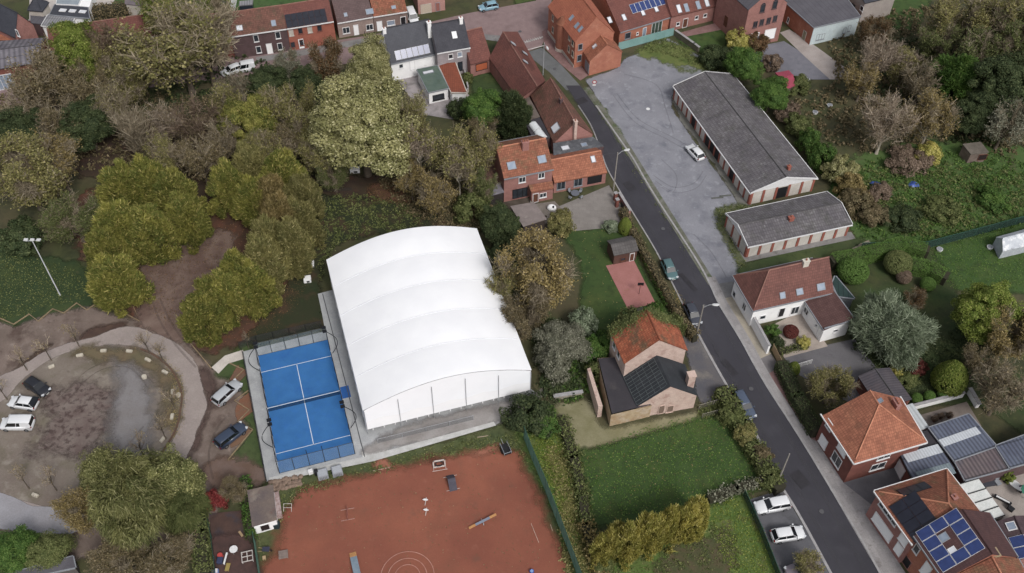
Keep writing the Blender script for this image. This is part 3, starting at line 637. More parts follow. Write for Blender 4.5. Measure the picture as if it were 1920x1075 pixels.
    def strip(s, i, u0, u1, z0_, z1, mat, name='pilaster', off=.04):
        p0, t, n = s._w(i); b = MB(); R = Matrix((t, -n, s.up)).transposed()
        c = p0 + t * ((u0 + u1) / 2) + s.up * ((z0_ + z1) / 2) + n * off / 2
        b.box(c, (u1 - u0, off + .02, z1 - z0_), M=R); return b.build(name, mat, s.root, origin=s.c)
    def wl(s, i):
        j = (i - 1) % 4 if s.rot else i; return (s.q[(j + 1) % 4] - s.q[j]).length
# ---------------------------------------------------------------- garages
SH = surf('garage_shutter', (196, 190, 184), (184, 178, 170), .9, stains=[((150, 140, 128), .9, .6, .75, .6)])
PIL = surf('brick_pilaster', (158, 88, 74), (142, 80, 68), 1.2)
g1 = House('garage_block', 'long grey-roofed garage block of white doors and brick piers beside the gravel lot', 'garage', [(1409, 361), (1529, 335), (1373, 142), (1266, 163)], 2.75, 1.75, ridge='v', wall=CREAM, roof=ROOF_GR, over=.3, og=.25, cap=surf('ridge_cement', (84, 82, 84), (70, 68, 70), 1.2), gut=TRIMW, trim=TRIMW)
g2 = House('garage_block', 'short grey-roofed garage block with white doors nearest the white house', 'garage', [(1403, 461), (1594, 420), (1549, 363), (1364, 403)], 2.65, 1.05, wall=CREAM, roof=ROOF_GR, over=.3, og=.25, cap=surf('ridge_cement', (84, 82, 84)), gut=TRIMW, trim=TRIMW)
def garage_fronts(H, i, n, zt, dark=()):
    L = H.wl(i); w_ = L / n
    for k in range(n + 1):
        u = min(max(k * w_, .2), L - .2); H.strip(i, u - .2, u + .2, 0, zt, PIL, off=.1)
    for k in range(n):
        H.strip(i, k * w_ + .28, (k + 1) * w_ - .28, .02, zt - .35, TRIMD if k in dark else SH, 'garage_door', off=.05)
garage_fronts(g1, 3, 16, 2.7, dark=(4, 7, 8, 9, 12)); garage_fronts(g1, 0, 5, 2.7, dark=(2,))
garage_fronts(g2, 0, 8, 2.6); garage_fronts(g2, 3, 3, 2.6)
def gable_board(H, i, j, m):
    a, d = H.E[i], H.E[j]; n = (d - a).cross(Vector((0, 0, 1))).normalized() * .05; c = (a + d) / 2; c.z = H.ze + H.dz; b = MB(); lo = Vector((0, 0, -.15))
    q = [a + lo, d + lo, c]; b.loft([[p + n for p in q], [p - n for p in q]]); b.build('gable_board', m, H.root, origin=H.c, fixn=True)
for H_, i_, j_ in ((g1, 3, 0), (g1, 1, 2), (g2, 3, 0), (g2, 1, 2)): gable_board(H_, i_, j_, TRIMW)
g1.chim(1480, 312, 4.9, .5, .5, PIL); g2.chim(1484, 408, 4.1, .8, .6, PIL)

# ---------------------------------------------------------------- white house
ROOF_WH = surf('roof_house_tiles', (124, 80, 72), (112, 72, 66), .5, uv=('tile', .3, .34, .22), bump=.4, stains=[((98, 66, 62), .5, .55, .7, .5), ((140, 96, 84), 1.2, .6, .74, .5)])
h = House('white_house', 'white rendered house with red-brown hipped roof at the bend of the pavement', 'house', [(1415, 577), (1561, 544)], 4.3, 3.6, depth=6.4, wall=WHITE, roof=ROOF_WH, cap=surf('ridge_tiles_brown', (146, 104, 92)), hip=(3.0, 0), gut=TRIMG, og=.1)
h.sky(0, 1467, 554, .8, .9); h.sky(0, 1499, 547, 1.0, .9); h.sky(0, 1539, 538, 1.2, 1.0)
h.chim(1512, 489, 8.6, .9, .6, surf('pale_chimney', (196, 190, 178))); h.win(3, 1377, 552, .9, 1.2); h.win(3, 1395, 578, 1.0, 1.5, bars=2, z=1.7)
h.door(0, 1465, 586, 1.0, 2.1, TRIMD); h.win(0, 1492, 577, 1.3, 1.7, bars=2, z=1.4); h.win(0, 1430, 594, 1.0, .9, z=1.5)
h2 = House('white_annexe', 'low white annexe with dark brown roof in front of the white house', 'outbuilding', [(1545, 619), (1598, 596), (1561, 546), (1511, 567)], 2.9, 0, zs=[2.9, 4.0, 4.0, 2.9], wall=WHITE, roof=surf('roof_dark_tiles', (100, 70, 68), (90, 62, 60), .8, uv=('tile', .3, .34, .2), stains=[((112, 80, 74), 1, .6, .7, .5)]), over=.12, gut=TRIMG)
h2.win(3, 1512, 584, 1.2, 1.2, bars=2); h2.win(3, 1531, 610, .5, .5); h2.door(3, 1536, 624, .9, 2.0, SHUT); h2.win(0, 1567, 620, .8, .6)
h3 = House('conservatory', 'dark glazed lean-to behind the white house', 'conservatory', [(1572, 556), (1600, 560), (1566, 520), (1561, 533)], 2.5, 0, wall=TRIMG, roof=surf('green_glass', (40, 60, 58), (50, 70, 68), .5, rough=.2, uv=('plank', .7, 0, .6)), over=.1, gut=TRIMG)

# ---------------------------------------------------------------- derelict pink brick house
r1 = House('derelict_house', 'derelict pink brick gabled house with patched orange roof and creeper behind', 'house', [(1173, 680), (1286, 656), (1267, 607), (1147, 622)], 6.2, 3.6, ridge='v', wall=BR_PK, roof=surf('roof_ruin_tiles', (186, 100, 68), (168, 88, 62), .7, uv=('tile', .3, .34, .4), bump=.6, stains=[((110, 96, 72), .4, .54, .66, .8), ((206, 122, 86), 1.2, .55, .7, .6), ((120, 70, 56), 1.8, .58, .7, .6)]), over=.25, og=.1)
r1.win(3, 1160, 665, .9, 1.3); r1.win(3, 1152, 648, .9, 1.3)
r2 = House('derelict_barn', 'pink brick barn with stripped black roof battens below the derelict house', 'barn', [(1196, 762), (1306, 742), (1282, 684), (1168, 703)], 2.9, 3.3, ridge='v', wall=BR_PK, roof=surf('roof_underlay', (52, 56, 62), (44, 48, 54), .8, stains=[((70, 74, 78), .5, .58, .7, .5)]), over=.2, og=.0, cap=False)
def battens(H, i, nu, nv, u1, v1, u0=.2, v0=.2):
    p0, t, v, n, L = H.slopes[i]; R = Matrix((t, v, n)).transposed(); b = MB()
    for k in range(nu): b.box(p0 + t * (u0 + (u1 - u0) * k / (nu - 1)) + v * (v0 + v1) / 2 + n * .1, (.05, v1 - v0, .05), M=R)
    for k in range(nv): b.box(p0 + v * (v0 + (v1 - v0) * k / (nv - 1)) + t * (u0 + u1) / 2 + n * .16, (u1 - u0, .045, .05), M=R)
    b.build('roof_battens', surf('weathered_wood', (96, 102, 104), (76, 82, 86), 2), H.root, origin=H.c)
battens(r2, 1, 11, 6, (r2.q[3] - r2.q[2]).length - .1, 5.2)
b = MB()
r2.win(0, 1239, 772, .9, 2.0, 'door', BR_PK, surf('boarded', (120, 100, 88))); r2.win(0, 1256, 767, 1.0, 1.6, 'window', BR_PK, surf('boarded', (120, 100, 88)))
r2.chim(1297, 702, 5.8, .9, 1.0, BR_PK, pots=0)
r3 = House('derelict_lean_to', 'flat black-roofed annexe with cream broken front beside the pink barn', 'outbuilding', [(1146, 778), (1222, 760), (1172, 668), (1120, 672)], 2.8, 0, wall=surf('stained_cream_wall', (178, 158, 128), (162, 134, 102), 1.0, stains=[((120, 104, 88), 1.5, .55, .7, .7), ((198, 184, 170), .8, .5, .7, .6)]), roof=ROOF_FL, over=-.12, th=.1)
r4 = House('leaning_brick_wall', 'long leaning pink brick wall left of the flat black roof', 'wall', [(1122, 764), (1130, 762), (1107, 690), (1101, 692)], 2.5, 0, wall=BR_PK, roof=BR_PK, over=0, th=.05)

# ---------------------------------------------------------------- hipped brick house and metal roofs on the right
k = House('brick_house', 'red brick house with orange hipped roof and white gutter on the street corner', 'house', [(1604, 862), (1731, 825), (1548, 778)][0:2] + [(1686, 748), (1548, 778)], 5.8, 3.45, ridge='v', wall=BR_RD, roof=ROOF_OR, over=.4, og=.1, hip=(4.6, 0), gut=TRIMW)
k.win(3, 1555, 797, 1.2, 1.6, bars=2); k.win(3, 1544, 828, 1.6, 1.9, pane=SHUT); k.win(3, 1580, 841, 1.8, 1.9, pane=SHUT); k.win(3, 1569, 862, 1.9, 2.0, bars=2)
k.win(0, 1658, 855, 1.9, 1.4, bars=2); k.win(0, 1646, 874, 2.2, 1.5, bars=2)
k.chim(1682, 754, 8.2, 1.3, .6, BR_RS, pots=3); k.sky(1, 1650, 752, .5, .7)
L1 = House('workshop', 'blue-grey corrugated roof with pale translucent strip behind the brick house', 'workshop', [(1789, 864), (1866, 837), (1816, 779), (1743, 804)], 3.2, 0, wall=BR_DK, roof=ROOF_BL, over=.1, gut=TRIMG)
L2 = House('workshop', 'purple-brown worn corrugated roof next to the terrace of the solar house', 'workshop', [(1809, 900), (1892, 878), (1867, 839), (1790, 865)], 3.1, 0, wall=BR_DK, roof=ROOF_PU, over=.1, gut=TRIMG)
L3 = House('workshop', 'low corrugated shed roof with white roller door facing the yard', 'workshop', [(1714, 903), (1787, 880), (1757, 836), (1690, 855)], 3.0, 0, wall=BR_RD, roof=ROOF_BL, over=.1, gut=TRIMD)
L4 = House('workshop', 'blue corrugated roof running out of the picture on the right', 'workshop', [(1893, 877), (1990, 850), (1970, 800), (1868, 838)], 3.3, 0, wall=BR_DK, roof=ROOF_BL, over=.1, gut=TRIMG)
TRL = surf('translucent_sheet', (188, 194, 202), (176, 182, 190), .8, uv=('corr', .4, 0, .2))
def roof_band(H, pa, pb, wid, mat=TRL, name='rooflight_strip'):
    a, R, t, v, n = H.rp(0, *pa); c = on_plane(*pb, H.slopes[0][0], H.slopes[0][3]); d = (c - a).normalized(); e = n.cross(d); b = MB()
    b.box((a + c) / 2 + n * .05, ((c - a).length, wid, .06), M=Matrix((d, e, n)).transposed()); b.build(name, mat, H.root, origin=H.c)
roof_band(L1, (1764, 832), (1834, 807), 1.1); roof_band(L3, (1697, 860), (1763, 841), 1.3)
roof_band(L3, (1722, 896), (1786, 878), 1.6, surf('green_sheet', (120, 134, 142), (108, 122, 130), .8, uv=('corr', .4, 0, .2)))
L3.win(3, 1682, 882, 2.6, 2.3, 'garage_door', TRIMW, SHUT)
L5 = House('veranda', 'white corrugated veranda roof behind the brick house chimney', 'veranda', [(1721, 808), (1741, 802), (1710, 758), (1692, 765)], 2.7, 0, wall=WHITE, roof=surf('white_corrugated', (186, 192, 196), (174, 180, 184), .8, uv=('corr', .6, 0, .25)), over=.05)
L6 = House('flat_link_building', 'small dark flat roof between the brick house and the blue roofs', 'outbuilding', [(1716, 846), (1758, 834), (1744, 806), (1722, 814)], 2.8, 0, wall=BR_RD, roof=ROOF_FL, over=.05)
L7 = House('garage_row', 'dark grey pitched garage roof behind the brick house beside the driveway', 'garage', [(1655, 774), (1707, 749), (1667, 692), (1611, 707)], 2.5, .7, ridge='v', wall=BR_RD, roof=surf('roof_dark_sheet', (76, 72, 80), (88, 82, 88), .6, uv=('corr', .4, 3, .3), stains=[((104, 84, 88), .5, .55, .7, .5)]), over=.15, og=.1, cap=surf('ridge_cement', (84, 82, 84)))
# solar house, its neighbour and the rest of that terrace
m1_ = House('solar_house', 'red brick house with hipped roof and black solar panels and white gutter', 'house', [(1713, 1015), (1846, 976), (1775, 884), (1647, 923)], 5.8, 3.2, ridge='v', wall=BR_RS, roof=ROOF_OR2, over=.35, og=.02, hip=(0, 5.2), gut=TRIMW)
m1_.solar(1, 1716, 969, 4, 2, 1.25, 1.8, PVK, frame=PVK); m1_.solar(2, 1714, 918, 3, 1, 1.3, 1.5, PVK, frame=PVK)
m1_.win(3, 1665, 963, 3.4, 1.0, bars=4); m1_.win(3, 1655, 988, 3.6, 1.9, pane=SHUT); m1_.win(3, 1694, 1012, 1.4, 1.5, pane=SHUT); m1_.door(3, 1685, 1030, 1.2, 2.1, SHUT)
m1_.chim(1790, 932, 8.4, .6, .6, BR_RS)
n1 = House('solar_house', 'orange brick terraced house with dense blue solar panels and grey gutter', 'house', [(1774, 1085), (1905, 1045), (1852, 962), (1718, 1003)], 6.4, 3.4, ridge='v', wall=BR_OR, roof=surf('roof_plum_tiles', (92, 62, 62), (82, 56, 58), .8, uv=('tile', .3, .34, .2)), over=.3, og=.02, gut=TRIMG)
n1.solar(1, 1781, 1013, 4, 3, 1.32, 1.8, PVB, skip=((1, 1), (2, 1)), frame=TRIMW)
n1.sky(1, 1770, 1008, .9, 1.0); n1.sky(1, 1787, 1034, .9, .8, pane=GLASSW, frame=TRIMW)
n1.win(3, 1719, 1030, .9, 1.5); n1.win(3, 1737, 1068, 1.2, 2.6, pane=SHUT); n1.win(3, 1699, 1052, 1.6, 1.9, 'doorway', BR_RS, TRIMD)
n1.chim(1860, 1038, 8.9, 1.0, 1.6, surf('pale_mortar', (150, 132, 104)), pots=2)
n2 = House('terraced_house', 'orange-brown tiled terraced house cut by the bottom edge beside the solar house', 'house', [(1830, 1190), (1960, 1150), (1906, 1048), (1776, 1088)], 6.2, 3.0, ridge='v', wall=BR_OR, roof=ROOF_OR2, over=.3, og=.02, gut=TRIMG)
n3 = House('rear_extension', 'dark tiled rear extension with square rooflight and blue solar panel', 'outbuilding', [(1896, 1056), (1960, 1040), (1930, 968), (1862, 982)], 3.2, .8, ridge='v', wall=BR_RS, roof=surf('roof_dusk_tiles', (86, 68, 74), (78, 62, 66), .8, uv=('tile', .3, .34, .2)), over=.15, og=.05)
n3.sky(1, 1896, 987, 1.0, 1.0, frame=TRIMW); n3.solar(1, 1914, 1026, 2, 1, 1.4, 1.8, PVB, frame=TRIMW)
n4 = House('grey_flat_roof', 'grey roof strip behind the solar house gable', 'outbuilding', [(1858, 1048), (1876, 1036), (1830, 956), (1816, 962)], 4.0, 0, wall=BR_RS, roof=surf('zinc_sheet', (110, 112, 116), (96, 98, 102), .6, stains=[((76, 74, 76), .8, .55, .7, .6)]), over=.05)
n5 = House('pergola', 'white panelled pergola roof on the terrace behind the solar house', 'pergola', [(1855, 978), (1883, 968), (1834, 899), (1797, 910)], 2.8, 0, wall=surf('pergola_glass', (120, 124, 126), None, rough=.3, alpha=.5), roof=surf('white_panels', (206, 208, 206), (196, 200, 198), 1, uv=('plank', 1.9, 0, .0)), over=.02)
for t_ in (.0, .28, .52, .76, 1.0):
    a, c = n5.E[3].lerp(n5.E[0], t_), n5.E[2].lerp(n5.E[1], t_); b = MB(); b.tube([a + Vector((0, 0, .24)), c + Vector((0, 0, .24))], .07, 4); b.build('rafter', TRIMD, n5.root, origin=n5.c)

# ---------------------------------------------------------------- orange brick house with annexe on the lane
e1 = House('brick_cottage', 'two-storey orange-roofed brick house above the terrace', 'house', [(945, 333), (1036, 315)], 5.5, 2.7, depth=8.2, wall=BR_RS, roof=ROOF_OR2, over=.3, og=.1, gut=TRIMG)
e1.sky(0, 959, 311, 1.3, 1.2); e1.sky(0, 1016, 299, 1.3, 1.2)
e1.win(0, 979, 337, 1.2, 1.2, bars=2); e1.win(0, 1015, 329, 1.1, 1.2, bars=2); e1.win(0, 975, 362, 2.6, 2.0, 'glass_door', TRIMD, GLASS, bars=3)
e1.chim(985, 266, 9.2, 1.1, .7, BR_RS, pots=3)
b = MB(); c0 = e1.c
e2 = House('garden_wing', 'single-storey orange-tiled wing with dark garage door beside the lane', 'house', [(1039, 341), (1137, 322)], 2.6, 1.7, depth=6.4, wall=BR_RS, roof=ROOF_OR, over=.3, og=.05)
e2.sky(0, 1112, 299, .7, 1.1, pane=GLASSW); e2.win(0, 1052, 347, 1.5, 1.9, bars=2, frame=TRIMG); e2.win(0, 1084, 341, 1.5, 1.9, bars=2, frame=TRIMG)
e2.win(0, 1115, 335, 2.5, 2.0, 'garage_door', TRIMD, TRIMD)
e3 = House('porch', 'small orange-tiled porch leaning on the two-storey cottage', 'porch', [(997, 362), (1037, 354), (1035, 342), (993, 349)], 2.5, 0, zs=[2.3, 2.3, 3.0, 3.0], wall=BR_RS, roof=ROOF_OR2, over=.1)
e3.door(0, 1004, 372, 1.0, 2.0, WOODB); e3.win(0, 1018, 366, 1.2, 1.0, bars=2)
e4 = House('flat_extension', 'dark flat roof with domed rooflights between the cottage and the old barn', 'outbuilding', [(1038, 294), (1132, 275), (1112, 258), (1037, 270)], 3.1, 0, wall=BR_DK, roof=surf('roof_gravel', (88, 90, 96), (74, 76, 82), .8, stains=[((116, 118, 122), 1.2, .5, .7, .6)]), over=.0)
e4.sky(0, 1060, 278, 1.3, 1.0, pane=GLASSW); e4.sky(0, 1095, 272, 1.0, .8); 
e5 = House('outhouse', 'rusty brown lean-to roof left of the brick cottage', 'shed', [(908, 349), (937, 342), (932, 282), (905, 268)], 2.6, 0, wall=BR_DK, roof=surf('roof_rust', (122, 88, 74), (100, 74, 66), .8, uv=('tile', .5, .6, .3), stains=[((140, 112, 92), .8, .55, .7, .6), ((74, 66, 56), .6, .5, .7, .6)]), over=.1)
e6 = House('lean_to', 'grey sheet lean-to with open front below the rusty roof', 'shed', [(916, 368), (944, 361), (936, 343), (908, 350)], 2.4, 0, wall=surf('dark_planks', (52, 46, 46)), roof=surf('grey_sheet', (124, 120, 130), (110, 106, 116), .8), over=.1)
e7 = House('garden_shelter', 'square grey felt-roofed shelter with open front on the worn terrace', 'shelter', [(982, 424), (1022, 411), (1000, 382), (960, 389)], 2.5, 0, wall=surf('shelter_planks', (64, 54, 50)), roof=surf('roof_shelter', (132, 120, 118), (118, 108, 106), .8, stains=[((156, 146, 140), 1, .6, .75, .5)]), over=.2)
# old long barns on the lane
d1 = House('long_barn', 'brown-tiled long barn with gable end above the flat extension', 'barn', [(1040, 267), (1111, 252), (1036, 150), (997, 179)], 3.0, 3.0, ridge='v', ridge_px=[(1078, 231), (1032, 148)], wall=BR_RS, roof=ROOF_BR, over=.2, og=.05)
d1.sky(1, 1042, 240, 1.6, 1.4, pane=GLASSW); d1.chim(1052, 186, 6.6, .5, .5, BR_DK); d1.chim(1079, 227, 6.8, .7, .5, BR_PK)
c1_ = House('farm_wing', 'long red-brown roofed farm wing running down to the lane', 'barn', [(974, 186), (1021, 152), (969, 60), (919, 109)], 3.2, 3.2, ridge='v', ridge_px=[(1007, 163), (943, 61)], wall=BR_RS, roof=ROOF_RB, over=.2, og=.05)
for x, y in ((962, 82), (984, 100), (985, 116)): c1_.sky(0, x, y, .5, 1.1, pane=GLASSW)
c2_ = House('farmhouse', 'red-brown tiled farmhouse joined to the long farm wing', 'house', [(882, 120), (921, 110)], 3.0, 3.8, depth=9, wall=BR_RS, roof=ROOF_RB, over=.2, og=.05)
c2_.win(0, 903, 125, 2.4, 1.6, 'garage_door', TRIMD, surf('orange_door', (176, 88, 56)))
c3_ = House('flat_link_building', 'brown flat roof beside the tree at the long barn', 'outbuilding', [(985, 228), (1012, 220), (992, 184), (972, 192)], 2.6, 0, wall=BR_DK, roof=surf('roof_tan_felt', (110, 98, 92), (96, 86, 80), .8), over=.05)
c4_ = House('flat_link_building', 'dark flat roof carrying two white barrel rooflights', 'outbuilding', [(1003, 268), (1034, 258), (1012, 222), (984, 230)], 2.6, 0, wall=BR_DK, roof=ROOF_FL, over=.05)
a, R_, t_, v_, n_ = c4_.rp(0, 1009, 248)
for kx, ky in ((1003, 239), (1014, 254)):
    c, R_, t_, v_, n_ = c4_.rp(0, kx, ky); b = MB(); rings = []
    for s_ in (-1, 1):
        rings.append([c + v_ * s_ * .95 + t_ * (.75 * math.cos(a_)) + n_ * (.05 + .5 * math.sin(a_)) for a_ in [math.pi * q / 10 for q in range(11)]])
    b.loft(rings, True, True); b.build('barrel_rooflight', surf('white_acrylic', (206, 210, 214), None, rough=.3), c4_.root, origin=c4_.c)
# slate houses
b1 = House('slate_house', 'dark slate-roofed white house with solar strip behind the pale tree', 'house', [(733, 118), (819, 99)], 4.2, 4.6, depth=7.6, wall=WHITE, roof=ROOF_SL, over=.2, og=.05, gut=TRIMG)
b1.solar(0, 773, 98, 6, 1, 1.05, 1.7, PVB, frame=PVK); b1.win(0, 752, 124, .8, .9, bars=1); b1.door(0, 773, 122, 1.0, 2.1, SHUT); b1.chim(720, 54, 9.2, .6, .6, WHITE); b1.chim(804, 42, 9.6, .7, .6, WHITE)
b2 = House('slate_house', 'taller slate-roofed grey brick house with one bright skylight', 'house', [(819.5, 99), (881, 88)], 5.6, 3.3, depth=7.8, wall=surf('grey_brick', (158, 150, 154), (146, 138, 142), .9, uv=('brick', .44, .14, .1)), roof=surf('roof_slates2', (70, 70, 78), (62, 62, 70), .6, uv=('tile', .3, .25, .15)), over=.2, og=.05, gut=TRIMW)
b2.sky(0, 852, 66, .8, 1.2, pane=GLASSW, frame=TRIMW); b2.win(0, 845, 106, .9, 1.0); b2.win(0, 862, 102, .9, 1.1, pane=GLASSL); b2.win(0, 863, 124, .9, 1.9, frame=TRIMD); b2.chim(864, 34, 9.6, .6, .6, WHITE)
b3 = House('green_roof_extension', 'flat green felt roof extension behind the slate house', 'outbuilding', [(804, 174), (840, 166), (819, 125), (783, 132)], 2.6, 0, wall=WHITE, roof=surf('green_felt', (92, 108, 98), (80, 98, 90), .5, stains=[((66, 84, 66), .5, .5, .7, .6)]), over=.1, gut=TRIMG)
b3.sky(0, 803, 136, 1.9, .7, pane=GLASSW); b3.win(0, 822, 182, 2.2, 1.2, frame=TRIMD)
b4 = House('orange_roof_extension', 'narrow orange mono-pitch extension beside the green felt roof', 'outbuilding', [(848, 176), (873, 172), (853, 119), (823, 122)], 2.7, 0, zs=[2.5, 3.0, 3.0, 2.5], wall=WHITE, roof=surf('roof_orange_sheet', (150, 78, 56), (136, 72, 54), .6, uv=('tile', .4, .5, .15)), over=.1, gut=CREAM)
# street terrace on the far side
x1 = House('terraced_house', 'dark brick house with orange roof and white door facing the street', 'house', [(432, 67), (537, 52)], 5.2, 2.4, depth=7.2, wall=BR_DK, roof=ROOF_BR, over=.3, og=.0, gut=TRIMW)
x1.sky(0, 449, 53, 1.1, 1.0, pane=GLASSW); x1.sky(0, 513, 44, .8, 1.1)
for x, y in ((480, 72), (521, 66), (485, 93), (525, 87)): x1.win(0, x, y, .95, 1.5)
x1.door(0, 506, 94, 1.1, 2.3, SHUT)
x2 = House('terraced_house', 'orange brick house with a wide black solar strip on its roof', 'house', [(537.5, 52), (625, 38)], 5.2, 2.4, depth=7.2, wall=surf('brick_bright', (170, 98, 80), (156, 88, 72), .9, uv=('brick', .44, .14, .12)), roof=ROOF_RB, over=.3, og=.0, gut=TRIMW)
x2.solar(0, 574, 35, 7, 2, 1.05, 1.3, PVK, frame=PVK)
for i, (x, y) in enumerate(((546, 62), (563, 58), (581, 56), (599, 53), (549, 84), (566, 80))): x2.win(0, x, y, .9, 1.3, pane=CREAM if i in (0, 2) else GLASS, frame=CREAM if i in (0, 2) else BR_RD)
x2.win(0, 565, 82, 1.0, 2.1, 'door', TRIMW, SHUT)
x3 = House('terraced_house', 'red-roofed row house behind the big twiggy trees', 'house', [(95, 95), (290, 66)], 4.6, 2.2, depth=7, wall=BR_RD, roof=ROOF_RB, over=.3, og=.0, gut=TRIMW)
x4 = House('terraced_house', 'orange-roofed row house between the twiggy trees and the dark brick house', 'house', [(292, 74), (431, 66)], 5.0, 2.3, depth=7, wall=BR_RD, roof=ROOF_BR, over=.3, og=.0, gut=TRIMW)
y1 = House('street_cottage', 'beige brick cottage with grey-brown roof and white door on the street', 'house', [(632, 42), (699, 30)], 3.6, 3.4, depth=9.0, wall=BR_BG, roof=surf('roof_greybrown', (104, 84, 84), (94, 76, 76), .6, uv=('tile', .3, .34, .2)), over=.25, og=.0, gut=TRIMW)
y1.win(0, 649, 57, 1.4, 1.4, bars=2); y1.door(0, 668, 58, 1.0, 2.3, SHUT); y1.win(0, 693, 51, 1.4, 1.3, bars=2); y1.sky(0, 648, 28, .6, .7)
y2 = House('street_cottage', 'brown brick cottage with bright orange roof and white garage door', 'house', [(700, 30), (763, 20)], 3.6, 3.4, depth=9.0, wall=surf('brick_taupe', (138, 116, 110), (126, 106, 100), .9, uv=('brick', .44, .14, .1)), roof=ROOF_OR2, over=.25, og=.0, gut=TRIMW)
y2.win(0, 712, 51, 1.1, 2.2, 'door', TRIMW, SHUT); y2.win(0, 733, 43, 1.6, 1.1, bars=1, pane=GLASSL); y2.door(0, 756, 40, 1.1, 2.1, TRIMD); y2.sky(0, 693, 22, 1.4, 1.0); y2.sky(0, 738, 14, .8, .6)
y3 = House('street_cottage', 'pink brick cottage with beige garage door at the top of the picture', 'house', [(782, -14), (833, -22)], 5.0, 2.5, depth=8, wall=surf('brick_salmon', (184, 136, 128), (172, 126, 118), .9, uv=('brick', .44, .14, .1)), roof=ROOF_OR2, over=.25, og=.0)
y3.win(0, 799, 19, 2.2, 2.1, 'garage_door', CREAM, surf('beige_door', (184, 168, 152))); y3.win(0, 821, 16, .9, 2.0, 'door', TRIMG, surf('rose_door', (150, 92, 84)))
# corner house with annexe and the terrace to its right
gm = House('corner_house', 'tall orange brick corner house with round bay at the junction', 'house', [(1079, 78), (1151, 61), (1102, -6), (1029, 12)], 6.0, 4.2, ridge='v', wall=BR_OR, roof=surf('roof_corner_tiles', (182, 104, 78), (168, 94, 72), .6, uv=('tile', .3, .34, .18), stains=[((150, 84, 66), .6, .58, .72, .5)]), over=.2, og=.05)
for x, y in ((1072, 34), (1082, 48), (1089, 55)): gm.sky(1, x, y, .7, 1.1)
for x, y in ((1037, 34), (1037, 56), (1068, 70), (1074, 80), (1067, 92), (1074, 101)): gm.win(3, x, y, .8, 1.3, frame=surf('cream_frame', (190, 176, 160)))
gm.win(0, 1088, 88, .9, 1.3, frame=TRIMG); gm.win(0, 1086, 109, .9, 1.4, frame=TRIMG)
gm.strip(3, .1, gm.wl(3) - .1, 0, .7, CREAM, 'plinth', off=.08)
p = G(1051, 93); b = MB(); b.cyl((p.x, p.y, .7), 1.05, 5.3, 18); b.build('bay', BR_OR, gm.root, origin=gm.c); b = MB(); b.cyl((p.x, p.y, 0), 1.12, .7, 18); b.build('bay_plinth', CREAM, gm.root, origin=gm.c); b = MB(); b.cyl((p.x, p.y, 6.0), 1.15, 1.3, 18, r2=.3); b.build('bay_roof', ROOF_OR, gm.root, origin=gm.c)
ga = House('gabled_annexe', 'small orange brick annexe with blank gable facing the gravel lot', 'outbuilding', [(1106, 115), (1166, 98), (1146, 72), (1091, 92)], 3.3, 2.6, ridge='v', wall=BR_OR, roof=ROOF_OR, over=.15, og=.05)
ga.sky(1, 1115, 87, .6, .9, pane=GLASSW); ga.win(3, 1101, 125, 1.9, 2.0, 'garage_door', TRIMG, TRIMG)
q1 = House('terraced_house', 'long red-brown roofed terraced house with skylights behind the teal fence', 'house', [(1162, 60), (1258, 31)], 3.0, 4.6, depth=15, wall=BR_OR, roof=ROOF_RB, over=.2, og=.0, gut=TRIMG)
for x, y in ((1143, 38), (1170, 33), (1205, 24), (1230, 17)): q1.sky(0, x, y, .7, 1.2, pane=GLASSW)
q1.solar(0, 1214, 9, 7, 1, 1.05, 1.9, PVB, frame=TRIMW); q1.win(0, 1177, 67, 1.3, 1.4, frame=TRIMG); q1.door(0, 1208, 60, .9, 2.0, GLASSL); q1.win(0, 1231, 52, 2.4, 2.6, 'glass_door', TRIMW, surf('green_pane', (60, 76, 66)), bars=3)
q1.win(0, 1195, 63, .5, .6); 
q2 = House('terraced_house', 'brick terraced house with four roof windows above the small lawn', 'house', [(1259, 31), (1346, 10)], 3.4, 4.4, depth=12, wall=BR_RS, roof=ROOF_RB, over=.2, og=.0)
for x, y, p_ in ((1273, 17, GLASSW), (1287, 15, GLASSL), (1309, 10, GLASSL), (1325, 5, GLASSW)): q2.sky(0, x, y, .8, 1.6, pane=p_)
for x, y in ((1284, 46), (1345, 36)): q2.door(0, x, y, 1.1, 2.1, WOODB)
for x, y in ((1306, 33), (1322, 29), (1271, 45)): q2.win(0, x, y, .8, .8)
s1 = House('brick_warehouse', 'tall brick building with arched windows and two white garage doors', 'warehouse', [(1404, 19), (1476, 5), (1440, -60), (1350, -30)], 8.6, 3.5, ridge='v', wall=BR_RS, roof=ROOF_FG, over=.15, og=.0)
for x, y in ((1430, 16), (1453, 9)): s1.win(0, x, y, 1.0, 1.7, arch=True, frame=BR_DK)
for x, y in ((1416, 46), (1428, 42), (1441, 39), (1453, 35)): s1.win(0, x, y, .9, 1.4, frame=BR_DK, bars=2)
for x, y in ((1412, 72), (1443, 64)): s1.win(0, x, y, 2.4, 2.3, 'garage_door', TRIMW, SHUT)
s1.win(3, 1361, 40, 1.0, 2.2, 'door', WOODB, WOODB)
u1 = House('flat_roofed_hall', 'flat grey-roofed building with pale blue front and brick side', 'building', [(1526, 52), (1612, 32), (1568, -26), (1472, 4)], 4.0, 0, wall=BR_OR, roof=ROOF_FG, over=.1, gut=TRIMG)
u1.strip(0, .02, u1.wl(0) - .02, 0, 3.85, PALEB, 'rendered_front', off=.06)
for x, y in ((1533, 70), (1538, 69), (1543, 68), (1583, 57), (1592, 53)): u1.win(0, x, y, .7, 1.3, frame=TRIMG)
u1.win(3, 1478, 38, .6, 1.2); u1.win(3, 1508, 67, 1.0, 2.0, 'door', CREAM, surf('sage_door', (140, 134, 110)))
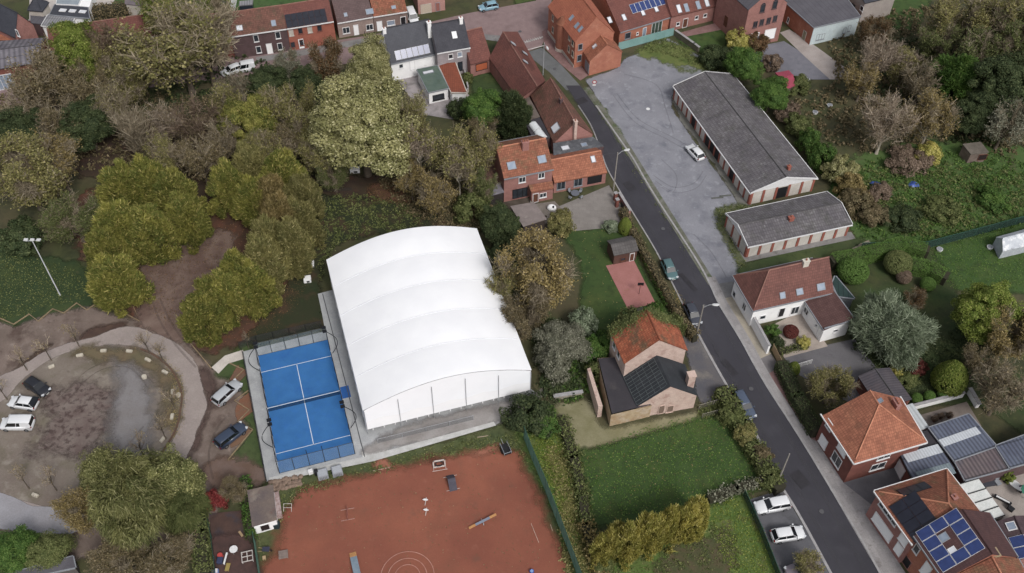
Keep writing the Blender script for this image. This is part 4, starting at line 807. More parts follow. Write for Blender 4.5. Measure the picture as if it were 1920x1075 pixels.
v1 = House('pale_house', 'pale rendered house with solar roof behind the flat-roofed hall', 'house', [(1622, 6), (1680, -8), (1620, -70), (1560, -50)], 4.5, 2, wall=surf('pale_taupe', (164, 154, 148), (152, 142, 138), .8), roof=ROOF_SL, over=.2)
v1.win(3, 1600, 12, 1.0, 1.0, frame=TRIMD); v1.win(3, 1616, 16, 1.0, 1.0)
# top-left cluster
a1 = House('slate_barn', 'dark slate roof with brick gable in the top left corner', 'house', [(-50, 30), (29, 68), (62, 46), (-20, 2)], 5.2, 3.6, wall=BR_RS, roof=ROOF_SL, over=.25, og=.1)
a1.win(0, 33, 62, .7, 1.4, frame=TRIMW)
a2 = House('corrugated_shed', 'long grey corrugated roof over brick wall at the left edge', 'shed', [(-60, 138), (74, 116), (84, 73), (-60, 84)], 4.6, 1.0, wall=BR_RD, roof=surf('roof_old_corr', (118, 114, 122), (102, 98, 108), .5, uv=('corr', .9, 2.2, .4), stains=[((142, 140, 146), .7, .58, .72, .6)]), over=.3)
a2.win(0, 12, 165, 3.6, 3.2, 'window', TRIMW, GLASSL, bars=5)
a3 = House('orange_lean_to', 'small orange tiled roof below the slate roof in the corner', 'outbuilding', [(-30, 76), (31, 77), (22, 66), (-30, 50)], 3.6, 0, wall=BR_RS, roof=ROOF_OR, over=.1)
a4 = House('flat_extension', 'dark flat roof with three bright rooflights', 'outbuilding', [(95, 28), (167, 35), (164, 16), (104, 10)], 3.0, 0, wall=WHITE, roof=ROOF_SL, over=.1, gut=TRIMG)
for x in (118, 136, 155): a4.sky(0, x, 20 + (x - 118) * .07, 1.2, .8, pane=GLASSW, frame=TRIMW)
a5 = House('corrugated_shed', 'light grey corrugated shed below the three rooflights', 'shed', [(79, 49), (131, 53), (140, 33), (91, 29)], 2.8, 0, wall=WHITE, roof=ROOF_CL, over=.1, gut=TRIMW)
a6 = House('cream_tower', 'cream rendered dormer tower with dark hipped cap', 'house', [(53, 18), (78, 20)], 4.2, 1.6, depth=2.8, wall=CREAM, roof=ROOF_SL, hip=(1.2, 1.2), over=.2)
a7 = House('grey_annexe', 'pale blue-grey roof at the top edge above the three rooflights', 'outbuilding', [(107, 8), (146, 10), (160, -18), (112, -20)], 3.2, 0, wall=WHITE, roof=surf('roof_paleblue', (140, 150, 160), (128, 138, 150), .5), over=.1, gut=TRIMW)
a8 = House('grey_annexe', 'brown-grey pitched roof beside the clipped brown hedge', 'outbuilding', [(236, 8), (284, 14), (270, -12), (240, -16)], 3.0, .6, wall=CREAM, roof=surf('roof_mauve', (112, 102, 108), (98, 90, 96), .6), over=.1)
a9 = House('grey_annexe', 'small dark flat roof beside the light corrugated shed', 'outbuilding', [(58, 44), (80, 47), (89, 32), (58, 30)], 2.7, 0, wall=BR_DK, roof=ROOF_FG, over=.05)
a10 = House('garden_shed', 'dark glass-fronted shed with light grey roof in the back garden', 'shed', [(449, 12), (473, 10), (474, 2), (450, 4)], 2.4, 0, wall=surf('dark_glazing', (44, 52, 64), None, rough=.2), roof=ROOF_CL, over=.1)
a11 = House('white_house', 'white house wall with white trim beside the pale yard at the top', 'house', [(146, 12), (168, 14), (176, -12), (158, -18)], 3.0, 0, wall=WHITE, roof=WHITE, over=.05)
a12 = House('grey_annexe', 'dark grey roof next to the twiggy tree at the top edge', 'outbuilding', [(395, 0), (432, 12), (440, -30), (400, -30)], 3.0, 0, wall=WHITE, roof=ROOF_FG, over=.05, gut=TRIMW)
for n_, px_, z_, mt_ in (('red_yard_wall', [(60, 52), (120, 58)], 2.2, surf('red_paint', (150, 48, 52), None)),):
    pass
# small sheds
k1 = House('garden_shed', 'dark wooden shed with grey felt roof at the end of the clay terrace', 'shed', [(1152, 478), (1195, 469)], 2.3, .7, depth=2.9, wall=surf('red_planks', (96, 66, 58), (84, 58, 52), 1.2), roof=surf('roof_felt_grey', (98, 94, 94), (84, 80, 80), .8, uv=('tile', .4, .4, .2)), over=.2, og=.15, cap=False)
k1.win(0, 1168, 486, .9, .8, frame=WOODB); k1.door(0, 1184, 486, .8, 1.8, WOODB)
k2 = House('garden_shed', 'weathered wooden shed with open side on the wild grass', 'shed', [(1820, 290), (1852, 286), (1838, 268), (1806, 272)], 2.2, 0, zs=[2.0, 2.2, 2.4, 2.4], wall=surf('grey_planks', (122, 106, 98), (100, 86, 78), 1.0), roof=surf('roof_grey_planks', (104, 96, 88), (88, 82, 74), .8), over=.1)
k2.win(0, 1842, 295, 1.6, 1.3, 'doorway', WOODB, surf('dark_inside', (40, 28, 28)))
k3 = House('red_shed', 'shed with faded red sheet roof beside the round clipped trees', 'shed', [(1474, 168), (1491, 160), (1478, 134), (1455, 138)], 2.2, .5, wall=BR_DK, roof=surf('roof_faded_red', (160, 62, 84), (148, 58, 76), .8, fine=.05), over=.1)
k4 = House('club_hut', 'low hut with dark stained roof and white front beside the clay field', 'hut', [(475, 986), (517, 974), (510, 912), (466, 922)], 2.2, 0, zs=[2.2, 2.2, 2.4, 2.4], wall=WHITE, roof=surf('roof_hut', (92, 82, 82), (110, 96, 88), .5, stains=[((140, 128, 116), .5, .55, .7, .6), ((112, 70, 58), .8, .6, .75, .6)]), over=.15)
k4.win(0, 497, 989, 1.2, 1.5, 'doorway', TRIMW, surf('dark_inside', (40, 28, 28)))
k5 = House('garden_shed', 'grey flat shed roof cut by the bottom left edge', 'shed', [(20, 1090), (140, 1064), (136, 1046), (10, 1080)], 2.4, 0, wall=surf('shed_wall', (90, 84, 84)), roof=surf('roof_shed_grey', (92, 90, 98), (80, 78, 86), .8), over=.1, gut=TRIMG)
# ---------------------------------------------------------------- vegetation kit
def unit(v): return v / (np.linalg.norm(v, axis=1, keepdims=True) + 1e-9)
def leaves_mesh(name, C, N, S, cv, rng, asp=.8):
    n = len(C); T = rng.normal(size=(n, 3)); N = unit(N); T = unit(T - N * (T * N).sum(1, keepdims=True)); B = np.cross(N, T)
    S = S[:, None]; a, b = T * S * .5, B * S * .5 * asp
    V = np.stack([C - a - b * .6, C + a * .9 - b, C + a + b * .7, C - a * .8 + b], 1).reshape(-1, 3)
    me = raw_mesh(name, V, np.arange(4 * n).reshape(n, 4)); at = me.attributes.new('cv', 'FLOAT', 'FACE'); at.data.foreach_set('value', np.clip(cv, 0, 1).astype(np.float32)); return me
def blob_dirs(n, rng, zmin=-.45):
    out = np.zeros((0, 3))
    while len(out) < n:
        d = unit(rng.normal(size=(n * 2, 3))); out = np.concatenate([out, d[d[:, 2] > zmin]])
    return out[:n]
def crown(name, seed, rx, rz, zc, ncl, cr, nl, ls, flat=.75, shell=.6, irr=.2, zmin=-.5, upbias=.25, taper=0.0, stretch=1.0, droop=0):
    rng = np.random.default_rng(seed); D = blob_dirs(ncl, rng, zmin)
    ph = rng.uniform(0, 6.28, 6); az = np.arctan2(D[:, 1], D[:, 0]); el = D[:, 2]
    env = 1 + irr * (np.sin(az * 2 + ph[0]) * .5 + np.sin(az * 3 + ph[1] + el * 2) * .5 + np.sin(az * 5 + ph[2] + el * 4) * .35) + rng.normal(0, irr * .35, ncl)
    rr = (shell + (1 - shell) * rng.uniform(0, 1, ncl) ** .5)
    Cc = D * np.array([rx, rx, rz]) * (env * rr)[:, None]
    if taper: Cc[:, :2] *= (1 - taper * (Cc[:, 2] / rz))[:, None].clip(.15, 2)
    crs = cr * rng.uniform(.65, 1.35, ncl); idx = np.repeat(np.arange(ncl), nl)
    d = unit(rng.normal(size=(ncl * nl, 3)) + D[idx] * .5 + np.array([0, 0, upbias])); r = rng.uniform(.35, 1, ncl * nl) ** .6
    off = d * (crs[idx] * r)[:, None]; off[:, 2] *= flat * stretch
    if droop: off[:, 2] -= droop * r ** 2 * crs[idx]; 
    P = Cc[idx] + off; P[:, 2] += zc
    N = d * .8 + D[idx] * .35 + rng.normal(size=P.shape) * .45 + np.array([0, 0, .25])
    cvc = rng.uniform(0, 1, ncl); cv = cvc[idx] + rng.normal(0, .12, len(P))
    return leaves_mesh(name, P, N, ls * rng.uniform(.6, 1.3, len(P)), cv, rng)
def ribbons(A, B, wa, wb, rng):
    d = unit(B - A); s = unit(np.cross(d, rng.normal(size=A.shape))); wa = np.asarray(wa)[:, None] / 2; wb = np.asarray(wb)[:, None] / 2
    return np.stack([A - s * wa, A + s * wa, B + s * wb, B - s * wb], 1)
def twigs(name, seed, rx, rz, zc, base, nl=14, n2=260, n3=2400, n4=0, w3=.05, up=.5, leaves=0, ls=.26, fan=0, len3=1.0):
    """bare branching crown; returns mesh of ribbons (and the limbs for the trunk)"""
    rng = np.random.default_rng(seed); D = blob_dirs(nl, rng, -.05 if not fan else .25)
    if fan: D[:, 2] = np.abs(D[:, 2]) + fan; D = unit(D)
    ends = D * np.array([rx, rx, rz]) * rng.uniform(.6, .85, (nl, 1)) + np.array([0, 0, zc])
    st = np.stack([np.zeros(nl), np.zeros(nl), rng.uniform(base * .8, base * 1.3, nl)], 1)
    mid = (st + ends) / 2 + rng.normal(0, rx * .06, (nl, 3)) + np.array([0, 0, -rz * .04])
    def on_limb(k, t):
        t = t[:, None]; return (1 - t) ** 2 * st[k] + 2 * t * (1 - t) * mid[k] + t * t * ends[k]
    Q = []
    k = rng.integers(0, nl, n2); t = rng.uniform(.25, 1, n2); A = on_limb(k, t); ou = unit(A - np.array([0, 0, zc - rz * .6]))
    dr = unit(ou * .8 + unit(ends[k] - st[k]) * .6 + rng.normal(size=A.shape) * .5 + np.array([0, 0, up * .4]))
    L = rx * rng.uniform(.25, .5, n2); B = A + dr * L[:, None]; Q.append(ribbons(A, B, [.09] * n2, [.05] * n2, rng))
    k3 = rng.integers(0, n2, n3); t3 = rng.uniform(.1, 1, n3)[:, None]; A3 = A[k3] * (1 - t3) + B[k3] * t3
    d3 = unit(dr[k3] * .7 + rng.normal(size=A3.shape) * .6 + np.array([0, 0, up * .5])); L3 = len3 * rng.uniform(.5, 1.4, n3)
    B3 = A3 + d3 * L3[:, None]; Q.append(ribbons(A3, B3, [w3] * n3, [w3 * .5] * n3, rng))
    if n4:
        k4 = rng.integers(0, n3, n4); t4 = rng.uniform(.2, 1, n4)[:, None]; A4 = A3[k4] * (1 - t4) + B3[k4] * t4
        B4 = A4 + unit(d3[k4] * .6 + rng.normal(size=A4.shape) * .8) * rng.uniform(.3, .7, n4)[:, None]; Q.append(ribbons(A4, B4, [w3 * .7] * n4, [w3 * .4] * n4, rng))
    V = np.concatenate(Q).reshape(-1, 3); nf = len(V) // 4; cv = rng.uniform(0, 1, nf)
    me = raw_mesh(name, V, np.arange(4 * nf).reshape(nf, 4)); at = me.attributes.new('cv', 'FLOAT', 'FACE'); at.data.foreach_set('value', cv.astype(np.float32))
    lm = None
    if leaves:
        kk = rng.integers(0, n3, leaves); ph = rng.uniform(0, 6.28, 3)
        P = B3[kk] + rng.normal(0, .18, (leaves, 3)); sel = np.sin(P[:, 0] * 1.1 + ph[0]) + np.sin(P[:, 1] * 1.2 + ph[1]) + np.sin(P[:, 2] * 1.3 + ph[2]) > -.6; P = P[sel]
        lm = leaves_mesh(name + '_leaves', P, rng.normal(size=P.shape) + np.array([0, 0, .8]), ls * rng.uniform(.6, 1.3, len(P)), rng.uniform(0, 1, len(P)), rng)
    limbs = [[tuple(st[i]), tuple((st[i] + ends[i]) / 4 + mid[i] / 2), tuple(ends[i])] for i in range(nl)]
    return me, lm, limbs
def trunk_mesh(name, h, r, limbs, lean=0):
    b = MB(); b.tube([(0, 0, -.1), (lean * .3, 0, h * .4), (lean, 0, h)], [r * 1.25, r * .9, r * .55], 8)
    for L in limbs: b.tube(L, [r * .45, r * .28, r * .08], 5, cap=False)
    o = b.build(name, BARK, None, smooth=True); me = o.data; bpy.data.objects.remove(o); return me
def auto_limbs(seed, n, z0, zc, rx, rz, k=.7):
    rng = np.random.default_rng(seed); out = []
    for i in range(n):
        a = 6.28 * i / n + rng.uniform(-.4, .4); e = rng.uniform(.15, .9); s = z0 * rng.uniform(.75, 1.1)
        en = (math.cos(a) * rx * k * math.cos(e), math.sin(a) * rx * k * math.cos(e), zc + rz * k * math.sin(e))
        out.append([(0, 0, s), (en[0] * .5, en[1] * .5, s + (en[2] - s) * .6), en])
    return out
BARK = surf('bark', (96, 84, 72), (80, 70, 60), 1.5, stains=[((118, 108, 94), 2, .55, .7, .6)])
BARKW = surf('pale_bark', (158, 150, 136), (130, 122, 108), 2.2)
def leafm(name, c1, c2, c3, v=.5): return surf('leaf_' + name, c1, c2, leaf=(c3, v), fine=0, rough=.7, spec=.25)
LM = dict(
    hornbeam=leafm('hornbeam', (146, 144, 70), (96, 106, 50), (170, 156, 88)), lime=leafm('lime', (124, 138, 58), (90, 110, 42), (150, 152, 80)),
    green=leafm('green', (84, 114, 48), (66, 96, 44), (108, 130, 62)), dark=leafm('dark', (70, 82, 50), (54, 68, 42), (92, 100, 62)),
    olive=leafm('olive', (138, 132, 80), (110, 110, 66), (164, 152, 102)), pale=leafm('pale', (160, 156, 106), (126, 126, 80), (186, 180, 136)),
    tan=leafm('tan', (150, 132, 84), (122, 110, 68), (172, 152, 106)), brown=leafm('brown', (120, 106, 78), (94, 88, 62), (144, 128, 98)),
    rust=leafm('rust', (112, 84, 58), (84, 74, 46), (138, 104, 74)), silver=leafm('silver', (136, 148, 122), (108, 122, 96), (162, 170, 146)),
    grey=leafm('grey', (125, 125, 107), (107, 109, 91), (156, 154, 136)), red=leafm('red', (140, 56, 56), (112, 44, 44), (160, 78, 74)),
    gold=leafm('gold', (184, 174, 92), (144, 144, 72), (208, 194, 120)), burgundy=leafm('burgundy', (105, 51, 47), (89, 47, 42), (132, 69, 60)),
    willow=leafm('willow', (136, 136, 84), (92, 98, 56), (162, 158, 108)), twig=leafm('twig', (154, 142, 120), (130, 118, 98), (176, 164, 142)),
    twigp=leafm('twigp', (168, 154, 136), (146, 130, 114), (190, 176, 158)), mauve=leafm('mauve', (128, 110, 94), (108, 92, 78), (150, 130, 114)),
    moss=leafm('moss', (106, 114, 66), (84, 94, 54), (130, 132, 82)), topi=leafm('topi', (96, 128, 58), (84, 114, 52), (112, 138, 72), .3))
def strands(name, seed, rx, rz, zc, ncl, cr, ns, ln, wd, dv, out=.4, jit=.4, irr=.2, shell=.7, zmin=-.6, taper=0, flat=1):
    """crown of thin leafy sprays that hang (dv < 0) or reach up (dv > 0)"""
    rng = np.random.default_rng(seed); D = blob_dirs(ncl, rng, zmin); ph = rng.uniform(0, 6.28, 4); az = np.arctan2(D[:, 1], D[:, 0])
    env = 1 + irr * (np.sin(az * 2 + ph[0]) * .5 + np.sin(az * 4 + ph[1] + D[:, 2] * 3) * .5) + rng.normal(0, irr * .4, ncl); rr = shell + (1 - shell) * rng.uniform(0, 1, ncl) ** .5
    C = D * np.array([rx, rx, rz]) * (env * rr)[:, None]
    if taper: C[:, :2] *= (1 - taper * (C[:, 2] / rz))[:, None].clip(.12, 2)
    k = np.repeat(np.arange(ncl), ns); n = len(k); cs = cr * rng.uniform(.6, 1.4, ncl); d = unit(rng.normal(size=(n, 3)) + D[k] * .6)
    off = d * (cs[k] * rng.uniform(.2, 1, n) ** .5)[:, None]; off[:, 2] *= flat; A = C[k] + off; A[:, 2] += zc
    od = D[k] * np.array([1, 1, .2]); dr = unit(od * out + np.array([0, 0, dv]) + rng.normal(size=(n, 3)) * jit); L = ln * rng.uniform(.5, 1.4, n); B = A + dr * L[:, None]
    B[:, 2] = np.maximum(B[:, 2], .1); cvc = rng.uniform(0, 1, ncl)[k] + rng.normal(0, .12, n)
    V = ribbons(A, B, wd * rng.uniform(.6, 1.3, n), wd * .35 * np.ones(n), rng).reshape(-1, 3); me = raw_mesh(name, V, np.arange(4 * n).reshape(n, 4)); at = me.attributes.new('cv', 'FLOAT', 'FACE'); at.data.foreach_set('value', np.clip(cvc, 0, 1).astype(np.float32)); return me
# prototypes: name -> list of (crown mesh, extra leaf mesh, trunk mesh, radius, height)
PR = {}
def proto(kind, R, H, cm, lm, tm): PR.setdefault(kind, []).append((cm, lm, tm, R, H))
for i in range(3):
    proto('round', 5, 11, crown('round_crown', 10 + i, 4.4, 4.3, 6.6, 200, 1.1, 230, .2, irr=.28), None, trunk_mesh('trunk', 4.5, .32, auto_limbs(i, 6, 3, 6.5, 4.4, 4.3)))
for i in range(3):
    proto('column', 3.4, 10, strands('upright_crown', 20 + i, 2.8, 4.6, 5.0, 130, .85, 300, .5, .14, 1.0, out=.6, irr=.26, jit=.5, taper=.42, zmin=-.9, flat=1.5), None, trunk_mesh('trunk', 3, .22, []))
for i in range(2):
    proto('puff', 6, 17, crown('puffy_crown', 30 + i, 5.0, 6.2, 10.3, 150, 1.3, 330, .22, irr=.34, shell=.45, flat=.8), None, trunk_mesh('trunk', 7, .4, auto_limbs(40 + i, 8, 5, 10.5, 5, 6)))
a, l, lb = twigs('twig_crown', 92, 3.2, 3.6, 9.2, 6.4, leaves=3200, nl=12, n2=200, n3=1800, n4=900, w3=.07); proto('birch', 3.8, 13, a, l, trunk_mesh('trunk', 7.2, .2, lb))
for i in range(2):
    proto('willow', 5.5, 9, strands('weeping_crown', 50 + i, 4.4, 3.0, 6.0, 130, 1.25, 240, .85, .1, -.7, out=.5, jit=.45, irr=.4, shell=.45), None, trunk_mesh('trunk', 4, .4, auto_limbs(60 + i, 6, 3, 5.6, 4.2, 3)))
for i in range(3):
    proto('plume', 1.7, 7, strands('plume_crown', 130 + i, 1.3, 3.4, 3.4, 60, .5, 170, .55, .1, 1.3, out=.35, jit=.3, irr=.25, taper=.5, zmin=-.95, flat=1.6), None, None)
proto('fountain', 5, 9, strands('feathery_crown', 58, 4.2, 3.8, 4.3, 150, 1.1, 190, .7, .1, .5, out=.7, jit=.55, irr=.25, shell=.5), None, trunk_mesh('trunk', 3, .3, []))
for i in range(2):
    proto('shaggy', 5, 9, crown('shaggy_crown', 55 + i, 4.2, 3.9, 4.6, 150, 1.4, 200, .22, irr=.3, flat=1.2, upbias=.6, shell=.5), None, trunk_mesh('trunk', 3, .3, auto_limbs(66 + i, 5, 2, 4.6, 4, 3.6)))
for i in range(3):
    a, l, lb = twigs('twig_crown', 70 + i, 5, 5, 7.2, 2.8, leaves=3500, ls=.2, n2=300, n3=3000, n4=2600, w3=.085, len3=1.25); proto('bare', 5.6, 13, a, l, trunk_mesh('trunk', 4.5, .28, lb))
for i in range(2):
    a, l, lb = twigs('twig_crown', 80 + i, 5, 5, 7.2, 2.8, leaves=15000, ls=.22, n2=300, n3=2800, n4=1200, w3=.08, len3=1.2); proto('sparse', 5.6, 13, a, l, trunk_mesh('trunk', 4.5, .28, lb))
for i in range(2):
    a, l, lb = twigs('twig_crown', 85 + i, 5, 4.6, 6.8, 2.2, leaves=34000, ls=.19, n2=420, n3=6500, n4=1500, w3=.06); proto('fine', 5.7, 12, a, l, trunk_mesh('trunk', 4.5, .3, lb))
a, l, lb = twigs('twig_crown', 90, 4.2, 6, 5.0, 1.2, nl=20, n2=300, n3=2400, n4=1400, fan=1.1, up=1.6, w3=.085, leaves=700, len3=1.6); proto('vase', 5, 11.5, a, l, trunk_mesh('trunk', 1.8, .3, lb))
for i in range(3):
    a, l, lb = twigs('twig_crown', 95 + i, 1.9, 2.0, 4.3, 2.4, nl=9, n2=50, n3=200, n4=160, w3=.03, leaves=90, ls=.14, len3=.6); proto('young', 2.2, 6.6, a, l, trunk_mesh('trunk', 3.4, .1, lb))
for i in range(3):
    proto('bush', 2, 2.6, crown('bush_crown', 100 + i, 1.75, 1.35, 1.2, 70, .55, 120, .15, irr=.28, zmin=-.7), None, None)
proto('topiary', 1.5, 2.6, crown('clipped_crown', 110, 1.42, 1.25, 1.3, 2600, .07, 11, .095, irr=.02, shell=.97, zmin=-.9), None, None)
proto('dome', 1.5, 2.6, crown('clipped_crown', 111, 1.38, 1.5, 1.35, 2800, .07, 11, .095, irr=.03, shell=.97, zmin=-.9, taper=.35), None, None)
_cnt = {}
def plant(kind, px, py, rpx, h, mat, label, group=None, name=None, base=None, cat=None, twig='twig', bark=None, var=None, lf=None):
    """crown centred on the pixel, h metres tall; base = pixel of the trunk foot where it shows"""
    L = PR[kind]; n = _cnt.get(kind, 0); _cnt[kind] = n + 1; cm, lm, tm, R0, H0 = L[(n if var is None else var) % len(L)]
    zc = h * (.6 if H0 > 4 else .5)
    p = G(px, py, zc); r = rpx / pxm(px, py, zc)
    if base: g_ = G(*base); p = p.lerp(g_, .5)
    tree = H0 > 5; nm = name or ('tree' if tree else 'bush')
    root = empty(nm, (p.x, p.y, 0), RND.uniform(0, 6.28), label=label, cat=cat or nm.split('_')[-1], group=group)
    root.scale = (r / R0, r / R0, h / H0)
    wood = kind in ('fine', 'birch', 'bare', 'sparse', 'vase', 'young')
    def mk(name_, me, mt):
        o = bpy.data.objects.new(name_, me); COL.objects.link(o); o.parent = root
        if not me.materials: me.materials.append(mt)
        o.material_slots[0].link = 'OBJECT'; o.material_slots[0].material = mt; f = RND.uniform(.88, 1.1); o.color = (f, f, f, 1); return o
    if wood:
        mk('twigs', cm, LM[twig]); 
        if lm is not None and mat: mk('crown', lm, LM[mat])
    else: mk('crown', cm, LM[mat])
    if tm is not None: mk('trunk', tm, bark or BARK)
    return root
def leaf_strip(name, pts, width, height, mat, label=None, cat=None, kind=None, group=None, dens=26, ls=.2, top=1.0, world=None, rough=.25, core=True, z0=0):
    """clipped or wild hedge along pixels (on the ground)"""
    P = world or [tuple(G(x, y).to_2d()) for x, y in pts]; rng = np.random.default_rng(len(COL.objects) + int(abs(P[0][0] * 10)))
    C, N, CV = [], [], []
    core_b = MB()
    for i in range(len(P) - 1):
        a = np.array(P[i]); c = np.array(P[i + 1]); L = np.linalg.norm(c - a); t = (c - a) / L; nn = np.array([-t[1], t[0]]); w_ = width / 2
        area = L * (width + 2 * height); n = int(area * dens); u = rng.uniform(-.03, 1.03, n) * L
        s = rng.uniform(0, width + 2 * height, n); side = np.where(s < height, -1, np.where(s > height + width, 1, 0))
        lat = np.where(side == 0, s - height - w_, side * w_); zz = np.where(side == 0, height, np.where(side < 0, s, s - height - width))
        wob = rough * (np.sin(u * 1.3 + i) + np.sin(u * 2.9 + 2 * i) * .6) * .6
        lat = lat * (1 + wob * .5) + rng.normal(0, rough * .4, n); zz = zz * (1 + wob * .35) + rng.normal(0, rough * .35, n)
        nx = np.where(side == 0, 0, side); nz = np.where(side == 0, 1, .25)
        C.append(np.stack([a[0] + t[0] * u + nn[0] * lat, a[1] + t[1] * u + nn[1] * lat, np.maximum(zz, .05) + z0], 1))
        N.append(np.stack([nn[0] * nx, nn[1] * nx, nz], 1) + rng.normal(0, .4, (n, 3))); k = np.sin(u * 2.2) * .3 + .5; CV.append(k + rng.normal(0, .25, n))
        if core: ang = math.atan2(t[1], t[0]); core_b.box(((a[0] + c[0]) / 2, (a[1] + c[1]) / 2, z0 + height * .44), (L + width * .5, width * .72, height * .88), ang)
    C = np.concatenate(C); N = np.concatenate(N); CV = np.concatenate(CV)
    o0 = np.array([C[:, 0].mean(), C[:, 1].mean(), 0]); me = leaves_mesh(name, C - o0, N, ls * rng.uniform(.6, 1.3, len(C)), CV, rng); me.materials.append(LM[mat])
    o = bpy.data.objects.new(name, me); COL.objects.link(o); o.location = tuple(o0)
    if core:
        q = core_b.build('branches', surf('hedge_wood', (52, 50, 36), None), None, origin=tuple(o0)); q.location = (0, 0, 0); q.parent = o
    return tag(o, label, cat, group, kind)
def scatter(name, px, mat, n, ls, h, seed=1, kind='stuff', clump=0, world=None, flat=False):
    """low leaves, weeds or litter over an area"""
    poly = world or world_poly(px, True); rng = np.random.default_rng(seed); xs = [p[0] for p in poly]; ys = [p[1] for p in poly]
    m_ = n if not clump else max(1, n // clump); X = rng.uniform(min(xs), max(xs), m_ * 3); Y = rng.uniform(min(ys), max(ys), m_ * 3)
    D = sdf(X, Y, poly); ok = D > rng.uniform(0, .8, len(X)); X, Y = X[ok][:m_], Y[ok][:m_]; cv = rng.uniform(0, 1, len(X)); cz = np.zeros(len(X)); hh = h * np.ones(len(X))
    if clump:
        k = np.repeat(np.arange(len(X)), clump); R_ = rng.uniform(.25, .9, len(X))[k]; d = rng.normal(size=(len(k), 2)) * .5
        cv = cv[k] + rng.normal(0, .1, len(k)); hh = (h * rng.uniform(.3, 1.2, len(X)))[k] * np.exp(-(d ** 2).sum(1)); X = X[k] + d[:, 0] * R_; Y = Y[k] + d[:, 1] * R_
    Z = rng.uniform(.02, 1, len(X)) * hh + .06; C = np.stack([X, Y, Z], 1); o0 = np.array([C[:, 0].mean(), C[:, 1].mean(), 0])
    N = np.array([0, 0, 1.0]) + rng.normal(0, .12 if flat else .6, C.shape)
    me = leaves_mesh(name, C - o0, N, ls * rng.uniform(.5, 1.4, len(C)), cv, rng); me.materials.append(LM[mat]); o = bpy.data.objects.new(name, me); COL.objects.link(o); o.location = tuple(o0); return tag(o, kind=kind)
# ---------------------------------------------------------------- trees and bushes, one by one
T = plant
T('fine', 45, 325, 92, 13, 'olive', 'big olive-brown tree at the left edge, largest crown above the mown lawn')
T('sparse', 105, 300, 60, 11, 'tan', 'tan leafed twiggy tree touching the big olive tree at the left edge')
T('fine', 138, 410, 66, 8.5, 'moss', 'grey-green round tree between the left lawn lamp and the clipped hornbeams')
T('bush', 40, 445, 40, 4, 'dark', 'dark bush under the big olive tree at the left edge')
HB = 'upright hornbeams round the leaf-strewn clearing'
for x, y, r, h, l in ((225, 360, 46, 10, 'yellow-green hornbeam at the back left of the clearing group, behind the others'), (275, 345, 45, 10, 'tallest rounded hornbeam at the top of the left clearing group'), (325, 368, 45, 9.5, 'hornbeam on the right shoulder of the left clearing group'), (345, 408, 41, 8, 'low spreading hornbeam nearest the reddish leaf carpet'), (222, 425, 45, 9.5, 'hornbeam on the left flank of the group, yellow on its outer side'), (285, 430, 45, 9, 'dark green hornbeam in the middle of the left clearing group'), (200, 470, 37, 8.5, 'narrow hornbeam just behind the detached egg-shaped one'), (213, 522, 46, 9, 'detached egg-shaped yellow-green hornbeam where the ring road begins')):
    T('column', x, y, r, h, 'hornbeam', l, HB, name='hornbeam_tree')
HB2 = 'upright hornbeams in the row beside the white hall'
for x, y, r, h, m_, l in ((428, 350, 37, 9, 'hornbeam', 'yellow-green hornbeam at the top left end of the row above the clearing'), (470, 320, 37, 9.5, 'olive', 'olive hornbeam with bare top behind the row above the clearing'), (480, 372, 38, 9, 'hornbeam', 'gold-tinted hornbeam overhanging the top of the reddish clearing'), (530, 330, 41, 10, 'hornbeam', 'tall bright hornbeam at the upper end of the row beside the hall'), (562, 372, 37, 9, 'olive', 'hornbeam whose right side faces the dark grass behind the hall'), (528, 412, 41, 10, 'tan', 'brownish thinning hornbeam in the upper half of the row beside the hall'), (545, 458, 38, 9.5, 'olive', 'olive hornbeam opposite the hall corner'), (497, 490, 41, 9.5, 'olive', 'brown-topped hornbeam halfway down the row beside the hall'), (468, 532, 41, 9, 'hornbeam', 'hornbeam third from the lower end of the row beside the hall'), (425, 553, 38, 8.5, 'hornbeam', 'hornbeam second from the lower end of the row beside the hall'), (505, 455, 36, 9.5, 'olive', 'thin hornbeam in the middle of the row beside the hall, left of the olive one'), (445, 512, 34, 9, 'hornbeam', 'slim hornbeam on the clearing side of the lower half of the row'), (512, 372, 34, 9.5, 'tan', 'brown-tipped hornbeam between the tall bright one and the clearing'), (398, 560, 34, 8.5, 'hornbeam', 'slim hornbeam just above the lowest one of the row'), (560, 415, 34, 9, 'olive', 'slim olive hornbeam on the hall side of the upper row'), (378, 590, 38, 8.5, 'hornbeam', 'hornbeam at the lower end of the row, nearest the ring road')):
    T('column', x, y, r, h, m_, l, HB2, name='hornbeam_tree')
T('sparse', 335, 85, 124, 18, 'olive', 'huge twiggy grey-olive tree hiding the red row houses', var=0)
T('bare', 380, 75, 92, 17, None, 'bare grey crown rising from the right side of the huge twiggy tree')
T('sparse', 290, 30, 45, 13, 'lime', 'yellowish tree behind the huge twiggy tree at the top edge')
T('sparse', 392, 14, 44, 12, 'lime', 'yellow-green treetop against the top edge beside the grey roof')
T('round', 143, 98, 48, 13, 'lime', 'bright yellow-green tree in front of the red row houses')
T('bare', 205, 90, 50, 14, 'brown', 'reddish-brown bare tree between the bright green tree and the huge twiggy one', twig='mauve')
T('sparse', 85, 150, 72, 14, 'brown', 'brown thin-leafed tree in front of the corrugated shed')
T('bare', 45, 200, 55, 11, 'brown', 'bare brown tree below the blue-paned shed window', twig='twig')
T('fine', 160, 175, 58, 11, 'brown', 'dull brown-green tree just below the bright yellow-green tree')
T('round', 165, 235, 52, 9, 'dark', 'dark green tree in the shade left of the fan-shaped bare tree')
T('round', 40, 245, 50, 8, 'dark', 'dark green low tree at the left edge above the big olive tree')
